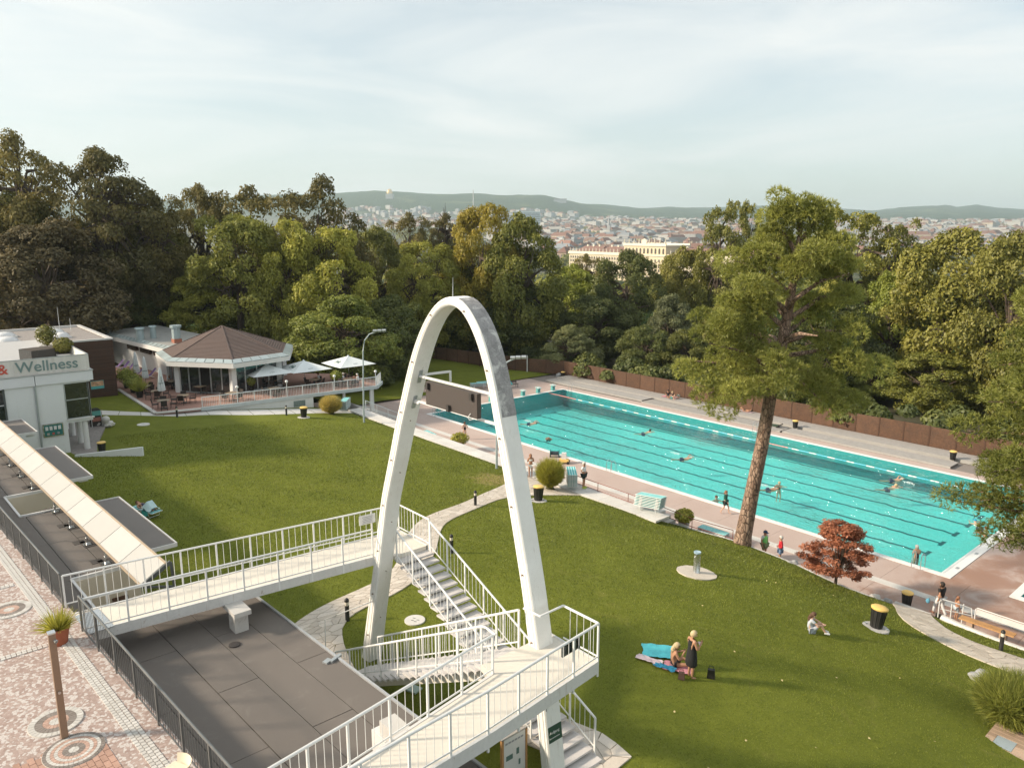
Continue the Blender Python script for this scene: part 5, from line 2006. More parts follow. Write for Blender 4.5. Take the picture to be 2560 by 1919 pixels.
TREES = [
 (-50.5, -27.0, 3, 27.8, 6.1, 'oak', 0.25, 'tall brownish oak with open crown rising highest behind the clad house'),
 (-43.0, -19.8, 3, 25.7, 6.4, 'oak', 0.25, 'tall brownish oak with ragged crown behind the clad house roof'),
 (-44.3, -13.7, 2, 22.6, 4.6, 'oak', 0.25, 'open-crowned oak leaning over the restaurant wing roof'),
 (-49.4, -28.8, 3, 20.4, 6.3, 'olive', 0.1, 'olive green tree crowded behind the gravel roof'),
 (-37.8, -27.6, 3.5, 16.4, 7.1, 'beech', 0.05, 'dark purplish beech behind the skylight roof'),
 (-51.5, -15.9, 3.5, 19.2, 8.3, 'olive', 0.05, 'broad olive green tree behind the restaurant wing'),
 (-46.3, -14.5, 3.5, 8.6, 4.4, 'dark', 0.05, 'dark understorey tree in shade behind the wing chimney'),
 (-50.3, -5.3, 1, 24.2, 4.4, 'oak', 0.2, 'thin brown oak standing between two broad oaks'),
 (-45.3, 0.5, 0, 25.8, 7.0, 'oak', 0.15, 'broad dark oak behind the light green maples'),
 (-33.6, 4.9, 0, 26.0, 6.7, 'oak', 0.12, 'broad dark oak at the end of the oak row, hill beside it'),
 (-33.2, -6.9, 3, 18.0, 6.5, 'light', 0.06, 'tall light green maple rising over the shingled pyramid roof'),
 (-28.3, -2.7, 3, 17.2, 4.1, 'light', 0.06, 'narrow light green maple close to the pyramid roof apex'),
 (-40.0, -8.7, 3, 10.4, 4.9, 'light', 0.04, 'light green maple low over the restaurant wing vents'),
 (-24.7, 1.5, 2.5, 16.7, 5.5, 'light', 0.06, 'rounded bright green maple behind the open parasols'),
 (-17.3, -0.7, 2, 9.3, 5.7, 'leafy', 0.05, 'leafy green tree close behind the open parasols'),
 (-19.2, 7.8, 0.5, 10.3, 4.4, 'dark', 0.05, 'dark green tree in shade between parasols and arch'),
 (-42.5, 19.1, -1, 20.5, 4.4, 'broad', 0.12, 'mid green tree showing above the shaded gap'),
 (-56.1, 34.0, -2, 24.8, 4.7, 'oak', 0.2, 'dark open tree beside the flat-topped one'),
 (-54.8, 41.6, -2, 24.2, 3.7, 'oak', 0.45, 'small flat-topped dark tree with bare stem'),
 (-30.8, 20.4, -1, 18.3, 5.2, 'light', 0.1, 'pale green rounded tree beside the arch crown'),
 (-26.7, 28.3, -2, 24.9, 5.0, 'gold', 0.1, 'tall golden green tree behind the arch crown'),
 (-21.4, 31.3, -2, 23.0, 5.8, 'broad', 0.08, 'tall deep green tree beside the golden one'),
 (-29.8, 27.8, -1, 15.0, 5.7, 'broad', 0.04, 'dense green tree filling the arch opening'),
 (-23.6, 31.9, -1, 12.3, 7.0, 'dark', 0.04, 'dense dark green tree behind the weathered arch haunch'),
 (-33.0, 25.6, -0.5, 5.8, 4.4, 'dark', 0.04, 'dark low tree behind the far lawn fence'),
 (-32.0, 52.8, -3, 15.9, 5.3, 'bright', 0.1, 'bright green tree in front of the palace corner'),
 (-40.0, 65.0, -4, 19.0, 3.2, 'oak', 0.3, 'small open tree standing before the palace windows'),
 (-17.7, 51.0, -2, 17.8, 5.6, 'dark', 0.06, 'dark green rounded tree hiding the palace wing'),
 (-12.6, 38.5, -1, 10.5, 5.1, 'dark', 0.04, 'dark green tree below the palace corner'),
 (-1.6, 42.2, -1, 11.5, 4.4, 'grey', 0.04, 'grey green rounded tree behind the sun decks'),
 (-8.6, 29.3, 0, 6.5, 3.9, 'grey', 0.03, 'grey green shrubby tree over the fence near the far lawn'),
 (-0.6, 35.6, 0, 6.4, 3.4, 'dark', 0.03, 'dark evergreen tree over the fence behind the seated family'),
 (4.8, 37.3, 0, 6.1, 3.0, 'broad', 0.03, 'green tree over the fence next to the pine branches'),
 (-16.5, 64.7, -3, 18.9, 4.9, 'olive', 0.06, 'olive tree in front of the palace attic'),
 (-9.0, 64.2, -3, 27.0, 4.2, 'sparse', 0.22, 'tall sparse tree with bare twigs beside the palace'),
 (-7.2, 69.4, -3, 27.6, 3.1, 'sparse', 0.22, 'tall sparse tree with bare twigs behind the pine crown'),
 (5.3, 47.0, -1, 11.2, 4.4, 'olive', 0.04, 'olive tree behind the tall pine'),
 (11.4, 66.5, -1, 23.9, 6.4, 'sparse', 0.15, 'tall open green tree close behind the pine crown'),
 (17.0, 69.8, -1, 21.9, 4.6, 'sparse', 0.2, 'tall open green tree with spreading arm beside the olive tree'),
 (19.3, 45.0, 0, 11.2, 6.1, 'dark', 0.03, 'dark tree filling the shade behind the pine trunk'),
 (23.1, 57.1, -1, 15.3, 4.4, 'bright', 0.04, 'bright green tree between pine and olive tree'),
 (25.7, 46.2, 0, 4.9, 3.2, 'leafy', 0.03, 'leafy green tree leaning over the brown fence'),
 (30.9, 52.4, -0.5, 19.4, 6.6, 'olive', 0.03, 'big olive brown tree hanging over the fence'),
 (38.1, 48.4, -0.5, 19.1, 5.1, 'olive', 0.03, 'big olive brown tree at the fence end'),
 (32.6, 45.0, 0, 5.9, 4.5, 'broad', 0.03, 'dense green tree low over the fence by the last bin'),
 (19.3, 35.8, 0, 6.3, 3.7, 'broad', 0.03, 'green tree low over the fence behind the pine trunk'),
]
def build_trees():
 rnd = random.Random(9)
 for i, (u, v, bz, h, r, kind, fr, lab) in enumerate(TREES):
  h, bz = h + bz - wood_z(u, v) + .1, wood_z(u, v) - .1
  root = thing('dense_tree' if KINDSET[kind] == 'dense' else 'slender_tree' if kind in ('light', 'gold', 'sparse') else 'broad_tree', lab, 'tree', (u, v, bz))
  cs = CROWNS[KINDSET[kind]]
  cm, tm = cs[i % len(cs)]
  zb = h * fr
  hc = (h - zb) / 2
  zc = zb + hc
  rz = rnd.uniform(0, 6.28)
  k = hc / 1.12
  c = link('crown', cm, root, (0, 0, zc), (0, 0, rz), (r * 1.08, r * 1.08, k))
  c.material_slots[0].link = 'OBJECT'
  c.material_slots[0].material = LEAF[kind]
  link('trunk', tm, root, (0, 0, 0), (0, 0, rz), (r, r, zc))
build_trees()
# ------------------------------------------------------------------ undergrowth behind the fence (nobody could count it)
def build_undergrowth():
 rng = np.random.default_rng(77)
 Ps, Ns, Ts = [], [], []
 for (a, b, n) in (((-60, 27), (-12, 33), 60), ((-12, 29), (52, 33), 70), ((-60, -22), (-40, 8), 34), ((-40, -6), (-14, 2), 26), ((-10, 60), (60, 70), 40)):
  for i in range(n):
   t = rng.random()
   c = np.array([lerp(a[0], b[0], t) + rng.normal() * 1.5, lerp(a[1], b[1], t) + rng.normal() * 2.0, rng.uniform(.2, 1.6)])
   r = rng.uniform(1.0, 2.1)
   k = 420
   d = sph(rng, k)
   d[:, 2] = np.abs(d[:, 2])
   Ps.append(c + d * r * rng.uniform(.7, 1, (k, 1)))
   Ns.append(d + sph(rng, k) * .7)
   Ts.append(np.full(k, rng.uniform(.2, .8)) + rng.uniform(-.2, .2, k))
 P, N, T = map(np.concatenate, (Ps, Ns, Ts))
 me = leaf_mesh('undergrowth', P, N, .30 * rng.uniform(.6, 1.3, len(P)), T, LEAF['dark'], 1.5, rng)
 tag(link('undergrowth', me), 'dark leafy undergrowth filling the wood behind the brown fence', 'undergrowth', kind='stuff')
build_undergrowth()

# ------------------------------------------------------------------ the tall pine by the pool
def bark_pine_material():
 m, n, l, b = _nodes('pine_bark')
 tc = objvec(n)
 mp = n.new("ShaderNodeMapping")
 mp.inputs['Scale'].default_value = (1, 1, .45)
 l.new(tc, mp.inputs[0])
 vo = n.new("ShaderNodeTexVoronoi")
 vo.feature = 'DISTANCE_TO_EDGE'
 vo.inputs['Scale'].default_value = 6.5
 l.new(mp.outputs[0], vo.inputs['Vector'])
 vc = n.new("ShaderNodeTexVoronoi")
 vc.inputs['Scale'].default_value = 6.5
 l.new(mp.outputs[0], vc.inputs['Vector'])
 sp = n.new("ShaderNodeSeparateColor")
 l.new(vc.outputs['Color'], sp.inputs[0])
 c = ramp(n, l, sp.outputs[0], 0, (.20, .125, .085, 1), 1, (.37, .26, .19, 1))
 c = mixc(n, l, ramp(n, l, vo.outputs['Distance'], .02, (1, 1, 1, 1), .10, (0, 0, 0, 1)), c, (.055, .035, .026, 1))
 l.new(c, b.inputs['Base Color'])
 b.inputs['Roughness'].default_value = .95
 bump(n, l, b, vo.outputs['Distance'], 1.0, .06)
 return m
pine_bark = bark_pine_material()
needle_mat = leafmat('pine_needles', (.080, .092, .018), (.245, .245, .062), .4, .05, 1.9)
needle_dark = leafmat('pine_needles_dark', (.058, .072, .012), (.185, .190, .042), .35, .05, 1.75)
def needle_crown(name, puffs, tufts, tl, tw, mt, seed, per=6):
 """puffs: (centre, radius) clouds of needle tufts"""
 rng = np.random.default_rng(seed)
 tot = sum(r ** 2 for _, r in puffs)
 Ps, Ds, Ts = [], [], []
 for c, r in puffs:
  n = max(8, int(tufts * r ** 2 / tot))
  d = sph(rng, n)
  d[:, 2] = d[:, 2] * .8 + .25
  d /= np.linalg.norm(d, axis=1, keepdims=True)
  q = np.array(c) + d * r * (rng.uniform(.55, 1.0, n) ** .6)[:, None] * np.array([1.08, 1.08, .8])
  t0 = rng.uniform(-.3, .3)
  for k in range(per):
   dd_ = d * .75 + sph(rng, n) * .85 + np.array([0, 0, .28])
   dd_ /= np.linalg.norm(dd_, axis=1, keepdims=True)
   Ps.append(q)
   Ds.append(dd_)
   Ts.append(.5 + t0 + rng.uniform(-.3, .3, n))
 P, D, T = map(np.concatenate, (Ps, Ds, Ts))
 n = len(P)
 return blade_mesh(name, P, D, tl * rng.uniform(.7, 1.25, n), tw * rng.uniform(.7, 1.3, n), T, mt, rng)
def build_pine():
 base = Vector((41.72, -7.1, .85))
 root = thing('pine_tree', 'tall pine with long bare leaning trunk standing at the pool side', 'tree', base)
 right, fw = RGT, -FWD
 tr = [(41.72, -7.1, .6), (41.78, -7.04, 1.6), (42.0, -6.8, 4.2), (42.25, -6.5, 7.0), (42.46, -6.26, 10.2), (42.72, -5.98, 12.6), (42.9, -5.75, 15.0), (43.05, -5.6, 17.6), (43.12, -5.5, 20.0)]
 m = MB()
 m.tube(tr, [.58, .47, .40, .37, .34, .30, .24, .16, .06], 14)
 m.build('trunk', pine_bark, root, True)
 # main boughs: height on the trunk, reach to the picture's side (along RGT) and towards the camera, rise
 rnd = random.Random(5)
 puffs = []
 lim = MB()
 tz = [p[2] for p in tr]
 def at(z):
  return Vector((interp(z, tz, [p[0] for p in tr]), interp(z, tz, [p[1] for p in tr]), z))
 boughs = [(10.6, -3.7, .4, -.6), (11.0, -4.6, -.5, .7), (11.2, -4.0, 1.0, 1.7), (11.6, 3.8, -.4, -1.6), (12.0, 4.6, .6, -.4), (11.2, 3.2, 1.4, -1.6),
              (12.4, -3.6, .8, 1.2), (12.4, -3.2, -1.4, 1.6), (12.8, 3.8, .8, .8), (13.2, 2.6, -1.4, 1.2), (13.6, -3.2, .4, 1.6), (14.0, 3.6, -.2, 1.4),
              (14.4, -2.6, 1.0, 1.2), (15.0, 2.8, .8, 1.6), (15.4, -3.0, -.6, 1.8), (16.0, 1.8, -.8, 1.2), (16.4, -2.2, .4, 1.4), (17.0, 2.2, .4, 1.2), (17.6, -1.4, -.4, 1.6), (18.2, 1.3, .3, 1.3), (18.8, -.6, .5, 1.3),
              (11.6, -.8, 3.0, .2), (13.0, .6, 3.2, .6), (14.6, -.4, 2.6, 1.0), (12.4, .4, -3.2, .4), (14.2, -.6, -2.8, .8), (16.2, .2, 2.0, 1.2), (16.6, .3, -2.0, 1.0), (10.9, 1.8, 2.2, -.9), (10.8, -2.6, 2.4, -.8)]
 for z, rx, ry, dz in boughs:
  s = at(z)
  e = s + right * rx + fw * ry + Vector((0, 0, dz))
  mid = s.lerp(e, .5) + Vector((0, 0, .35 + rnd.uniform(-.2, .3)))
  lim.tube([s, mid, e], [.16, .10, .03], 6)
  if abs(ry) > 2.4 and z > 12.2:
   continue
  n = 6
  rx = rx * .68 if rx > 0 else rx * .9
  for k in range(n):
   t = .45 + .55 * (k + 1) / n
   p = s.lerp(e, t) if t > .5 else mid
   p = s * (1 - t) ** 2 + mid * 2 * t * (1 - t) + e * t * t
   p = p + Vector((rnd.uniform(-.7, .7), rnd.uniform(-.7, .7), rnd.uniform(-.55, .6)))
   puffs.append((tuple(p - root.location), rnd.uniform(.48, .92)))
 puffs += [(tuple(at(19.6) - root.location + Vector((0, 0, .5))), .8), (tuple(at(20) + right * .7 - root.location), .7), (tuple(at(19.2) - right * .8 - root.location), .8)]
 lim.build('bough', pine_bark, root, True)
 me = needle_crown('crown', puffs, 25000, .24, .042, needle_mat, 8)
 link('crown', me, root)
build_pine()
def build_side_pine():
 root = thing('pine_tree', 'bushy green pine with hanging boughs at the end of the pool', 'tree', (57.3, -5.8, 0))
 m = MB()
 m.tube([(57.3, -5.8, -.2), (57.35, -5.8, 6), (57.3, -5.7, 12), (57.3, -5.7, 18)], [.42, .36, .24, .06], 12)
 m.build('trunk', pine_bark, root, True)
 rnd = random.Random(12)
 puffs, lim = [], MB()
 for i in range(72):
  z = 5.2 + 12.3 * (i / 71) ** .95
  reach = interp(z, [4.5, 6, 9, 13, 16, 18], [4.3, 5.0, 5.0, 4.2, 3.0, 1.0]) * rnd.uniform(.82, 1.05)
  a = i * 2.39996
  s = Vector((57.3, -5.75, z))
  e = s + Vector((math.cos(a) * reach, math.sin(a) * reach, rnd.uniform(-.5, .6)))
  mid = s.lerp(e, .5) + Vector((0, 0, .3))
  lim.tube([s, mid, e], [.11, .07, .02], 5)
  for k in range(5):
   t = .4 + .6 * (k + 1) / 5
   p = s * (1 - t) ** 2 + mid * 2 * t * (1 - t) + e * t * t + Vector((rnd.uniform(-.4, .4), rnd.uniform(-.4, .4), rnd.uniform(-.1, .35)))
   puffs.append((tuple(p - root.location), rnd.uniform(.5, .9)))
 lim.build('bough', pine_bark, root, True)
 link('crown', needle_crown('crown', puffs, 36000, .24, .042, needle_dark, 15), root)
build_side_pine()
# red Japanese maple
def build_red_maple():
 root = thing('japanese_maple', 'small red-leaved maple with forked stem at the lawn edge', 'tree', (47.7, -7.85, .95))
 rng = np.random.default_rng(3)
 m = MB()
 b = Vector((47.7, -7.85, .8))
 rnd = random.Random(2)
 m.tube([b, b + Vector((.02, 0, .5)), b + Vector((.05, .02, .75))], [.10, .075, .07], 8)
 Ps, Ns, Ts = [], [], []
 c0 = b + Vector((.05, .02, .7))
 for i in range(74):
  a = rnd.uniform(0, 6.28)
  h = rnd.uniform(.25, 2.75)
  rr = interp(h, [.2, .7, 1.3, 2.0, 2.8], [1.2, 1.85, 1.75, 1.25, .5]) * rnd.uniform(.45, 1.0)
  e = c0 + Vector((math.cos(a) * rr, math.sin(a) * rr, h))
  mid = c0.lerp(e, .5) + Vector((0, 0, .16))
  m.tube([c0, mid, e], [.026, .013, .004], 5)
  n = 260
  d = sph(rng, n)
  r = rnd.uniform(.25, .42)
  q = np.array(e) + d * r * np.array([1.25, 1.25, .42]) * rng.uniform(.3, 1, (n, 1))
  Ps.append(q - np.array(root.location))
  Ns.append(d * .3 + sph(rng, n) * .6 + np.array([0, 0, .8]))
  Ts.append(np.full(n, rnd.uniform(.25, .75)) + rng.uniform(-.25, .25, n))
 m.build('trunk', bark, root, True)
 P, N, T = map(np.concatenate, (Ps, Ns, Ts))
 red = leafmat('leaf_red_maple', (.085, .030, .016), (.270, .110, .058), .35, .0)
 link('crown', leaf_mesh('crown', P, N, 0.075 * rng.uniform(.6, 1.3, len(P)), T, red, 1.9, rng), root)
build_red_maple()

# ------------------------------------------------------------------ ornamental grasses and pot plants
grass_gold = leafmat('ornamental_grass', (.15, .165, .020), (.42, .38, .07), .45, .05, 1.4)
grass_tan = leafmat('ornamental_grass_tan', (.14, .12, .03), (.38, .30, .10), .4, .05)
grass_green = leafmat('ornamental_grass_green', (.060, .075, .015), (.21, .21, .05), .4, .05)
def ornamental_grass(u, v, z, r, h, n, mt, label, seed):
 rng = np.random.default_rng(seed)
 root = thing('ornamental_grass', label, 'grass clump', (u, v, z))
 Ps, Ds, Ls, Ws, Ts = [], [], [], [], []
 # arching stems end on a rounded dome, finer blades fan out from them
 d = sph(rng, n)
 d[:, 2] = d[:, 2] * .9 + .12
 tip = d * np.array([r, r, h * .5]) * rng.uniform(.86, 1.04, (n, 1)) + np.array([0, 0, h * .52])
 tip[:, 2] = np.maximum(tip[:, 2], .05)
 P0 = np.c_[tip[:, :2] * .12, np.zeros(n)]
 mid = P0 + (tip - P0) * .5 + np.array([0, 0, h * .16]) * (1 - np.abs(d[:, 2:3]))
 V0, V1 = mid - P0, tip - mid
 L0, L1 = np.linalg.norm(V0, axis=1), np.linalg.norm(V1, axis=1)
 t = rng.uniform(.0, 1, n)
 V2 = V1 / L1[:, None] + sph(rng, n) * .6
 V2 /= np.linalg.norm(V2, axis=1, keepdims=True)
 low = blade_mesh('blades', np.r_[P0, mid - V0 * .1, mid + V1 * .45], np.r_[V0 / L0[:, None], V1 / L1[:, None], V2], np.r_[L0 * 1.05, L1 * 1.15, L1 * .9], np.r_[np.full(n, .03), np.full(n, .036), np.full(n, .03)], np.r_[t * .5, t, t], mt, rng)
 link('blades', low, root)
 m = MB()
 m.lathe((u, v, z - .05), [(r * .32, 0), (r * .34, .08), (r * .2, .25), (.02, .3)], 10)
 m.build('root_clump', mat('root_clump', (.06, .055, .02), .95, .3), root)
ornamental_grass(29.7, -11.0, 2.05, .95, 1.95, 5200, grass_gold, 'round bright ornamental grass clump beside the pool path', 1)
ornamental_grass(25.6, -10.9, 2.05, .6, 1.0, 1600, grass_gold, 'small ornamental grass tuft hidden beside the arch leg and lamp post', 4)
ornamental_grass(1.75, -12.4, 2.25, 1.0, 1.65, 5200, grass_tan, 'tan plumed ornamental grass clump by the terrace wall', 2)
ornamental_grass(57.95, -16.2, 2.25, 1.3, 1.75, 6500, grass_green, 'large dark ornamental grass clump beside the small wooden deck', 3)
def potted(u, v, z, pot, r, h, n, mt, label, spread, name='potted_plant', potmat=None, seed=0, leafw=.045):
 rng = np.random.default_rng(seed + 50)
 root = thing(name, label, 'potted plant', (u, v, z))
 m = MB()
 m.lathe((u, v, z), [(pot[0] * .72, 0), (pot[0], pot[1] * .9), (pot[0] * 1.08, pot[1] * .9), (pot[0] * 1.08, pot[1]), (pot[0] * .9, pot[1]), (pot[0] * .88, pot[1] * .93)], 16)
 m.build('pot', potmat or terracotta, root, True)
 m = MB()
 m.lathe((u, v, z + pot[1] * .92), [(pot[0] * .9, 0), (.01, .02)], 12)
 m.build('soil', soil, root)
 a = rng.uniform(0, 2 * PI, n)
 tilt = rng.uniform(.05, spread, n)
 D = np.c_[np.cos(a) * np.sin(tilt), np.sin(a) * np.sin(tilt), np.cos(tilt)]
 P = np.c_[np.cos(a), np.sin(a), np.zeros(n)] * pot[0] * .4 + np.array([0, 0, pot[1] * .9])
 link('foliage', blade_mesh('foliage', P, D, h * rng.uniform(.6, 1.05, n), np.full(n, leafw), rng.uniform(.2, .9, n), mt, rng), root)
 return root
potted(42.75, -41.2, PZ, (.27, .46), .5, .62, 420, grass_gold, 'spiky palm in a square-shouldered terracotta pot at the plaza railing', 1.35, seed=1, leafw=.03)
def bushy_pot(u, v, z, pot, r, h, label, mt, potmat, seed, name='potted_shrub'):
 rng = np.random.default_rng(seed)
 root = thing(name, label, 'potted plant', (u, v, z))
 m = MB()
 m.lathe((u, v, z), [(pot[0] * .75, 0), (pot[0], pot[1]), (pot[0] * .88, pot[1]), (pot[0] * .85, pot[1] * .92)], 14)
 m.build('pot', potmat, root, True)
 n = 1500
 d = sph(rng, n)
 P = d * np.array([r, r, h / 2]) * rng.uniform(.4, 1, (n, 1)) + np.array([0, 0, pot[1] + h / 2])
 link('foliage', leaf_mesh('foliage', P, d + sph(rng, n) * .6, .12 * rng.uniform(.6, 1.3, n), rng.uniform(0, 1, n), mt, 1.7, rng), root)
 m = MB()
 for i in range(7):
  a = i * .9
  m.tube([(u, v, z + pot[1] * .8), (u + math.cos(a) * r * .5, v + math.sin(a) * r * .5, z + pot[1] + h * .6)], [.02, .006], 5)
 m.build('stem', bark, root)
bushy_pot(37.9, -7.45, .75, (.36, .55), .62, .85, 'flowering shrub in a round white planter below the stacked loungers', grass_gold, white_paint, 21)
bushy_pot(12.9, -5.9, 0.0, (.42, .6), .85, 1.05, 'leafy shrub in a low pot next to the bathing child', grass_gold, concrete, 22)
bushy_pot(-4.2, -33.4, 9.5, (.65, .5), .8, 1.7, 'round evergreen in a white tub on the roof terrace', LEAF['olive'], white_paint, 23)
bushy_pot(.9, -33.2, 9.5, (.55, .5), .7, 1.2, 'evergreen in a tub behind the letters of the roof terrace', LEAF['olive'], white_paint, 24)
potted(-10.6, -25.5, TZ, (.34, .62), .6, 1.5, 240, grass_green, 'tall palm in a black pot at the terrace edge', 1.1, seed=3, potmat=black_plastic, leafw=.09)
bushy_pot(-13.5, -25.3, TZ, (.3, .5), 1.0, 1.3, 'big leafy shrub in a dark pot in front of the clad wall', LEAF['leafy'], black_plastic, 25)
bushy_pot(-16.2, -25.2, TZ, (.3, .5), 1.1, 1.6, 'leafy shrub in a dark pot close to the brown cladding corner', LEAF['leafy'], black_plastic, 26)
bushy_pot(-3.5, -9.0, TZ, (.3, .5), .6, 1.1, 'leafy shrub in a dark pot on the terrace between the parasols', LEAF['leafy'], black_plastic, 27)
bushy_pot(-6.6, -16.5, TZ, (.3, .5), .5, 1.0, 'leafy shrub in a dark pot by the pavilion glazing', LEAF['leafy'], black_plastic, 28)

# ------------------------------------------------------------------ grass blades on the near lawn, fallen leaves
def on_path(U, V):
 bad = np.zeros(len(U), bool)
 for A, B in PATHS:
  for i in range(len(A) - 1):
   q = np.array([A[i], A[i + 1], B[i + 1], B[i]])
   s = None
   ins_ = np.ones(len(U), bool)
   neg = np.ones(len(U), bool)
   for k in range(4):
    p, r = q[k], q[(k + 1) % 4]
    cr = (r[0] - p[0]) * (V - p[1]) - (r[1] - p[1]) * (U - p[0])
    ins_ &= cr >= -.02
    neg &= cr <= .02
   bad |= ins_ | neg
 return bad
def build_grass():
 rng = np.random.default_rng(5)
 n = 560000
 # more blades where they show larger
 U = rng.uniform(3, 62, n)
 V = rng.uniform(-37, -7, n)
 hi = np.interp(U, VHI_U, VHI_V)
 d = (U - CAMP.x) * FWD.x + (V - CAMP.y) * FWD.y
 keep = (V < hi - .06) & (rng.random(n) < np.clip((26.0 / np.maximum(d, 12)) ** 1.5, .12, 1)) & (d > 12)
 keep &= ~((U > 40.6) & (V < -35.2)) & ~((U < 40.7) & (V < -36.3)) & ~((U < 8) & (V < -31))
 for (cu, cv, cr) in ((45.1, -16.3, .98), (52.0, -13.15, .55), (31.7, -13.9, .5), (57.95, -16.2, .5), (41.39, -29.34, .45), (49.6, -24.4, 1.0)):
  keep &= np.hypot(U - cu, V - cv) > cr
 U, V = U[keep], V[keep]
 k = ~on_path(U, V)
 U, V = U[k], V[k]
 Z = np.empty(len(U))
 for i in range(0, len(U), 20000):
  Z[i:i + 20000] = lawn_zs(U[i:i + 20000], V[i:i + 20000])
 n = len(U)
 D = sph(rng, n) * .75
 D[:, 2] = 1
 D /= np.linalg.norm(D, axis=1, keepdims=True)
 dist = (U - CAMP.x) * FWD.x + (V - CAMP.y) * FWD.y
 s = np.clip(dist / 26, .8, 1.8)
 t = rng.random(n) + .25 * np.sin(U * .9 + 3 * np.sin(V * .35)) * np.sin(V * .8)
 gm = leafmat('lawn_blades', (.056, .074, .008), (.250, .272, .042), .35, .0, 1.3)
 me = blade_mesh('grass', np.c_[U, V, Z - .005], D, .055 * s * rng.uniform(.6, 1.3, n), .020 * s, t, gm, rng)
 tag(link('grass', me), 'short mown green grass covering the sloping lawn', 'grass', kind='stuff')
build_grass()
def fallen_leaves():
 rnd = random.Random(31)
 m = MB()
 m.add([(-.06, -.03, .0), (.0, -.045, .012), (.07, .0, .0), (0, .045, .014), (-.05, .03, .004)], [(0, 1, 2, 3, 4)])
 me = m.mesh('fallen_leaf', mat('fallen_leaf', (.62, .50, .24), .8, .2))
 i = 0
 for (u, v) in ((47.0, -13.4), (47.3, -13.1), (49.1, -11.0), (50.6, -21.7), (44.5, -22.0), (51.8, -26.8), (53.4, -19.6), (55.2, -24.6), (55.8, -22.4), (53.9, -26.2), (56.9, -20.2), (54.5, -16.9), (52.6, -21.9), (48.0, -27.2), (56.6, -25.2), (47.6, -19.4), (57.3, -26.9), (54.0, -28.2)):
  o = link('fallen_leaf', me, None, (u, v, lawn_z(u, v) + .045), (rnd.uniform(-.3, .3), rnd.uniform(-.3, .3), rnd.uniform(0, 6)), (rnd.uniform(.4, .75),) * 3)
  tag(o, 'single pale yellow fallen leaf lying on the lawn', 'leaf', 'fallen leaves scattered on the lawn')
fallen_leaves()
# ------------------------------------------------------------------ garden fittings
def gz(u, v):
 return lawn_z(u, v)
# bollard lights
def make_bollard():
 t = thing('bollard_light', 'x', 'bollard', (0, 0, 0), 'bollard lights along the garden paths')
 m = MB()
 m.lathe((0, 0, -.05), [(.10, 0), (.085, .03), (.085, .68), (.01, .68)], 14)
 m.build('post', black_plastic, t, True)
 m = MB()
 m.lathe((0, 0, .63), [(.078, 0), (.078, .15), (.01, .15)], 14)
 m.build('lens', mat('bollard_lens', (.68, .62, .52), .4, .05), t, True)
 m = MB()
 m.lathe((0, 0, .78), [(.09, 0), (.09, .05), (.075, .10), (.04, .135), (.005, .145)], 14)
 m.build('cap', black_plastic, t, True)
 return t
bp, used = make_bollard(), []
for u, v, lab in ((39.66, -31.3, 'black bollard light on the grass between roof edge and path'), (36.9, -24.3, 'black bollard light beside the stair on the winding path'),
                  (30.9, -18.2, 'black bollard light halfway along the path to the pool'), (55.5, -8.85, 'black bollard light next to the wooden bench'),
                  (-1.8, -24.9, 'black bollard light at the terrace corner'), (1.25, -16.5, 'black bollard light in front of the white terrace wall')):
 place(bp, used, (u, v, gz(u, v) + .02), 0, lab)
# bins
def make_bin(slab):
 t = thing('litter_bin', 'x', 'bin', (0, 0, 0), 'black litter bins with yellow lids')
 if slab:
  m = MB()
  m.lathe((0, 0, -.06), [(.48, 0), (.48, .085), (.46, .095), (.01, .095)], 22)
  m.build('slab', concrete, t)
  for a in (.6, 3.9):
   q = MB()
   q.lathe((math.cos(a) * .37, math.sin(a) * .37, .035), [(.075, 0), (.07, .03), (.04, .03), (.01, .015)], 12)
   q.build('ashtray', steel, t, True)
 m = MB()
 m.lathe((0, 0, .03), [(.20, 0), (.235, .3), (.27, .74), (.24, .74), (.22, .70)], 18)
 m.build('body', black_plastic, t, True)
 for i in range(12):
  a = 2 * PI * i / 12
  q = MB()
  q.bar((math.cos(a) * .205, math.sin(a) * .205, .05), (math.cos(a) * .272, math.sin(a) * .272, .72), .035, .02)
  q.build('rib', black_plastic, t)
 m = MB()
 m.lathe((0, 0, .76), [(.30, 0), (.315, .03), (.315, .06), (.26, .10), (.12, .115), (.01, .115)], 12)
 m.build('lid', yellow_lid, t, True)
 return t
b1, u1_ = make_bin(True), []
for u, v, lab in ((52.0, -13.15, 'tall black bin with yellow lid on a round slab above the deck path'), (31.68, -13.9, 'black bin with yellow lid on a round slab by the bright ornamental grass'), (2.6, -15.5, 'black bin with yellow lid on a round slab by the tan ornamental grass')):
 o = place(b1, u1_, (u, v, gz(u, v) + .01), 0, lab, 1.12)
 o.rotation_euler = Vector((gz(u - .4, v) - gz(u + .4, v), gz(u, v - .4) - gz(u, v + .4), .8 * 2)).to_track_quat('Z', 'Y').to_euler()
b2, u2_ = make_bin(False), []
for u, v, z, lab in ((50.35, -5.48, 0, 'black bin with yellow lid on the deck below the stone path'), (28.38, 23.0, .16, 'black bin with yellow lid behind the leaning trunk by the fence'), (42.4, 23.1, .2, 'black bin with yellow lid at the end of the sun decks'), (-5.6, 24.9, 0.0, 'black bin with yellow lid at the corner of far lawn and fence'), (7.7, -32.75, 3.82, 'yellow-lidded bin behind the white wedge wall')):
 place(b2, u2_, (u, v, z), random.uniform(0, 6), lab, .92)
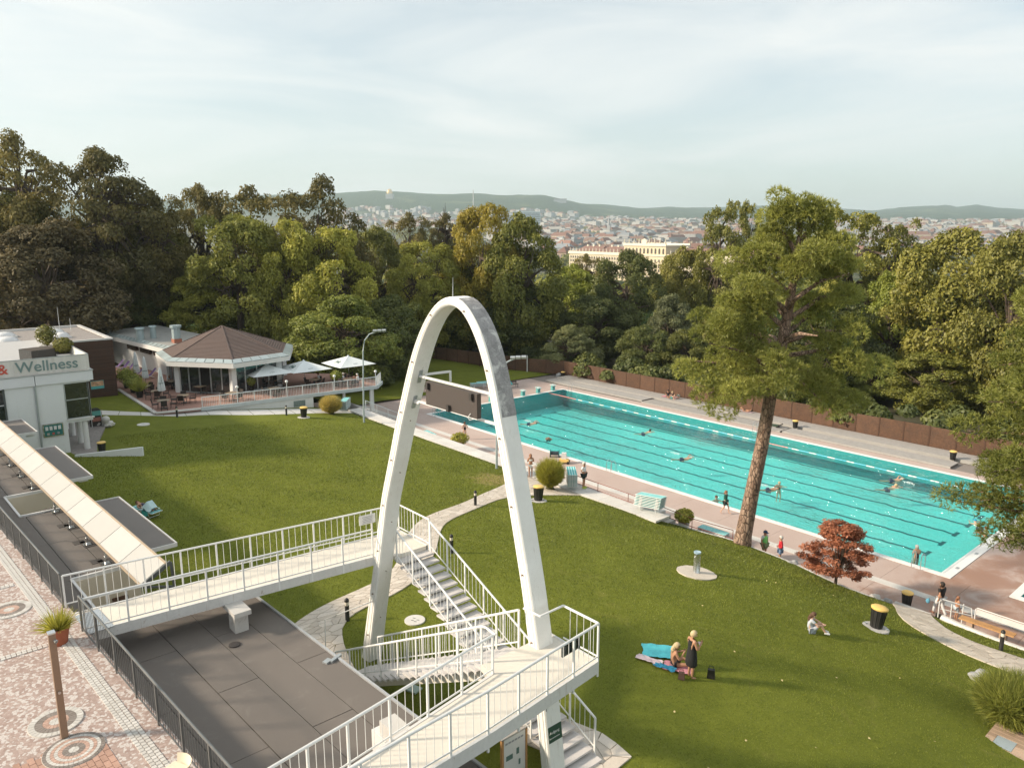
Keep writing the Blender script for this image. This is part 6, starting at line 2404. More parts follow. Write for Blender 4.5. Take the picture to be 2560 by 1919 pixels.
# flood lamps
def flood_lamp(base, pts, heads, label):
 root = thing('flood_lamp', label, 'lamp post', base)
 m = MB()
 m.cyl(base, (base[0], base[1], base[2] + 1.2), .09, .085, 10)
 m.tube([(base[0], base[1], base[2] + 1.1)] + pts, [.075] + [.055] * len(pts), 8)
 m.build('post', mat('lamp_post_paint', (.36, .42, .44), .45, .08, 2, 20, 0), root, True)
 for h in heads:
  q = MB()
  q.box(h, (.34, .26, .14), .86, .35)
  hd = q.build('lamp_head', grey_metal, root)
  q = MB()
  q.box((h[0], h[1], h[2] - .075), (.28, .2, .02), .86, .35)
  q.build('lamp_glass', mat('lamp_glass', (.5, .55, .58), .15, .05), hd)
flood_lamp((6.03, -11.4, 2.1), [(6.12, -11.28, 8.6), (6.22, -11.14, 9.5), (6.5, -10.8, 10.05), (6.9, -10.4, 10.25)], [(6.85, -10.45, 10.34), (7.1, -10.15, 10.36), (7.36, -9.85, 10.38)], 'tall curved flood lamp at the corner of the white walk')
flood_lamp((24.02, -10.9, 2.0), [(24.05, -10.85, 8.4), (24.2, -10.65, 9.3), (24.5, -10.3, 9.85), (24.85, -9.9, 10.1)], [(24.75, -10.0, 10.15), (25.0, -9.72, 10.18), (25.26, -9.42, 10.2)], 'tall curved flood lamp half hidden behind the arch leg')
q = MB()
q.cyl((-10.9, 23.3, 0), (-10.9, 23.3, 2.45), .06, None, 8)
q.lathe((-10.9, 23.3, 2.43), [(.075, 0), (.075, .04), (.02, .07)], 8)
tag(q.build('fence_mast', white_metal, None, True, (-10.9, 23.3, 0)), 'thin white mast in front of the brown fence bend', 'mast')
# starting blocks
def make_block():
 t = thing('starting_block', 'teal starting block at the head of the pool lanes', 'starting block', (0, 0, 0), 'starting blocks in a row')
 m = MB()
 m.add([(-.25, -.22, 0), (.12, -.22, 0), (.12, .22, 0), (-.25, .22, 0), (-.18, -.2, .62), (.10, -.2, .56), (.10, .2, .56), (-.18, .2, .62)],
          [(3, 2, 1, 0), (4, 5, 6, 7), (0, 1, 5, 4), (1, 2, 6, 5), (2, 3, 7, 6), (3, 0, 4, 7)])
 m.build('pedestal', mat('block_teal', (.10, .34, .33), .6), t)
 m = MB()
 m.box((-.02, 0, .64), (.62, .54, .05), ry=.10)
 m.build('platform', mat('block_pale', (.50, .62, .60), .7), t)
 m = MB()
 m.tube([(.2, -.2, .58), (.24, -.2, .5), (.24, .2, .5), (.2, .2, .58)], .018, 6)
 m.build('grip_bar', steel, t)
 return t
sb, us_ = make_block(), []
for k in range(8):
 place(sb, us_, (-.42, 1.21 + 2.42 * k, 0.03), 0)
# ladders
def make_ladder():
 t = thing('pool_ladder', 'x', 'ladder', (0, 0, 0), 'steel pool ladders')
 for s in (-.24, .24):
  m = MB()
  m.tube([(s, -.55, 0), (s, -.55, .55), (s, -.5, .78), (s, -.34, .90), (s, -.12, .84), (s, .05, .55), (s, .08, .1), (s, .08, -1.0)], .022, 8)
  m.build('rail', steel, t, True)
 for i in range(4):
  m = MB()
  m.box((0, .09, -.12 - .26 * i), (.46, .08, .03))
  m.build('rung', steel, t)
 return t
ld, ul_ = make_ladder(), []
for u, v, rz, lab in ((48.85, 0.0, 0, 'steel pool ladder where the bather stands in the shallow corner'), (25.5, 0.0, 0, 'steel pool ladder halfway along the deck side'), (1.2, 0.0, 0, 'steel pool ladder next to the starting blocks on the deck side'), (1.3, PW, PI, 'steel pool ladder next to the starting blocks on the fence side'), (26.3, PW, PI, 'steel pool ladder on the fence side behind the leaning pine')):
 place(ld, ul_, (u, v, .03), rz, lab)
# lane rope with floats
def lane_rope():
 root = thing('lane_rope', 'floating lane rope of white, teal and red floats along the pool', 'lane rope', (25, 16.88, -.07))
 m = MB()
 m.tube([(u, 16.88 + .05 * noise.noise((u * .3, 0, 0)), -.05) for u in np.linspace(0, 50, 60)], .012, 5)
 m.build('cord', white_metal, root)
 ms = {}
 for n_, c_ in (('w', (.80, .78, .74)), ('t', (.05, .45, .62)), ('r', (.62, .20, .18))):
  f = MB()
  f.lathe((0, 0, 0), [(.02, -.16), (.045, -.13), (.045, .13), (.02, .16)], 8)
  ms[n_] = f.mesh('float', mat('float_' + n_, c_, .4, .05))
 for i in range(150):
  u = .3 + i * .33
  c = 'r' if u < 4.6 or u > 46 or 29 < u < 31 else ('w' if i % 5 < 2 else 't')
  piece('float', ms[c], root, (u, 16.88 + .05 * noise.noise((u * .3, 0, 0)), -.045), (0, PI / 2, 0))
lane_rope()
# low dark red handrail along the wall edge
def red_rail():
 root = thing('hand_rail', 'dark red double handrail along the top of the pool wall', 'handrail', (34, -8.8, 2))
 red = mat('rust_red_paint', (.20, .055, .035), .5, .12)
 pts = [(29.4, -8.85, 2.0), (32, -8.85, 1.98), (34.6, -8.85, 1.95), (36.4, -8.6, 1.75), (38.6, -7.6, 1.15), (40.9, -6.75, .9)]
 for h in (.62, .10):
  m = MB()
  m.tube([(p[0], p[1], p[2] + h) for p in pts], .022, 6)
  m.build('rail', red, root, True)
 for p in pts:
  m = MB()
  m.cyl((p[0], p[1], p[2] - .05), (p[0], p[1], p[2] + .62), .022, None, 6)
  m.build('rail_post', red, root)
red_rail()
# pool-cleaning cart and cable reel
def cleaner():
 root = thing('pool_cleaner', 'yellow pool cleaning cart with white filter box on the deck', 'cleaner', (21.5, -1.6, 0))
 m = MB()
 m.box((21.5, -1.6, .26), (.85, .55, .22), .7, taper=.85)
 m.build('chassis', yellow_lid, root)
 m = MB()
 m.box((21.45, -1.55, .62), (.42, .38, .52), .7, taper=.9)
 m.build('filter_box', white_paint, root)
 w = MB()
 w.cyl((0, -.04, 0), (0, .04, 0), .12, None, 12)
 wm = w.mesh('wheel', black_plastic)
 for a, b in ((.36, .3), (.36, -.3), (-.36, .3), (-.36, -.3)):
  c, s = math.cos(.7), math.sin(.7)
  piece('wheel', wm, root, (21.5 + a * c - b * s, -1.6 + a * s + b * c, .12), (0, 0, .7))
 root = thing('cable_reel', 'dark drum reel with teal discs beside the yellow cart', 'reel', (19.7, -.95, 0))
 m = MB()
 m.cyl((19.45, -1.15, .34), (19.95, -.72, .34), .17, None, 14)
 m.build('drum', mat('reel_hose', (.03, .05, .06), .6), root)
 for (x, y) in ((19.42, -1.18), (19.98, -.69)):
  m = MB()
  d = Vector((.5, .43, 0)).normalized() * .02
  m.cyl(Vector((x, y, .34)) - d, Vector((x, y, .34)) + d, .30, None, 16)
  m.build('disc', teal_dark, root)
  m = MB()
  m.box((x, y, .05), (.34, .10, .10), -.7)
  m.build('foot', black_plastic, root)
cleaner()
# rail and bench at the end of the stone path
def end_rail():
 root = thing('guard_rail', 'white tubular guard rail with white board at the deck steps', 'railing', (53, -5.5, 0))
 P = [(52.09, -6.05, .35), (52.52, -5.85, .3), (52.9, -5.45, .25), (53.25, -5.2, .22)]
 m = MB()
 m.tube([(52.05, -6.1, .30), (52.05, -6.1, 1.15), (52.15, -6.02, 1.25), (52.5, -5.86, 1.2), (53.2, -5.3, .95), (53.3, -5.25, .3)], .028, 8)
 m.tube([(52.1, -6.05, .75), (52.5, -5.86, .72), (53.25, -5.28, .58)], .02, 8)
 m.build('top_rail', white_metal, root, True)
 m = MB()
 m.tube([(53.36, -5.2, .2), (53.36, -5.2, .95), (53.42, -5.2, 1.02), (55.5, -5.2, 1.02), (55.56, -5.2, .95), (55.56, -5.2, .1)], .028, 8)
 m.build('end_loop', white_metal, root, True)
 m = MB()
 m.span((53.4, -5.215, .68), (55.5, -5.185, .96))
 m.build('board', mat('pale_board', (.66, .64, .62), .6), root)
 for p in P[1:3]:
  q = MB()
  q.cyl((p[0], p[1], .1), (p[0], p[1], 1.1), .026, None, 8)
  q.build('rail_post', white_metal, root)
 root = thing('bench', 'backless bench of warm wooden slats on stone feet', 'bench', (54.3, -6.75, .7))
 for i in range(4):
  q = MB()
  q.bar((53.2, -6.93 + .115 * i, 1.03), (55.45, -6.93 + .115 * i, 1.03), .10, .05)
  q.build('slat', wood_warm, root)
 for u in (53.65, 55.0):
  q = MB()
  q.span((u - .13, -6.92, .4), (u + .13, -6.6, 1.0))
  q.build('foot', mat('bench_foot', (.40, .27, .19), .85, .15), root)
end_rail()
# shower column on the lawn, standing on a round slab
def lawn_shower():
 u, v = 45.08, -16.28
 z = gz(u, v)
 root = thing('drinking_fountain', 'round steel fountain column on a pale circular slab in the lawn', 'fountain', (u, v, z))
 m = MB()
 rnd = random.Random(1)
 P = [(u + math.cos(a) * (.92 + rnd.uniform(-.03, .03)), v + math.sin(a) * (.92 + rnd.uniform(-.03, .03))) for a in np.linspace(0, 2 * PI, 27)[:-1]]
 m.prism(P, z - .5, [gz(*p) + .05 for p in P])
 m.build('slab', path_stone, root)
 m = MB()
 m.lathe((u, v, z + .04), [(.17, 0), (.155, .02), (.155, .95), (.01, .95)], 18)
 m.build('column', steel, root, True)
 m = MB()
 m.lathe((u, v, z + .99), [(.165, 0), (.165, .06), (.12, .06), (.05, .03), (.01, .03)], 18)
 m.build('basin', mat('basin_blue', (.35, .48, .55), .3), root, True)
 m = MB()
 m.tube([(u + .05, v - .16, z + .9), (u + .05, v - .24, z + .92), (u + .05, v - .26, z + .86)], .015, 6)
 m.build('tap', steel, root)
lawn_shower()
# shower post on the plaza
def plaza_shower():
 u, v = 47.12, -41.89
 root = thing('shower_post', 'slim square bronze shower column on the plaza mosaic', 'shower', (u, v, PZ))
 m = MB()
 m.span((u - .075, v - .065, PZ), (u + .075, v + .065, PZ + 2.42))
 m.build('column', mat('bronze_column', (.28, .185, .125), .5, .08, 1, 20, .05, metal=.25), root)
 m = MB()
 m.span((u - .08, v - .07, PZ + 2.42), (u + .08, v + .07, PZ + 2.45))
 m.build('cap', steel, root)
 m = MB()
 m.cyl((u + .07, v + .03, PZ + 2.28), (u + .13, v + .06, PZ + 2.26), .03, .04, 10)
 m.build('shower_head', steel, root)
 m = MB()
 m.cyl((u + .07, v + .0, PZ + 1.1), (u + .11, v, PZ + 1.1), .03, None, 10)
 m.build('push_button', steel, root)
plaza_shower()
def cream_chair():
 root = thing('plastic_chair', 'cream moulded plastic chair against the dark plaza railing', 'chair', (50.35, -40.62, PZ))
 cr = mat('cream_plastic', (.70, .62, .48), .45, .05)
 m = MB()
 m.box((50.35, -40.62, PZ + .42), (.5, .5, .05), .4)
 m.build('seat', cr, root)
 m = MB()
 m.grid(lambda s, t: (50.35 + math.cos(lerp(-.5, 2.6, s) + .0) * (.26 + .08 * t), -40.62 + math.sin(lerp(-.5, 2.6, s)) * (.26 + .08 * t), PZ + .38 + .24 * t), 10, 4)
 m.build('backrest', cr, root, True)
 for a in (.6, 2.2, 3.7, 5.3):
  q = MB()
  q.cyl((50.35 + .3 * math.cos(a), -40.62 + .3 * math.sin(a), PZ), (50.35 + .24 * math.cos(a), -40.62 + .24 * math.sin(a), PZ + .42), .025, .03, 8)
  q.build('leg', cr, root)
cream_chair()
# covers and stones
def round_cover(u, v, r, lab):
 z = gz(u, v)
 root = thing('manhole_cover', lab, 'manhole cover', (u, v, z))
 m = MB()
 m.lathe((u, v, z - .05), [(r, 0), (r, .095), (r * .97, .10), (.01, .10)], 26)
 m.build('lid', flag_white, root)
 for dx, dy in ((-.12, .05), (.1, .08), (-.02, -.1), (.13, -.07)):
  q = MB()
  q.box((u + dx, v + dy, z + .052), (.11, .03, .008), .6)
  q.build('slot', dark_metal, root)
round_cover(41.39, -29.34, .40, 'round pale cover with slots in the grass under the stair')
round_cover(-.03, -28.05, .48, 'round pale cover in the lawn before the terrace')
q = MB()
z = gz(45.1, -31.2)
q.box((45.3, -32.0, z + .05), (.5, .36, .06), .3)
tag(q.build('access_cover', mat('cover_green', (.36, .46, .42), .6), None, False, (45.3, -32.0, z)), 'pale green rectangular cover plate in the grass below the stair', 'cover')
def boulder(u, v, z, r, lab, seed):
 me = bpy.data.meshes.new('boulder')
 bm = bmesh.new()
 bmesh.ops.create_icosphere(bm, subdivisions=3, radius=1)
 for p in bm.verts:
  k = 1 + .35 * noise.noise(p.co * 1.3 + Vector((seed * 3.1, 0, 0))) + .12 * noise.noise(p.co * 4 + Vector((seed, 5, 0)))
  p.co = Vector((p.co.x * r[0], p.co.y * r[1], p.co.z * r[2])) * k
 bm.to_mesh(me)
 bm.free()
 me.materials.append(stone_grey if seed % 2 else flag_white)
 o = link('boulder', me, None, (u, v, z), (0, 0, seed))
 tag(o, lab, 'boulder', 'loose boulders')
boulder(56.1, -13.35, gz(56.1, -13.35) + .1, (.42, .34, .28), 'grey boulder beside the stone path and the dark ornamental grass', 1)
boulder(49.35, -6.95, .55, (.34, .26, .2), 'pale boulder at the lawn corner above the deck bin', 2)
boulder(49.85, -6.6, .4, (.26, .2, .2), 'grey boulder at the lawn corner above the deck bin', 3)
boulder(-6.5, 25.0, .15, (.5, .35, .35), 'grey boulder at the fence beside the far bin', 5)
boulder(44.9, -7.05, .9, (.3, .22, .18), 'grey stone at the lawn edge near the two standing men', 7)
boulder(-1.1, -31.1, 3.9, (.6, .4, .3), 'pale boulder in the gravel bed beside the sign', 6)
boulder(-.4, -30.5, 3.9, (.42, .36, .25), 'low pale boulder at the tip of the gravel bed', 8)
boulder(-2.3, -31.6, 4.0, (.7, .5, .55), 'pale rock pile in the gravel bed by the glazed bay', 10)
q = MB()
q.lathe((-.2, -30.7, 3.85), [(.2, 0), (.2, .08), (.12, .12), (.12, .2), (.24, .32), (.30, .48), (.28, .64), (.16, .76), (.01, .8)], 18)
tag(q.build('stone_ball', flag_white, None, True, (-.2, -30.7, 3.85)), 'white stone ball on a small foot beside the gravel bed', 'stone ball')
def a_board():
 root = thing('sign_stand', 'rounded sign stand with green header in the gravel bed', 'sign', (-.5, -31.3, 3.86))
 m = MB()
 pts = [(-.45, 0), (.45, 0)] + [(.45 * math.cos(a), 1.05 + .42 * math.sin(a)) for a in np.linspace(0, PI, 10)]
 vs = [(-.62, -31.3 + x, 3.86 + z) for x, z in pts] + [(-.56, -31.3 + x, 3.86 + z) for x, z in pts]
 k = len(pts)
 m.add(vs, [tuple(range(k)), tuple(reversed(range(k, 2 * k)))] + [(i, k + i, k + (i + 1) % k, (i + 1) % k) for i in range(k)])
 m.build('back_panel', mat('sign_dark', (.05, .045, .04), .6), root)
 m = MB()
 m.span((-.30, -31.66, 4.75), (-.27, -30.96, 5.12))
 m.build('header', mat('sign_teal', (.10, .33, .30), .5), root)
 for v in (-31.66, -30.96):
  m = MB()
  m.bar((-.28, v, 3.84), (-.28, v, 5.14), .03)
  m.build('leg', white_metal, root)
 m = MB()
 m.span((-.29, -31.6, 4.3), (-.27, -31.0, 4.6))
 m.build('panel', mat('sign_red', (.30, .12, .09), .6, .4, 8, 20, 0), root)
a_board()
def info_board():
 root = thing('info_board', 'white information board in a wooden frame under the footbridge', 'sign', (51.2, -32.75, 4.5))
 m = MB()
 m.span((51.18, -33.12, 4.75), (51.22, -32.38, 6.12))
 p = m.build('panel', mat('board_white', (.66, .66, .65), .5, .03), root)
 for v in (-33.15, -32.35):
  m = MB()
  m.span((51.16, v - .03, 4.35), (51.24, v + .03, 6.15))
  m.build('frame_post', wood_warm, root)
 m = MB()
 m.span((51.16, -33.18, 6.13), (51.24, -32.32, 6.18))
 m.build('top_rail', wood_grey, root)
 dk = mat('board_print', (.10, .17, .15), .6)
 for i in range(6):
  q = MB()
  q.span((51.222, -33.06 + .105 * i, 5.95), (51.226, -32.98 + .105 * i, 6.0))
  q.build('print', mat('grey_print', (.3, .3, .3)), p)
 for (v, z, w, h) in ((-32.92, 5.55, .22, .14), (-32.64, 5.62, .09, .18), (-32.92, 5.15, .10, .14), (-32.58, 5.28, .06, .16)):
  q = MB()
  q.span((51.222, v - w / 2, z - h / 2), (51.226, v + w / 2, z + h / 2))
  q.build('pictogram', dk, p)
 for i in range(3):
  q = MB()
  q.span((51.222, -33.0, 4.95 - .03 * i), (51.226, -32.6 + .03 * i, 4.962 - .03 * i))
  q.build('print', mat('grey_print', (.3, .3, .3)), p)
info_board()
def corner_deck():
 root = thing('wooden_hatch', 'small slatted wooden deck with a glass pane at the lawn edge', 'deck', (58.2, -17.6, 2.4))
 for i in range(9):
  v = -18.45 + .22 * i
  q = MB()
  if 2 <= i <= 4:
   q.span((57.6, v, 2.34), (57.85, v + .19, 2.46))
   q.span((58.42, v, 2.34), (59.6, v + .19, 2.46))
  else:
   q.span((57.6, v, 2.34), (59.6, v + .19, 2.46 + .004 * (i % 2)))
  q.build('plank', mat('hatch_wood', (.42, .31, .23), .8, .15, 2, 25, .3, rnd=.2), root)
 q = MB()
 q.span((57.86, -18.0, 2.40), (58.41, -17.38, 2.455))
 q.build('glass_pane', mat('hatch_glass', (.34, .40, .43), .15, .05), root)
 q = MB()
 q.span((57.62, -18.45, 2.1), (59.6, -16.5, 2.33))
 q.build('frame', soil, root)
corner_deck()

# ------------------------------------------------------------------ sun loungers
def make_lounger(kind):
 t = thing('sun_lounger', 'x', 'sun lounger', (0, 0, 0))
 fr = MB()
 fr.tube([(-.95, -.31, .33), (.95, -.31, .33), (.95, .31, .33), (-.95, .31, .33), (-.95, -.31, .33)], .018, 6)
 fr.build('frame', white_metal, t)
 for x in (-.6, .6):
  q = MB()
  q.tube([(x, -.31, .33), (x + .08, -.30, .06), (x + .08, .30, .06), (x, .31, .33)], .016, 6)
  q.build('leg', white_metal, t)
 s1, s2 = MB(), MB()
 for i in range(7):
  y = -.285 + .0815 * i
  (s1 if i % 2 else s2).box((.0, y + .04, .34), (1.86, .079, .012))
 s1.build('sling', teal_light, t)
 s2.build('sling', teal_cloth if kind == 0 else teal_dark, t)
 return t
L0, uL = make_lounger(0), []
def stack(u, v, z, rz, n, lab, grp, dz=.085, tilt=0.0, slide=0.0):
 for i in range(n):
  o = place(L0, uL, (u + slide * i, v, z + dz * i), rz, lab + (', topmost' if i == n - 1 else ''), None, grp)
  o.rotation_euler = (0, tilt, rz)
stack(30.2, -9.5, 2.03, R(139), 10, 'teal striped lounger in the upright stack next to the white-shirted man', 'loungers stacked on the strip')
stack(36.55, -9.15, 2.05, .05, 8, 'teal lounger in the leaning stack at the top of the stone steps', 'loungers stacked by the steps', .10, -.10, .02)
stack(.95, -10.5, 2.14, R(139), 10, 'teal lounger in the tall stack below the terrace corner', 'loungers stacked by the terrace')
stack(9.2, -6.6, 0.0, -.15, 7, 'teal lounger in the stack at the wall near the lamp post', 'loungers stacked at the wall foot', .11)
stack(18.5, -6.4, 0.0, 0, 5, 'teal lounger in the low stack between child and arch leg', 'loungers stacked at the wall foot')
stack(24.9, -7.4, 0.0, 1.3, 9, 'teal lounger in the high stack behind the woman in bikini', 'loungers stacked at the wall foot', .10)
stack(39.2, -6.2, 0.35, .05, 3, 'teal lounger in the low stack by the white planter', 'loungers stacked below the steps')
stack(-6.8, 11.6, .12, 1.2, 5, 'teal lounger in the stack on the far lawn', 'loungers stacked on the far lawn')
stack(-7.3, 13.0, .12, 1.2, 4, 'teal lounger in the lower stack on the far lawn', 'loungers stacked on the far lawn')
LB = (22.6, -33.95, gz(22.6, -33.95))
place(L0, uL, LB, R(20), 'teal lounger with a sunbather under a towel beside the canopy', 1.0, 'single lounger')
def far_bench():
 root = thing('bench', 'dark slatted bench with teal towel on the far deck edge', 'bench', (-4.6, 15.3, 0))
 for i in range(4):
  q = MB()
  q.bar((-4.95 + .1 * i, 14.5, .45), (-4.95 + .1 * i, 16.3, .45), .08, .03)
  q.build('seat_slat', wood_grey if i > 8 else mat('dark_wood', (.07, .05, .04), .7), root)
 for i in range(3):
  q = MB()
  q.bar((-5.05 - .03 * i, 14.5, .6 + .12 * i), (-5.05 - .03 * i, 16.3, .6 + .12 * i), .03, .09)
  q.build('back_slat', mat('dark_wood', (0, 0, 0)), root)
 for v in (14.6, 16.2):
  q = MB()
  q.bar((-4.7, v, 0), (-4.7, v, .45), .05)
  q.bar((-5.05, v, 0), (-5.1, v, .9), .05)
  q.build('leg', dark_metal, root)
 q = MB()
 q.grid(lambda s, t: (-5.06 + .45 * min(t * 2, 1) - .0, 14.6 + .7 * s, .49 + (.4 * (1 - t * 2) if t < .5 else 0) + .01 * math.sin(s * 20)), 6, 6)
 tag(q.build('towel', teal_cloth, None, True, (-4.8, 14.9, .5)), 'teal towel thrown over the dark bench on the far deck', 'towel')
far_bench()
# dark chest of floats on the far deck
def green_chest():
 root = thing('lounge_pad', 'dark green folded sun pad lying on the fence-side deck', 'pad', (26.9, 22.3, .16))
 m = MB()
 m.box((26.6, 22.35, .22), (.9, .6, .10), .2)
 m.build('mattress', mat('pad_green', (.03, .055, .03), .8, .3), root)
 m = MB()
 m.box((27.25, 22.1, .36), (.62, .5, .10), .2, 0, -.6)
 m.build('backrest', black_plastic, root)
green_chest()

# ------------------------------------------------------------------ terrace furniture
canvas = mat('parasol_canvas', (.70, .74, .74), .8, .04, .8, 30, .1)
emblem = mat('emblem_green', (.03, .10, .09), .7)
def make_parasol():
 t = thing('parasol', 'x', 'parasol', (0, 0, 0), 'open parasols on the terrace')
 m = MB()
 m.box((0, 0, .05), (.7, .7, .1))
 m.build('base', concrete, t)
 m = MB()
 m.cyl((0, 0, .1), (0, 0, 2.42), .03, None, 8)
 m.build('pole', steel, t)
 h0, h1, r = 1.72, 2.50, 2.08
 c = [(-r, -r), (r, -r), (r, r), (-r, r)]
 for i in range(4):
  a, b = c[i], c[(i + 1) % 4]
  q = MB()
  N = 6
  def f(s, k):
   ex, ey = lerp(a[0], b[0], s), lerp(a[1], b[1], s)
   sag = -.05 * math.sin(PI * s) * math.sin(PI * k) - .03 * math.sin(PI * s) * k
   return (ex * k, ey * k, lerp(h1, h0, k) + sag)
  q.grid(f, N, N)
  cp = q.build('canopy_panel', canvas, t, True)
  q = MB()
  q.add([(a[0], a[1], h0), (b[0], b[1], h0), (b[0], b[1], h0 - .13), ((a[0] + b[0]) / 2, (a[1] + b[1]) / 2, h0 - .16), (a[0], a[1], h0 - .13)], [(0, 1, 2, 3, 4)])
  if i == 0:
   # oval emblem on one panel
   g = MB()
   for (sx, k0, k1) in ((0, .46, .50), (0, .66, .70)):
    pass
   ring = []
   for j in range(20):
    w = 2 * PI * j / 20
    s, k = .5 + .18 * math.cos(w), .58 + .14 * math.sin(w)
    p = f(s, k)
    ring.append((p[0], p[1], p[2] + .012))
   g.tube(ring + [ring[0]], .022, 4)
   for w in (-.10, -.03, .04, .11):
    p, p2 = f(.5 + w, .52), f(.5 + w * .9, .64)
    g.bar((p[0], p[1], p[2] + .012), (p2[0], p2[1], p2[2] + .012), .07, .02)
   g.build('emblem', emblem, cp)
  if i == 1:
   g = MB()
   p, p2 = f(.42, .72), f(.58, .72)
   g.bar((p[0], p[1], p[2] + .012), (p2[0], p2[1], p2[2] + .012), .06, .012)
   g.build('emblem', emblem, cp)
 for a, b in c:
  q = MB()
  q.bar((0, 0, h1 - .04), (a, b, h0 - .03), .025)
  q.build('rib', white_metal, t)
 m = MB()
 m.lathe((0, 0, 2.42), [(.14, 0), (.10, .10), (.05, .16), (.01, .2)], 10)
 m.build('finial', canvas, t, True)
 return t
pp, up_ = make_parasol(), []
for u, v, lab in ((-6.86, -14.8, 'open white square parasol against the pavilion glazing'), (-6.35, -11.05, 'open white square parasol between the two others on the terrace'), (-6.05, -6.2, 'open white square parasol at the tree end of the terrace')):
 place(pp, up_, (u, v, TZ - .05), 0, lab, (1, 1, 1.0))
def make_closed():
 t = thing('closed_parasol', 'x', 'parasol', (0, 0, 0), 'furled parasols on the terrace')
 m = MB()
 m.box((0, 0, .04), (.55, .55, .08))
 m.build('base', concrete, t)
 m = MB()
 m.cyl((0, 0, .08), (0, 0, 3.1), .028, None, 8)
 m.build('pole', steel, t)
 m = MB()
 n = 16
 prof = [(.02, 3.2), (.09, 3.0), (.14, 2.5), (.19, 2.0), (.24, 1.5), (.27, 1.15), (.22, 1.05)]
 vs, fs = [], []
 for r, z in prof:
  for k in range(n):
   a = 2 * PI * k / n
   rr = r * (1 + .28 * (1 if k % 2 else -1))
   vs.append((rr * math.cos(a), rr * math.sin(a), z))
 for i in range(len(prof) - 1):
  for k in range(n):
   fs.append((i * n + k, (i + 1) * n + k, (i + 1) * n + (k + 1) % n, i * n + (k + 1) % n))
 m.add(vs, fs)
 cl = m.build('furled_canopy', canvas, t, True)
 q = MB()
 q.lathe((0, 0, 1.75), [(.235, 0), (.235, .05)], 12)
 q.build('tie', emblem, cl)
 q = MB()
 for i in range(5):
  q.box((.21, -.05 + .0 * i, 2.35 - .12 * i), (.02, .05 + .02 * (i % 2), .07))
 q.build('print', emblem, cl)
 return t
cp_, uc_ = make_closed(), []
for u, v, lab in ((-14.7, -23.8, 'furled white parasol next to the brown clad corner'), (-7.1, -24.5, 'furled white parasol standing among tables at the terrace lawn edge'), (-9.95, -19.4, 'furled white parasol in front of the pavilion entrance'), (-18.6, -23.6, 'furled white parasol by the purple deck chairs')):
 place(cp_, uc_, (u, v, TZ), random.uniform(0, 6), lab)
rattan = mat('dark_rattan', (.035, .026, .022), .7, .2, 4, 30, .2)
def make_table():
 t = thing('cafe_table', 'x', 'table', (0, 0, 0), 'tables on the terrace')
 m = MB()
 m.box((0, 0, .74), (.95, .95, .04))
 m.build('table_top', mat('table_top', (.26, .20, .14), .5, .15), t)
 m = MB()
 m.cyl((0, 0, .03), (0, 0, .72), .04, None, 8)
 m.build('pedestal', dark_metal, t)
 for a in (.785, 2.356):
  q = MB()
  c, s = math.cos(a) * .34, math.sin(a) * .34
  q.bar((-c, -s, .03), (c, s, .03), .06, .05)
  q.build('foot', dark_metal, t)
 return t
def make_cafe_chair():
 t = thing('cafe_chair', 'x', 'chair', (0, 0, 0), 'chairs around the terrace tables')
 m = MB()
 m.box((0, 0, .44), (.48, .48, .05))
 m.build('seat', rattan, t)
 m = MB()
 m.grid(lambda s, k: (-.24 + .48 * s, -.23 - .08 * k - .03 * math.sin(PI * s), .46 + .44 * k), 4, 3)
 m.box((0, -.31, .9), (.48, .04, .04))
 m.build('backrest', rattan, t)
 for x in (-.23, .23):
  q = MB()
  q.tube([(x, -.26, .68), (x, .1, .66), (x, .22, .62), (x, .22, .44)], .018, 5)
  q.build('armrest', rattan, t)
  for y in (-.22, .21):
   q = MB()
   q.cyl((x * 1.04, y * 1.05, 0), (x * .95, y, .44), .016, .018, 6)
   q.build('leg', rattan, t)
 return t
tt, ut_ = make_table(), []
ch, uc2 = make_cafe_chair(), []
where = [(-9.0, -24.4, 'by the black palm pot'), (-5.4, -23.2, 'at the start of the terrace railing'), (-4.3, -25.2, 'at the terrace corner next to the bollard'), (-12.2, -24.6, 'among the leafy shrubs'), (-13.0, -21.9, 'beside the pavilion pier'),
         (-4.6, -10.8, 'under the middle open parasol'), (-3.6, -19.4, 'inside the railing by the first globe lamp'), (-3.2, -15.6, 'inside the railing by the second globe lamp'), (-2.6, -8.2, 'at the tree end of the terrace railing'), (-5.6, -7.2, 'under the end parasol'), (-7.0, -14.2, 'under the parasol at the pavilion glazing'), (-8.6, -20.6, 'at the pavilion entrance')]
rnd = random.Random(6)
for u, v, w in where:
 a0 = rnd.uniform(0, 1.5)
 place(tt, ut_, (u, v, TZ), a0, 'square brown cafe table ' + w)
 for k in range(4 if w != 'at the pavilion entrance' else 2):
  a = a0 + PI / 2 * k + rnd.uniform(-.2, .2)
  d = rnd.uniform(.66, .82)
  cu, cv = u + math.cos(a) * d, v + math.sin(a) * d
  if cu > -2.2 + .095 * (cv + 22.6) - .4:
   continue
  place(ch, uc2, (cu, cv, TZ), a + PI / 2, 'dark rattan armchair at the table ' + w)
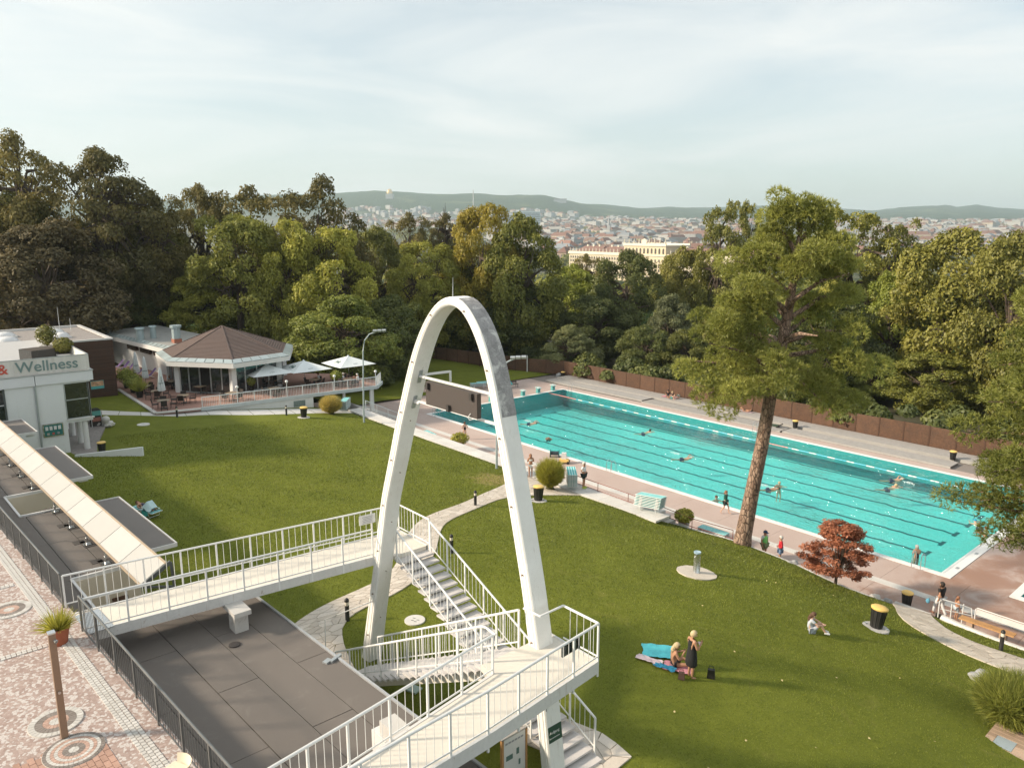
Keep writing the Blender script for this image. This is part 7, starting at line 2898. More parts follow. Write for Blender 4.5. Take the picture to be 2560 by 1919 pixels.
def make_deck_chair():
 t = thing('deck_chair', 'purple deck chair in front of the restaurant wing wall', 'deck chair', (0, 0, 0), 'purple deck chairs in a row')
 m = MB()
 m.grid(lambda s, k: (-.3 + .6 * s, lerp(.55, -.65, k), .30 + .06 * (1 - k) + (.75 * max(0, k - .45) / .55) - .05 * math.sin(PI * min(k * 2, 1))), 4, 8)
 m.build('sling', mat('purple_cloth', (.17, .10, .26), .8, .12), t)
 for x in (-.31, .31):
  q = MB()
  q.tube([(x, .6, .05), (x, .55, .36), (x, -.1, .32), (x, -.68, 1.08)], .022, 6)
  q.build('side_frame', white_metal, t)
  q = MB()
  q.tube([(x, -.5, .02), (x, .1, .34)], .02, 6)
  q.build('leg', white_metal, t)
 return t
dc, ud = make_deck_chair(), []
for u, v in ((-26.6, -22.9), (-25.2, -22.75), (-22.2, -22.5), (-20.0, -22.0), (-28.2, -23.1)):
 place(dc, ud, (u, v, TZ), PI + rnd.uniform(-.2, .2))
gl_ = mat('globe_glass', (.80, .80, .78), .3, .03)
for v, lab in ((-19.58, 'white globe lamp on the railing by the pavilion door'), (-15.09, 'white globe lamp on the railing above the grille window'), (-10.45, 'white globe lamp on the railing before the middle parasol'), (-6.15, 'white globe lamp on the corner post of the railing')):
 u = -2.25 + (v + 22.6) * .0951
 root = thing('globe_lamp', lab, 'lamp', (u, v, TZ), 'globe lamps on the terrace railing')
 m = MB()
 m.cyl((u, v, TZ), (u, v, TZ + 1.42), .03, None, 8)
 m.build('stem', rail_pale, root)
 m = MB()
 m.ball((u, v, TZ + 1.54), .14, 14, 10)
 m.build('globe', gl_, root, True)
# ------------------------------------------------------------------ people: one continuous skinned body each, clothes and hair as parts
JOBS = []
SKIN = {}
def skin_mat(i):
 tones = [(.52, .30, .20), (.42, .22, .13), (.58, .36, .26), (.36, .18, .10)]
 return mat('skin%d' % i, tones[i], .55, .08, 6, 40, .05)
HAIR = {'blond': (.55, .42, .24), 'grey': (.60, .57, .52), 'brown': (.10, .05, .025), 'dark': (.025, .018, .014), 'auburn': (.26, .12, .06)}
def pose(kind, H=1.70):
 """joint positions in the person's own space: facing +Y, feet (or seat) at z = 0"""
 s = H / 1.70
 J = {}
 def put(**k):
  for a, b in k.items():
   J[a] = Vector(b) * s
 if kind in ('stand', 'phone', 'walk', 'akimbo'):
  put(pelvis=(0, 0, .93), spine=(0, -.01, 1.12), chest=(0, 0, 1.30), neck=(0, -.005, 1.45), head=(0, .015, 1.58), crown=(0, .0, 1.67))
  put(hipL=(-.09, 0, .88), kneeL=(-.095, .015, .49), ankleL=(-.095, -.02, .075), toeL=(-.11, .14, .03), hipR=(.09, 0, .88), kneeR=(.095, .015, .49), ankleR=(.095, -.02, .075), toeR=(.11, .14, .03))
  put(shL=(-.17, -.01, 1.39), elL=(-.23, -.03, 1.12), wrL=(-.22, .06, .88), shR=(.17, -.01, 1.39), elR=(.23, -.03, 1.12), wrR=(.22, .06, .88))
  if kind == 'phone':
   put(elL=(-.22, .05, 1.14), wrL=(-.06, .26, 1.20), elR=(.24, .05, 1.13), wrR=(.08, .27, 1.22), head=(0, .05, 1.57), crown=(0, .06, 1.66))
  if kind == 'walk':
   put(kneeL=(-.09, .20, .52), ankleL=(-.09, .24, .10), toeL=(-.09, .40, .08), kneeR=(.09, -.06, .49), ankleR=(.09, -.30, .12), toeR=(.10, -.18, .03), elL=(-.23, -.12, 1.14), wrL=(-.22, -.06, .90), elR=(.23, .06, 1.13), wrR=(.21, .22, .93))
  if kind == 'akimbo':
   put(elL=(-.30, -.06, 1.14), wrL=(-.13, .10, 1.06), elR=(.30, -.06, 1.14), wrR=(.12, .12, 1.08))
 elif kind in ('sit_side', 'sit_hug', 'sit_long'):
  put(pelvis=(0, 0, .12), spine=(0, -.03, .31), chest=(0, .0, .49), neck=(0, .04, .63), head=(0, .09, .75), crown=(0, .09, .84))
  put(shL=(-.17, .01, .57), shR=(.17, .01, .57))
  put(hipL=(-.09, .05, .10), hipR=(.09, .05, .10))
  if kind == 'sit_hug':
   put(kneeL=(-.10, .36, .40), ankleL=(-.09, .56, .07), toeL=(-.09, .70, .03), kneeR=(.10, .36, .40), ankleR=(.09, .58, .07), toeR=(.09, .72, .03), elL=(-.24, .24, .42), wrL=(-.05, .46, .38), elR=(.24, .24, .42), wrR=(.05, .47, .36))
  elif kind == 'sit_side':
   put(kneeL=(-.24, .42, .14), ankleL=(.10, .58, .06), toeL=(.22, .62, .05), kneeR=(.24, .44, .16), ankleR=(-.06, .66, .07), toeR=(-.18, .70, .05), elL=(-.27, .12, .36), wrL=(-.10, .34, .50), elR=(.26, .10, .36), wrR=(.12, .30, .56))
  else:
   put(kneeL=(-.10, .46, .16), ankleL=(-.10, .86, .07), toeL=(-.10, .90, .18), kneeR=(.10, .46, .14), ankleR=(.10, .86, .07), toeR=(.10, .90, .18), elL=(-.25, .02, .32), wrL=(-.18, .22, .22), elR=(.25, .02, .32), wrR=(.18, .22, .22))
 elif kind == 'chair':
  put(pelvis=(0, 0, .54), spine=(0, -.04, .73), chest=(0, -.03, .91), neck=(0, .0, 1.06), head=(0, .03, 1.18), crown=(0, .02, 1.27))
  put(hipL=(-.09, .04, .52), kneeL=(-.11, .44, .52), ankleL=(-.11, .44, .09), toeL=(-.11, .60, .04), hipR=(.09, .04, .52), kneeR=(.11, .44, .52), ankleR=(.11, .44, .09), toeR=(.11, .60, .04))
  put(shL=(-.17, -.03, 1.0), elL=(-.24, .06, .76), wrL=(-.12, .32, .78), shR=(.17, -.03, 1.0), elR=(.24, .06, .76), wrR=(.12, .32, .78))
 elif kind == 'lie':
  put(pelvis=(0, 0, .14), spine=(0, -.2, .15), chest=(0, -.38, .17), neck=(0, -.53, .18), head=(0, -.66, .22), crown=(0, -.75, .22))
  put(hipL=(-.09, .05, .12), kneeL=(-.10, .36, .42), ankleL=(-.09, .66, .09), toeL=(-.09, .80, .05), hipR=(.09, .05, .12), kneeR=(.10, .38, .44), ankleR=(.09, .66, .09), toeR=(.09, .80, .05))
  put(shL=(-.17, -.46, .15), elL=(-.28, -.22, .10), wrL=(-.22, .02, .12), shR=(.17, -.46, .15), elR=(.28, -.22, .10), wrR=(.22, .02, .12))
 elif kind == 'swim':
  put(pelvis=(0, -.38, -.22), spine=(0, -.19, -.15), chest=(0, .0, -.08), neck=(0, .14, .0), head=(0, .22, .10), crown=(0, .20, .20))
  put(hipL=(-.09, -.42, -.24), kneeL=(-.13, -.80, -.32), ankleL=(-.10, -1.18, -.25), toeL=(-.10, -1.33, -.28), hipR=(.09, -.42, -.24), kneeR=(.13, -.80, -.26), ankleR=(.12, -1.18, -.20), toeR=(.12, -1.33, -.22))
  put(shL=(-.18, .05, -.04), elL=(-.34, .24, -.05), wrL=(-.22, .46, -.03), shR=(.18, .05, -.04), elR=(.34, .26, .02), wrR=(.24, .50, .02))
 elif kind == 'crawl':
  put(pelvis=(0, -.40, -.12), spine=(0, -.20, -.09), chest=(0, .0, -.06), neck=(0, .15, -.03), head=(.02, .27, .02), crown=(.02, .36, .03))
  put(hipL=(-.09, -.45, -.13), kneeL=(-.10, -.85, -.16), ankleL=(-.09, -1.25, -.10), toeL=(-.09, -1.40, -.12), hipR=(.09, -.45, -.13), kneeR=(.10, -.85, -.10), ankleR=(.09, -1.25, -.13), toeR=(.09, -1.40, -.15))
  put(shL=(-.18, .05, -.03), elL=(-.30, .26, .22), wrL=(-.22, .52, .05), shR=(.18, .05, -.06), elR=(.24, -.18, -.12), wrR=(.2, -.4, -.2))
 elif kind == 'tread':
  put(pelvis=(0, 0, -.62), spine=(0, 0, -.43), chest=(0, 0, -.25), neck=(0, 0, -.07), head=(0, .015, .06), crown=(0, .0, .15))
  put(hipL=(-.09, 0, -.67), kneeL=(-.12, .12, -1.03), ankleL=(-.12, 0, -1.4), toeL=(-.12, .14, -1.42), hipR=(.09, 0, -.67), kneeR=(.12, .05, -1.05), ankleR=(.12, -.1, -1.4), toeR=(.12, .04, -1.42))
  put(shL=(-.17, 0, -.16), elL=(-.36, .14, -.22), wrL=(-.4, .36, -.14), shR=(.17, 0, -.16), elR=(.36, .14, -.22), wrR=(.4, .36, -.14))
 return J
RAD = dict(pelvis=.135, spine=.112, chest=.135, neck=.052, head=.094, crown=.066, hipL=.088, hipR=.088, kneeL=.056, kneeR=.056, ankleL=.036, ankleR=.036, toeL=.030, toeR=.030, shL=.060, shR=.060, elL=.041, elR=.041, wrL=.028, wrR=.028)
BODY = [('pelvis', 'spine'), ('spine', 'chest'), ('chest', 'neck'), ('neck', 'head'), ('head', 'crown'), ('pelvis', 'hipL'), ('hipL', 'kneeL'), ('kneeL', 'ankleL'), ('ankleL', 'toeL'), ('pelvis', 'hipR'), ('hipR', 'kneeR'), ('kneeR', 'ankleR'), ('ankleR', 'toeR'),
  ('chest', 'shL'), ('shL', 'elL'), ('elL', 'wrL'), ('chest', 'shR'), ('shR', 'elR'), ('elR', 'wrR')]
def skin_job(J, edges, s, grow=1.0, add=0.0, cut=None):
 """a temporary skin-modifier object; 'cut' shortens named limb ends"""
 names = []
 for a, b in edges:
  for k in (a, b):
   if k not in names:
    names.append(k)
 pos = {k: J[k].copy() for k in names}
 rad = {k: RAD[k] * s * grow + add for k in names}
 for a, b, t in (cut or []):
  if b in pos:
   pos[b] = J[a].lerp(J[b], t)
   rad[b] = lerp(RAD[a], RAD[b], t) * s * grow + add
 me = bpy.data.meshes.new('skin_tmp')
 me.from_pydata([tuple(pos[k]) for k in names], [(names.index(a), names.index(b)) for a, b in edges], [])
 o = bpy.data.objects.new('skin_tmp', me)
 COL.objects.link(o)
 md = o.modifiers.new('skin', 'SKIN')
 md.use_smooth_shade = True
 for i, k in enumerate(names):
  d = me.skin_vertices[0].data[i]
  d.radius = (rad[k], rad[k])
  d.use_root = (k == 'pelvis' or (i == 0 and 'pelvis' not in names))
 sb_ = o.modifiers.new('sub', 'SUBSURF')
 sb_.levels = sb_.render_levels = 2 if len(edges) > 10 else 1
 return o
def hand_fingers(m, J, side, s):
 """palm and five fingers at the end of a forearm, rooted inside the wrist"""
 w, e = J['wr' + side], J['el' + side]
 d = (w - e).normalized()
 x, y, _ = frame(d)
 if side == 'L':
  x = -x
 m.tube([w - d * .01, w + d * .045 * s, w + d * .085 * s], [.027 * s, .036 * s, .030 * s], 6)
 for i, (off, ln) in enumerate(((-.027, .070), (-.009, .080), (.010, .074), (.027, .056))):
  a = w + d * .08 * s + x * off * s
  b = a + d * ln * .5 * s + y * .012 * s
  c = b + d * ln * .42 * s + y * .028 * s
  m.tube([a, b, c], [.009 * s, .0085 * s, .006 * s], 5)
 a = w + d * .03 * s - x * .028 * s
 m.tube([a, a + d * .03 * s - x * .026 * s, a + d * .062 * s - x * .034 * s + y * .015 * s], [.011 * s, .010 * s, .007 * s], 5)
def person(label, loc, heading, kind, H, tone, hair, clothes, group=None, hair_len=0.0):
 root = thing('person', label, 'person', loc, group)
 root.rotation_euler = (0, 0, heading - PI / 2)
 OFF[root.name] = Vector((0, 0, 0))
 s = H / 1.70
 J = pose(kind, H)
 JOBS.append((skin_job(J, BODY, s), root, 'body', skin_mat(tone), ('hands', J, s)))
 arms = [('chest', 'shL'), ('shL', 'elL'), ('chest', 'shR'), ('shR', 'elR')]
 torso = [('pelvis', 'spine'), ('spine', 'chest')]
 legs = [('pelvis', 'hipL'), ('hipL', 'kneeL'), ('pelvis', 'hipR'), ('hipR', 'kneeR')]
 for c, col in clothes:
  mt = mat('cloth_%02x%02x%02x' % tuple(int(255 * q) for q in col), col, .85, .10, 5, 60, .15)
  if c == 'shirt':
   JOBS.append((skin_job(J, torso + arms, s, 1.09, .012, [('shL', 'elL', .62), ('shR', 'elR', .62)]), root, 'shirt', mt, None))
  elif c == 'jacket':
   JOBS.append((skin_job(J, torso + arms + [('elL', 'wrL'), ('elR', 'wrR')], s, 1.10, .016, [('elL', 'wrL', .92), ('elR', 'wrR', .92)]), root, 'jacket', mt, None))
  elif c == 'vest':
   JOBS.append((skin_job(J, torso + [('chest', 'shL'), ('chest', 'shR')], s, 1.15, .02, [('chest', 'shL', .8), ('chest', 'shR', .8)]), root, 'vest', mt, None))
  elif c == 'shorts':
   JOBS.append((skin_job(J, legs, s, 1.10, .016, [('hipL', 'kneeL', .72), ('hipR', 'kneeR', .72)]), root, 'shorts', mt, None))
  elif c == 'trousers':
   JOBS.append((skin_job(J, legs + [('kneeL', 'ankleL'), ('kneeR', 'ankleR')], s, 1.10, .018, [('kneeL', 'ankleL', .95), ('kneeR', 'ankleR', .95)]), root, 'trousers', mt, None))
  elif c == 'briefs':
   JOBS.append((skin_job(J, legs, s, 1.06, .008, [('hipL', 'kneeL', .16), ('hipR', 'kneeR', .16)]), root, 'briefs', mt, None))
  elif c == 'top':
   q = MB()
   cc = J['chest']
   d = (J['neck'] - J['spine']).normalized()
   q.tube([cc - d * .07 * s, cc - d * .02 * s, cc + d * .04 * s], [.137 * s, .148 * s, .142 * s], 14)
   q.build('bikini_top', mt, root, True)
  elif c == 'swimsuit':
   JOBS.append((skin_job(J, torso + [('pelvis', 'hipL'), ('pelvis', 'hipR')], s, 1.05, .008), root, 'swimsuit', mt, None))
  elif c == 'dress':
   q = MB()
   n = 18
   ring = [(1.40, .135, .10), (1.30, .165, .125), (1.12, .150, .122), (.95, .185, .15), (.75, .205, .17), (.52, .215, .18), (.50, .205, .17)]
   vs, fs = [], []
   for z, a, b in ring:
    for k in range(n):
     w = 2 * PI * k / n
     fl = 1 + (.05 * math.sin(k * 2.3 + z * 3) if z < .9 else 0)
     vs.append((math.cos(w) * a * fl * s, math.sin(w) * b * fl * s, z * s))
   for i in range(len(ring) - 1):
    for k in range(n):
     fs.append((i * n + k, (i + 1) * n + k, (i + 1) * n + (k + 1) % n, i * n + (k + 1) % n))
   q.add(vs, fs)
   for x in (-.09, .09):
    q.tube([(x * s, .09 * s, 1.38 * s), (x * 1.1 * s, .02 * s, 1.445 * s), (x * s, -.10 * s, 1.38 * s)], .018 * s, 6)
   q.build('dress', mt, root, True)
  elif c == 'cap':
   q = MB()
   h = J['head']
   q.lathe((h.x, h.y, h.z + .03 * s), [(.112 * s, 0), (.108 * s, .05 * s), (.07 * s, .095 * s), (.01, .105 * s)], 14)
   q.box((h.x, h.y + .14 * s, h.z + .035 * s), (.14 * s, .13 * s, .012))
   q.build('cap', mt, root, True)
  elif c == 'shoes':
   for sd in 'LR':
    q = MB()
    a, t = J['ankle' + sd], J['toe' + sd]
    q.tube([a - (t - a) * .25 - Vector((0, 0, .03)), a.lerp(t, .5) - Vector((0, 0, .01)), t + (t - a) * .2], [.045, .05, .035], 8)
    q.build('shoe', mt, root, True)
 # head details: nose, ears, eyes; hair as its own part
 h, cr, nk = J['head'], J['crown'], J['neck']
 up = (cr - nk).normalized()
 fwd = Vector((0, 1, 0)) - up * up.y
 fwd = fwd.normalized() if fwd.length > .2 else Vector((0, .3, 1)).normalized()
 if kind in ('crawl', 'lie'):
  fwd = Vector((.3, 0, .95)).normalized() if kind == 'lie' else Vector((.8, 0, .3)).normalized()
 sd_ = up.cross(fwd).normalized()
 if hair:
  q = MB()
  n = 14
  hm = mat('hair_' + hair, HAIR[hair], .7, .2, 12, 60, .4)
  o0 = len(q.v)
  q.ball((0, 0, 0), 1.0, n, 9)
  vs = []
  for p in q.v:
   v = Vector(p)
   lx, ly, lz = v.x, v.y, v.z
   face = ly > .25 and lz < .45
   k = .70 if face else 1.0
   w = sd_ * lx * .104 * s * k + fwd * (ly * .116 * k - .012) * s + up * (lz * .118 * s if lz > -.5 or ly < .2 else lz * .06 * s)
   vs.append(tuple(h + up * .022 * s + w * 1.06))
  q.v = vs
  if hair_len:
   b = h - fwd * .075 * s
   q.tube([b + up * .03 * s, b - up * .10 * s - fwd * .03 * s, b - up * (hair_len * .6) * s - fwd * .05 * s, b - up * hair_len * s - fwd * .03 * s], [.07 * s, .085 * s, .075 * s, .02 * s], 8)
  q.build('hair', hm, root, True)
 q = MB()
 f0 = h + fwd * .088 * s
 q.tube([f0 + up * .012 * s, f0 - up * .018 * s + fwd * .022 * s, f0 - up * .028 * s], [.008 * s, .013 * s, .008 * s], 6)
 for sg in (-1, 1):
  q.ball(tuple(h + sd_ * sg * .097 * s - up * .01 * s), (.014 * s, .02 * s, .028 * s), 6, 4)
 q.build('nose_and_ears', skin_mat(tone), root, True)
 q = MB()
 for sg in (-1, 1):
  q.ball(tuple(h + fwd * .083 * s + sd_ * sg * .034 * s + up * .014 * s), .011 * s, 6, 4)
 q.build('eyes', mat('eye_dark', (.02, .015, .012), .3), root, True)
 q = MB()
 q.box(tuple(h + fwd * .088 * s - up * .052 * s), (.042 * s, .012 * s, .010 * s))
 q.build('mouth', mat('lips', (.36, .13, .11), .5), root)
 return root
A_R, A_F, A_C, A_L = R(49.3), R(139.3), R(-40.7), R(-130.7)     # headings: along RGT, away from the camera, towards it, against RGT
G = gz(50.9, -24.7) + .03
person('barefoot woman in long black dress standing beside the blue towel', (50.9, -24.75, G), A_R + .35, 'phone', 1.70, 1, 'blond', [('dress', (.012, .012, .013))])
person('blond woman in black briefs sitting on the towels with bare back', (50.1, -24.6, gz(50.1, -24.6) + .05), A_R + .1, 'sit_side', 1.66, 1, 'blond', [('briefs', (.02, .02, .022))], hair_len=.26)
person('long-haired girl hugging her knees alone on the lawn', (51.05, -17.0, gz(51.05, -17.0) + .03), A_R - .25, 'sit_hug', 1.62, 2, 'brown', [('shirt', (.45, .48, .52)), ('shorts', (.40, .43, .47)), ('shoes', (.65, .65, .66))], hair_len=.34)
person('man in black shirt and white trousers at the deck steps', (51.85, -5.35, .02), A_F + .35, 'walk', 1.80, 1, 'dark', [('shirt', (.016, .015, .016)), ('trousers', (.62, .62, .62)), ('shoes', (.25, .12, .08))])
person('brown-haired child leaning at the white guard rail', (52.55, -5.15, .02), A_R, 'stand', 1.25, 1, 'auburn', [('shorts', (.42, .48, .52))], hair_len=.25)
person('man in bright green vest and blue cap at the lawn edge', (42.55, -6.0, .02), A_C + .5, 'stand', 1.78, 1, 'dark', [('shirt', (.62, .66, .64)), ('vest', (.20, .62, .17)), ('shorts', (.17, .22, .10)), ('cap', (.03, .06, .14)), ('shoes', (.2, .2, .2))])
person('grey-haired person in red jacket and blue shorts at the lawn edge', (43.5, -5.9, .02), A_L - .3, 'akimbo', 1.72, 1, 'grey', [('jacket', (.50, .02, .03)), ('shorts', (.14, .22, .34))])
person('girl in dark green jacket walking along the pool edge', (36.85, -1.4, .02), A_R - .6, 'walk', 1.64, 2, 'auburn', [('jacket', (.01, .085, .06)), ('shorts', (.02, .03, .03))], hair_len=.12)
person('man in white shirt and black shorts beside the upright lounger stack', (30.95, -9.1, 2.04), A_R - .5, 'akimbo', 1.80, 1, 'grey', [('shirt', (.70, .72, .73)), ('shorts', (.015, .035, .035)), ('shoes', (.55, .70, .12))])
person('woman in white bikini standing at the end of the stone path', (27.05, -10.35, 2.06), A_F + .2, 'phone', 1.68, 1, 'auburn', [('top', (.70, .70, .66)), ('briefs', (.72, .72, .68))], hair_len=.14)
person('woman in dark swimsuit on the deck by the potted shrub', (10.3, -3.4, .02), A_F + .3, 'akimbo', 1.66, 2, 'brown', [('swimsuit', (.02, .015, .015))])
person('small child standing behind the wall by the potted shrub', (13.4, -6.2, .02), A_C + .3, 'stand', 1.25, 2, 'auburn', [('shorts', (.10, .12, .20))])
S3 = 'family sitting on the plank walk at the fence'
person('dark-haired person in black top sitting at the fence on the plank walk', (11.9, 24.5, .31), A_C, 'sit_long', 1.70, 1, 'dark', [('shirt', (.02, .02, .025)), ('shorts', (.1, .1, .12))])
person('blond person in dark top sitting at the fence on the plank walk', (12.7, 24.2, .31), A_C + .3, 'sit_hug', 1.66, 2, 'blond', [('shirt', (.03, .03, .03)), ('shorts', (.12, .40, .38))])
person('brown-haired child in teal sitting at the fence behind the adults', (13.1, 24.9, .31), A_C - .4, 'sit_hug', 1.2, 2, 'brown', [('shirt', (.05, .25, .25))])
person('sunbather with raised knees lying at the fence beyond the pine', (21.7, 24.8, .31), R(200), 'lie', 1.70, 1, 'dark', [('briefs', (.05, .05, .05))])
person('person in teal resting on the far lawn at the fence bend', (-13.7, 21.5, .25), A_R, 'sit_hug', 1.68, 1, 'dark', [('shirt', (.04, .40, .38)), ('shorts', (.2, .05, .08))])
LBv = Vector(LB)
person('sunbather on the lounger with a pale towel over the raised knees', (LBv.x, LBv.y, LBv.z + .36), R(20), 'lie', 1.66, 1, 'brown', [('swimsuit', (.05, .06, .10))])
# swimmers
SW = [(9.75, 5.67, 'crawl', A_R, 'brown', 'crawling swimmer near the far lanes ahead of a splash'), (14.9, 2.9, 'swim', A_C, None, 'bald swimmer with head up near the deck side'), (19.4, 11.8, 'swim', A_R, 'dark', 'dark-haired swimmer alone in a middle lane'),
      (27.2, 7.5, 'crawl', A_R, 'grey', 'swimmer stretched out in the glittering middle of the pool'), (34.6, .9, 'tread', A_C, 'brown', 'bather with only the head above water by the walking girl'), (35.9, 7.2, 'tread', A_C, 'blond', 'bather upright in the water behind the leaning trunk'),
      (36.2, 6.0, 'crawl', A_R, 'dark', 'dark-haired swimmer with a splash next to an upright bather'), (41.8, 13.2, 'swim', A_R, 'blond', 'blond swimmer towards the lane rope'), (41.3, 15.2, 'crawl', A_R, 'grey', 'swimmer on the back close to the lane rope'),
      (48.6, 9.8, 'swim', A_F, None, 'bather in a blue cap at the shallow end'), (49.4, 9.0, 'tread', A_R, None, 'bather in a red cap at the shallow end wall'), (49.6, 8.1, 'swim', A_L, 'brown', 'brown-haired bather holding on at the shallow end wall')]
for u, v, k, a, h, lab in SW:
 caps = [('cap', (.03, .35, .55))] if 'blue cap' in lab else [('cap', (.55, .04, .06))] if 'red cap' in lab else []
 person(lab, (u, v, -.05 if k != 'tread' else -.02), a, k, 1.70, random.Random(u).choice((1, 2, 0)), h, caps + ([('shorts', (.05, .06, .12))] if k != 'tread' else []))
person('grey-haired bather standing waist-deep at the steel ladder', (48.2, 1.2, -.98), A_F, 'phone', 1.70, 0, 'grey', [('swimsuit', (.04, .03, .04))])
# guests on the terrace
for u, v, a, c, hr, lab in ((-13.75, -21.9, A_R, (.55, .60, .62), 'grey', 'seated guest in pale shirt at the table by the pavilion pier'), (-12.5, -21.2, A_L, (.62, .62, .62), 'dark', 'seated guest in white shirt facing another at the pier table'),
       (-5.7, -8.0, A_C, (.03, .03, .03), 'dark', 'seated guest in black under the end parasol'), (-3.35, -8.3, A_R, (.60, .68, .70), 'grey', 'seated guest in pale blue at the railing corner table'), (-2.1, -7.4, A_L, (.66, .70, .70), 'grey', 'seated guest in white at the railing corner table'), (-5.2, -10.1, A_L, (.5, .5, .5), 'brown', 'seated guest under the middle parasol')):
 person(lab, (u, v, TZ - .02), a, 'chair', 1.70, 1, hr, [('shirt', c), ('trousers', (.08, .09, .12))])
dg = bpy.context.evaluated_depsgraph_get()
for o, root, name, mt, extra in JOBS:
 me = bpy.data.meshes.new_from_object(o.evaluated_get(dg))
 me.name = name
 me.materials.clear()
 me.materials.append(mt)
 me.polygons.foreach_set('use_smooth', [True] * len(me.polygons))
 if extra:
  m = MB()
  for sd in 'LR':
   hand_fingers(m, extra[1], sd, extra[2])
  bm = bmesh.new()
  bm.from_mesh(me)
  hm = m.mesh('hand_tmp', mt, True)
  bm.from_mesh(hm)
  bm.to_mesh(me)
  bm.free()
  bpy.data.meshes.remove(hm)
 link(name, me, root)
for o, *_ in JOBS:
 d_ = o.data
 bpy.data.objects.remove(o)
 bpy.data.meshes.remove(d_)

# ------------------------------------------------------------------ towels, bags and small things
def towel(name, label, mt, u, v, L_, W_, rz, seed, amp=.03, z=None):
 c, s = math.cos(rz), math.sin(rz)
 m = MB()
 def f(a, b):
  x, y = (a - .5) * L_, (b - .5) * W_
  x += .06 * noise.noise((b * 3, seed, 0)) * (1 if a > .5 else -1)
  y += .06 * noise.noise((a * 3, seed, 5)) * (1 if b > .5 else -1)
  p, q_ = u + x * c - y * s, v + x * s + y * c
  return (p, q_, (gz(p, q_) if z is None else z) + .05 + amp * (1 + noise.noise((a * 5, b * 4, seed)) + .5 * noise.noise((a * 13, b * 9, seed))))
 m.grid(f, 22, 14)
 me = m.mesh(name, mt, True, (u, v, 0))
 o = link(name, me, None, (u, v, 0))
 tag(o, label, 'towel')
towel('towel', 'large turquoise towel spread on the lawn behind the seated woman', mat('towel_turquoise', (.10, .52, .58), .9, .25, 3, 60, .3), 49.15, -24.2, 1.15, .95, .75, 1, .035)
towel('towel', 'crumpled pale pink towel on the lawn by the turquoise one', mat('towel_pink', (.62, .50, .52), .9, .15, 3, 60, .3), 49.35, -24.98, .95, .34, .25, 2, .04)
towel('towel', 'crumpled dark blue towel under the seated woman', mat('towel_blue', (.02, .20, .34), .9, .2, 3, 60, .3), 50.0, -24.95, .75, .32, .3, 3, .05)
towel('towel', 'pink patterned towel beneath the seated woman', mat('towel_rose', (.60, .26, .30), .9, .3, 6, 60, .3), 50.25, -24.6, .95, .6, .5, 4, .02)
def lounger_towel():
 m = MB()
 c, s = math.cos(R(20)), math.sin(R(20))
 def f(a, b):
  y = lerp(-.12, .74, a)
  x = lerp(-.34, .34, b)
  ridge = .16 + (.34 * max(0, 1 - abs(y - .36) / .40))
  z = .36 + max(.05, ridge - .30 * max(0, abs(x) - .16) / .18)
  # the person faces along +Y of its own space, which points along the lounger
  wx, wy = y, -x
  return (LB[0] + wx * c - wy * s, LB[1] + wx * s + wy * c, LB[2] + z + .02 * noise.noise((a * 6, b * 6, 1)))
 m.grid(f, 18, 12)
 o = m.build('towel', mat('towel_pale', (.50, .66, .68), .9, .12, 5, 60, .3), None, True, LB)
 tag(o, 'pale towel draped like a tent over the sunbather knees', 'towel')
 m = MB()
 m.grid(lambda a, b: (LB[0] + lerp(.1, .62, a) * c + .33 * s + .02 * math.sin(a * 20), LB[1] + lerp(.1, .62, a) * s - .33 * c, LB[2] + lerp(.37, .12 + .05 * math.sin(a * 9), b)), 12, 5)
 o = m.build('towel', teal_cloth, None, True, LB)
 tag(o, 'fringed teal cloth hanging from the side of the lounger', 'towel')
lounger_towel()
towel('towel', 'pink and blue towel under the family on the plank walk', mat('towel_rose', (0, 0, 0)), 12.0, 24.6, 1.7, .8, .1, 5, .012, .28)
towel('towel', 'pale towel under the sunbather on the plank walk', mat('towel_pink', (0, 0, 0)), 21.6, 24.85, 1.9, .7, .05, 6, .012, .28)
def bag(u, v, z, label, mt, s=1.0):
 root = thing('tote_bag', label, 'bag', (u, v, z))
 m = MB()
 m.box((u, v, z + .15 * s), (.26 * s, .16 * s, .30 * s), .5, taper=.85)
 m.build('pouch', mt, root)
 m = MB()
 m.tube([(u - .08 * s, v - .04 * s, z + .29 * s), (u - .06 * s, v - .03 * s, z + .42 * s), (u + .06 * s, v + .03 * s, z + .42 * s), (u + .08 * s, v + .04 * s, z + .29 * s)], .012 * s, 5)
 m.build('strap', mt, root)
bag(51.25, -24.1, gz(51.25, -24.1) + .03, 'small black bag standing on the lawn behind the black dress', black_plastic)
bag(50.75, -25.05, gz(50.75, -25.05) + .03, 'dark beach bag among the towels', mat('bag_brown', (.09, .05, .04), .8, .3), .8)
bag(52.0, -5.85, .02, 'black and white sports bag at the feet of the man in white trousers', black_plastic, 1.1)
bag(42.2, -6.3, .02, 'dark bucket bag beside the man in green vest', black_plastic, 1.2)
q = MB()
q.ball((51.40, -5.72, .78), (.10, .07, .13), 10, 8)
q.cyl((51.42, -5.72, .88), (51.44, -5.70, .95), .02, None, 6)
tag(q.build('rolled_towel', mat('towel_steel_blue', (.10, .30, .42), .9), None, True, (51.42, -5.7, .7)), 'rolled blue towel carried by the man in black shirt', 'towel')
q = MB()
q.box((51.03, -24.52, G + 1.235), (.075, .15, .012), .9, .3)
tag(q.build('phone', mat('phone_case', (.62, .50, .50), .4), None, False, (51.03, -24.52, G + 1.2)), 'pale phone held by the woman in black dress', 'phone')
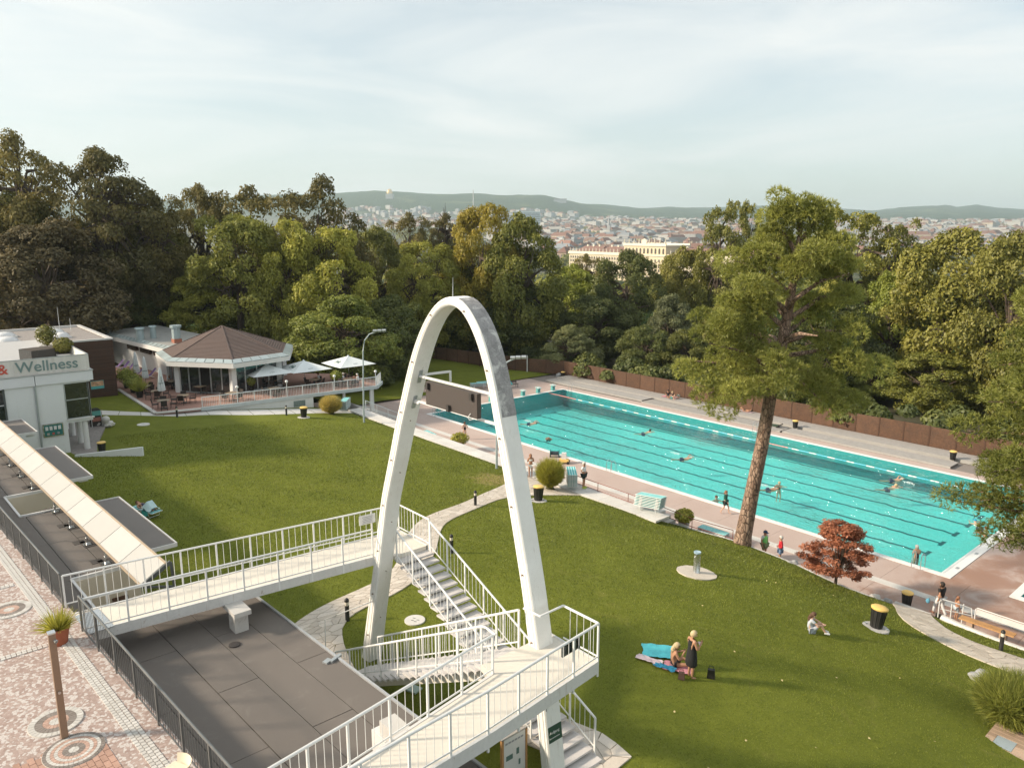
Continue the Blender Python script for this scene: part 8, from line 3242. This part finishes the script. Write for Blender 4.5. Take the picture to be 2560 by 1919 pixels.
# splashes behind crawling swimmers
def splash(u, v, seed, label):
 rnd_ = random.Random(seed)
 m = MB()
 for i in range(50):
  a, r = rnd_.uniform(0, 6.28), rnd_.random() ** .7
  m.ball((u + math.cos(a) * r * .55, v + math.sin(a) * r * .25, -.06 + rnd_.random() * .10 * (1 - r)), rnd_.uniform(.015, .04), 5, 3)
 o = m.build('splash', mat('foam', (.82, .84, .84), .5, .03), None, True, (u, v, 0))
 tag(o, label, 'splash', kind='stuff')
splash(8.6, 5.9, 1, 'white splash behind the crawling swimmer in the far lanes')
splash(25.7, 7.9, 2, 'white splash in the glittering middle of the pool')
splash(35.4, 6.1, 3, 'white splash behind the swimmer near the leaning trunk')
splash(42.2, 15.0, 4, 'white splash beside the lane rope')
# ------------------------------------------------------------------ the palace below the hill
def gpos(x, d):
 p = CAMP + RGT * x + FWD * d
 return p.x, p.y
def build_palace():
 # own axes: X along the front, Y into the building
 x0, d0, x1, d1 = 57.0, 760, 127.0, 631
 a, b = Vector(gpos(x0, d0)), Vector(gpos(x1, d1))
 ang = math.atan2(b.y - a.y, b.x - a.x)
 BZ = -23.0
 root = thing('palace', 'long cream baroque palace with brown roofs and statues along the parapet', 'palace', (a.x, a.y, BZ))
 root.rotation_euler = (0, 0, ang)
 OFF[root.name] = Vector((0, 0, 0))
 wall = mat('palace_wall', (.60, .51, .36), .85, .07, .05, .6, .1)
 trim = mat('palace_trim', (.68, .62, .50), .8, .06, .05, .6, 0)
 roofm = mat('palace_roof', (.20, .115, .09), .9, .15, .06, .5, .2)
 win = mat('palace_window', (.10, .085, .07), .3, .2, .3, 1, 0)
 L_, H, D = 240.0, 23.4, 22.0
 m = MB()
 m.span((0, 0, 0), (L_, D, H))
 m.build('front_wall', wall, root)
 for z, h, o in ((H - 1.2, 1.2, .9), (8.2, .7, .5), (H - 3.6, .4, .3)):
  q = MB()
  q.span((-o, -o, z), (L_ + o, D + o, z + h))
  q.build('cornice', trim, root)
 # wing roofs
 def hip(xa, xb, za, h):
  q = MB()
  i = 8
  q.add([(xa, 1, za), (xb, 1, za), (xb, D - 1, za), (xa, D - 1, za), (xa + i, D / 2, za + h), (xb - i * .2, D / 2, za + h)], [(0, 1, 5, 4), (1, 2, 5), (2, 3, 4, 5), (3, 0, 4)])
  q.build('roof', roofm, root)
 hip(4, 48, H, 6.4)
 hip(44, 93, H, 6.4)
 hip(147, 200, H, 6.4)
 hip(196, 238, H, 6.0)
 for x in (16, 26, 36, 56, 66, 76, 84, 160, 175, 190):
  q = MB()
  q.span((x, D / 2 - .8, H + 5), (x + 2, D / 2 + .8, H + 7.6))
  q.build('chimney', trim, root)
 # windows: three storeys
 ws, wt = MB(), MB()
 ws.box((0, 0, 0), (1.5, .4, 2.2))
 wt.box((0, 0, 0), (1.7, .4, 3.6))
 wsm, wtm = ws.mesh('window', win), wt.mesh('window', win)
 x = 3.6
 while x < L_ - 2:
  for z, me in ((19.2, wsm), (15.6, wsm), (10.9, wtm), (4.4, wtm)):
   link('window', me, root, (x, -.12, z))
  x += 4.05
 pil = MB()
 pil.box((0, 0, 0), (.7, .5, 12.6))
 pm = pil.mesh('pilaster', trim)
 x = 1.6
 while x < L_:
  link('pilaster', pm, root, (x, -.2, 15))
  x += 4.05
 for y in (4, 9, 14, 19):
  for z, me in ((19.2, wsm), (15.6, wsm), (10.9, wtm)):
   link('window', me, root, (-.12, y, z), (0, 0, PI / 2))
 # parapet with statues
 q = MB()
 q.span((-.6, -.6, H), (L_ + .6, .2, H + 1.3))
 q.span((-.6, .25, H), (.2, D + .6, H + 1.3))
 q.build('parapet', trim, root)
 st = MB()
 st.box((0, 0, .7), (.9, .9, 1.4))
 st.lathe((0, 0, 1.4), [(.45, 0), (.6, .7), (.4, 1.5), (.55, 2.0), (.2, 2.5), (.28, 2.8), (.05, 3.2)], 7)
 sm = st.mesh('statue', trim)
 x = 2
 while x < L_:
  link('statue', sm, root, (x, -.2, H))
  x += 5.6
 # central attic storey with arched windows
 ax0, ax1 = 92, 148.5
 q = MB()
 q.span((ax0, -1.6, 0), (ax1, D + 1.6, H + 8.2))
 q.build('attic_block', wall, root)
 for z, h, o in ((H + 7.6, 1.0, .9), (H - .6, .9, .8), (8.3, .7, .4)):
  q = MB()
  q.span((ax0 - o, -1.6 - o, z), (ax1 + o, D + 1.6 + o, z + h))
  q.build('cornice', trim, root)
 aw = MB()
 n = 8
 pts = [(-1.0, -2.2), (1.0, -2.2), (1.0, 1.2)] + [(math.cos(t) * 1.0, 1.2 + math.sin(t)) for t in np.linspace(0, PI, n)[1:-1]] + [(-1.0, 1.2)]
 k = len(pts)
 aw.add([(p[0], -.2, p[1]) for p in pts] + [(p[0], .2, p[1]) for p in pts], [tuple(range(k))] + [(i, k + i, k + (i + 1) % k, (i + 1) % k) for i in range(k)])
 am = aw.mesh('window', win)
 for x in np.linspace(ax0 + 3, ax1 - 3, 11):
  link('window', am, root, (float(x), -1.7, H + 3.6))
  for z, me in ((19.0, wsm), (14.8, wtm), (10.9, wsm), (4.4, wtm)):
   link('window', me, root, (float(x), -1.7, z))
 q = MB()
 q.span((ax0 - .5, -2.2, H + 8.6), (ax1 + .5, -1.4, H + 9.9))
 q.span((ax0 - .5, D + 1.2, H + 8.6), (ax1 + .5, D + 2.2, H + 9.9))
 q.build('parapet', trim, root)
 for x in np.linspace(ax0 + .5, ax1 - .5, 9):
  link('statue', sm, root, (float(x), -1.8, H + 9.2))
 q = MB()
 q.span((117, -2.3, H + 8.8), (124, -1.2, H + 12))
 q.add([(116.4, -2.4, H + 12), (124.6, -2.4, H + 12), (120.5, -2.4, H + 14), (116.4, -1.1, H + 12), (124.6, -1.1, H + 12), (120.5, -1.1, H + 14)], [(0, 1, 2), (5, 4, 3), (0, 2, 5, 3), (1, 4, 5, 2), (0, 3, 4, 1)])
 q.build('crest', trim, root)
build_palace()

# ------------------------------------------------------------------ the city: 300 houses one by one, the rest as one mass
def house_mesh(name, w, l, h, rh, wallm, roofm, flat=False, rows=2):
 m = MB()
 m.span((-w / 2, -l / 2, -6), (w / 2, l / 2, h))
 m.mi = 1
 if flat:
  m.span((-w / 2 - .3, -l / 2 - .3, h), (w / 2 + .3, l / 2 + .3, h + .8))
  m.mi = 0
  m.span((-w * .2, -l * .2, h + .8), (w * .15, l * .1, h + 3.4))
 else:
  o = .8
  m.add([(-w / 2 - o, -l / 2 - o, h), (w / 2 + o, -l / 2 - o, h), (w / 2 + o, l / 2 + o, h), (-w / 2 - o, l / 2 + o, h), (-w / 2 + w * .18, 0, h + rh), (w / 2 - w * .18, 0, h + rh)], [(0, 1, 5, 4), (1, 2, 5), (2, 3, 4, 5), (3, 0, 4)])
  m.mi = 0
  m.span((-w * .12, -1, h + rh * .4), (-w * .12 + 1.6, 1, h + rh + 2))
 m.mi = 2
 for r in range(rows):                                   # window bands set into each front
  z = h * (r + .55) / rows
  nw = max(3, int(w / 4.2))
  for i in range(nw):
   x = -w / 2 + w * (i + .5) / nw
   for sgn in (-1, 1):
    m.box((x, sgn * (l / 2 + .05), z), (1.7, .3, 2.0))
  nl = max(2, int(l / 4.2))
  for i in range(nl):
   y = -l / 2 + l * (i + .5) / nl
   m.box((w / 2 + .05, y, z), (.3, 1.7, 2.0))
   m.box((-w / 2 - .05, y, z), (.3, 1.7, 2.0))
 return m.mesh(name, [wallm, roofm, city_win])
city_win = mat('city_window', (.10, .11, .12), .3, .1, .1, 1, 0)
cw = {'white': mat('city_white', (.42, .42, .41), .85, .06, .05, .5, 0, rnd=.25), 'cream': mat('city_cream', (.40, .345, .27), .85, .06, .05, .5, 0, rnd=.12), 'grey': mat('city_grey', (.33, .34, .345), .85, .06, .05, .5, 0, rnd=.12), 'rose': mat('city_rose', (.42, .31, .25), .85, .06, .05, .5, 0, rnd=.12)}
cr_ = {'red': mat('city_roof_red', (.21, .115, .09), .9, .1, .05, .5, 0, rnd=.25), 'brown': mat('city_roof_brown', (.19, .12, .095), .9, .1, .05, .5, 0, rnd=.2), 'slate': mat('city_roof_slate', (.23, .25, .27), .7, .1, .05, .5, 0, rnd=.2)}
HM = []
for wn_, rn_, fl, dims in (('white', 'red', 0, (22, 13, 12, 6)), ('cream', 'brown', 0, (30, 14, 15, 6)), ('rose', 'red', 0, (26, 13, 14, 6)), ('grey', 'slate', 0, (24, 14, 16, 5)), ('white', 'slate', 1, (34, 15, 20, 1)), ('grey', 'slate', 1, (28, 16, 17, 1)), ('cream', 'red', 0, (42, 14, 17, 7)), ('white', 'brown', 0, (20, 12, 10, 6))):
 lab = {('white', 'red', 0): 'white town house with red roof', ('cream', 'brown', 0): 'cream town house with brown roof', ('rose', 'red', 0): 'rosy town house with red roof', ('grey', 'slate', 0): 'grey town house with slate roof', ('white', 'slate', 1): 'white flat-roofed apartment block', ('grey', 'slate', 1): 'grey flat-roofed apartment block', ('cream', 'red', 0): 'long cream tenement with red roof', ('white', 'brown', 0): 'small white house with brown roof'}[(wn_, rn_, fl)]
 HM.append((house_mesh('city_house', *dims, cw[wn_], cr_[rn_], bool(fl)), lab, dims))
def city():
 rnd_ = random.Random(17)
 near, far = [], []
 # zones seen between the trees: (tan of bearing from, to), depth range, count
 for t0, t1, da, db, n in ((.0, .30, 980, 1900, 430), (-.03, .30, 1700, 3000, 700), (-.24, .32, 2900, 4700, 1300), (.42, .72, 1100, 2100, 330), (.42, .72, 2000, 4600, 900)):
  for i in range(n):
   d = da + (db - da) * rnd_.random()
   t = rnd_.uniform(t0, t1)
   # keep some greens between
   x = t * d
   if noise.noise((x / 160, d / 160, 9)) > .28:
    continue
   k = rnd_.choices(range(8), (11, 12, 8, 16, 18, 15, 8, 12))[0]
   near.append((d, x, k, rnd_.choice((0, PI / 2, .3, .3 + PI / 2, -.2)) + rnd_.uniform(-.15, .15), rnd_.uniform(.8, 1.25)))
 near.sort()
 singles, rest = near[:300], near[300:]
 for d, x, k, a, s in singles:
  me, lab, dims = HM[k]
  p = gpos(x, d)
  o = link('city_house', me, None, (p[0], p[1], terrain_z(x, d) - .5), (0, 0, a), (s, s, s * rnd_.uniform(.85, 1.2)))
  tag(o, lab + ' in the city below the hills', 'house', lab + 's in the city')
 # the mass beyond: simple gabled and flat volumes in one object
 m = MB()
 mats_ = [cw['white'], cw['cream'], cw['grey'], cw['rose'], cr_['red'], cr_['brown'], cr_['slate']]
 for d, x, k, a, s in rest:
  _, _, (w, l, h, rh) = HM[k]
  p = gpos(x, d)
  z = terrain_z(x, d) - 1
  M = Matrix.Rotation(a, 3, 'Z')
  w, l, h, rh = w * s * 1.15, l * s * 1.15, h * s * rnd_.uniform(.8, 1.25), rh * s
  def T(q):
   v = M @ Vector(q)
   return (v.x + p[0], v.y + p[1], v.z + z)
  m.mi = (0, 1, 3, 2, 0, 2, 1, 0)[k]
  vs = [T(q) for q in ((-w / 2, -l / 2, -8), (w / 2, -l / 2, -8), (w / 2, l / 2, -8), (-w / 2, l / 2, -8), (-w / 2, -l / 2, h), (w / 2, -l / 2, h), (w / 2, l / 2, h), (-w / 2, l / 2, h))]
  m.add(vs, [(0, 1, 5, 4), (1, 2, 6, 5), (2, 3, 7, 6), (3, 0, 4, 7)])
  m.mi = (4, 5, 4, 6, 6, 6, 4, 5)[k]
  if k in (4, 5):
   m.add(vs[4:], [(0, 1, 2, 3)])
  else:
   m.add(vs[4:] + [T((-w * .35, 0, h + rh)), T((w * .35, 0, h + rh))], [(0, 1, 5, 4), (1, 2, 5), (2, 3, 4, 5), (3, 0, 4)])
 o = m.build('distant_city', mats_)
 tag(o, 'mass of pale houses and red roofs spreading to the foot of the hills', 'city', kind='stuff')
city()
# tree belts in the city and on the slope below the palace
def far_trees():
 rng = np.random.default_rng(8)
 Ps, Ns, Ts, Ss = [], [], [], []
 def clump(x, d, r, n, s):
  p = gpos(x, d)
  z = terrain_z(x, d)
  dd_ = sph(rng, n)
  dd_[:, 2] = np.abs(dd_[:, 2]) * 1.3
  Ps.append(np.array([p[0], p[1], z + r * .4]) + dd_ * r * rng.uniform(.75, 1.05, (n, 1)))
  Ns.append(dd_ + sph(rng, n) * .5)
  Ts.append(np.full(n, rng.uniform(.1, .8)) + rng.uniform(-.15, .15, n))
  Ss.append(np.full(n, s))
 for i in range(1500):                       # city greens
  d = rng.uniform(900, 3800)
  x = rng.uniform(-.24, .72) * d
  clump(x, d, rng.uniform(6, 13), 46, 5.0)
 for i in range(120):                       # belt behind the palace
  d = rng.uniform(850, 930)
  clump(rng.uniform(-60, 420), d, rng.uniform(7, 12), 70, 3.2)
 for i in range(260):                       # wooded slope between fence and palace
  d = rng.uniform(170, 660)
  clump(rng.uniform(-.45, .75) * d, d, rng.uniform(5, 9), 90, 1.6)
 P, N, T, S = map(np.concatenate, (Ps, Ns, Ts, Ss))
 me = leaf_mesh('distant_wood', P, N, S * rng.uniform(.7, 1.3, len(P)), T, LEAF['broad'], 1.2, rng)
 tag(link('distant_wood', me), 'far-off trees of the park slope and the city greens', 'wood', kind='stuff')
far_trees()
# landmarks on the hill side
def landmarks():
 def T(x, d, up=0):
  p = gpos(x, d)
  return Vector((p[0], p[1], terrain_z(x, d) + up))
 root = None
 b = T((1186 - 1280) / 1883.4 * 3000, 3000)
 r_ = thing('radio_mast', 'tall thin pale mast standing before the wooded hills', 'mast', b)
 m = MB()
 m.cyl(b, b + Vector((0, 0, 150)), 3.0, 1.6, 8)
 m.build('shaft', cw['white'], r_)
 m = MB()
 m.cyl(b, b + Vector((0, 0, 8)), 9, 8, 8)
 m.build('foot', cw['grey'], r_)
 for (px, d, w, h, dep_, lab) in ((1282, 3300, 150, 62, 30, 'long white slab block on the slope'), (1316, 3000, 105, 74, 36, 'tall pale blue tower block in front of the slab block'), (1330, 3600, 60, 66, 30, 'grey tower block behind the pale blue one')):
  c = T((px - 1280) / 1883.4 * d, d, -5)
  r_ = thing('tower_block', lab, 'building', c)
  r_.rotation_euler = (0, 0, .86)
  OFF[r_.name] = Vector((0, 0, 0))
  m = MB()
  m.span((-w / 2, -dep_ / 2, 0), (w / 2, dep_ / 2, h))
  m.build('wall', mat('block_' + lab[:6].replace(' ', ''), (.62, .63, .62) if 'white' in lab else (.42, .52, .55), .7, .05, .02, .1, 0), r_)
  for i in range(int(h / 7)):
   q = MB()
   q.span((-w / 2 + 2, -dep_ / 2 - .5, 3 + i * 7), (w / 2 - 2, -dep_ / 2 - .1, 6 + i * 7))
   q.build('window_band', city_win, r_)
  q = MB()
  q.span((-w * .2, -6, h), (w * .1, 6, h + 6))
  q.build('plant_room', cw['grey'], r_)
 c = T((983 - 1280) / 1883.4 * 5200, 5200, 0)
 r_ = thing('domed_church', 'white church with golden dome on the wooded hill', 'church', c)
 m = MB()
 m.box(c + Vector((0, 0, 15)), (46, 46, 34), .8)
 m.build('nave', cw['white'], r_)
 m = MB()
 m.lathe(c + Vector((0, 0, 32)), [(19, 0), (19, 8), (18, 16), (13, 25), (5, 31), (.5, 34)], 16)
 m.build('dome', mat('gilded_dome', (.70, .48, .20), .35, .05, .1, 1, 0, metal=.4), r_, True)
 c = T((1397 - 1280) / 1883.4 * 5400, 5400, 0)
 r_ = thing('hillside_villa', 'pale building half hidden high on the wooded hill', 'building', c)
 m = MB()
 m.box(c + Vector((0, 0, 10)), (90, 30, 26), .8)
 m.build('wall', cw['grey'], r_)
 m = MB()
 m.box(c + Vector((0, 0, 24.5)), (94, 34, 3), .8)
 m.build('roof', cr_['brown'], r_)
 for (tx, d, h, lab) in (((1517 - 1280) / 1883.4, 2100, 62, 'slim white church spire among the red roofs'),):
  c = T(tx * d, d, 0)
  r_ = thing('church_spire', lab, 'spire', c)
  m = MB()
  m.box(c + Vector((0, 0, h * .3)), (8, 8, h * .6), .5)
  m.build('tower', cw['white'], r_)
  m = MB()
  m.cyl(c + Vector((0, 0, h * .6)), c + Vector((0, 0, h)), 4.5, .3, 8)
  m.build('spire', cw['grey'], r_)
landmarks()

# ------------------------------------------------------------------ air: one closed box of thin haze round camera and scene
def haze():
 m = MB()
 vs = []
 for z in (-32, 420):
  for x, d in ((-11400, -130), (11400, -130), (11400, 10400), (-11400, 10400)):
   p = gpos(x, d)
   vs.append((p[0], p[1], z))
 m.add(vs, [(3, 2, 1, 0), (4, 5, 6, 7), (0, 1, 5, 4), (1, 2, 6, 5), (2, 3, 7, 6), (3, 0, 4, 7)])
 mt = bpy.data.materials.new('haze_air')
 mt.use_nodes = True
 n, l = mt.node_tree.nodes, mt.node_tree.links
 n.clear()
 out = n.new("ShaderNodeOutputMaterial")
 pv = n.new("ShaderNodeVolumePrincipled")
 pv.inputs['Color'].default_value = (.76, .93, 1.0, 1)
 pv.inputs['Density'].default_value = 0.00012
 pv.inputs['Anisotropy'].default_value = 0.2
 l.new(pv.outputs[0], out.inputs['Volume'])
 o = m.build('haze', mt)
 tag(o, 'thin pale haze lying over the city and hills', 'haze', kind='stuff')
haze()
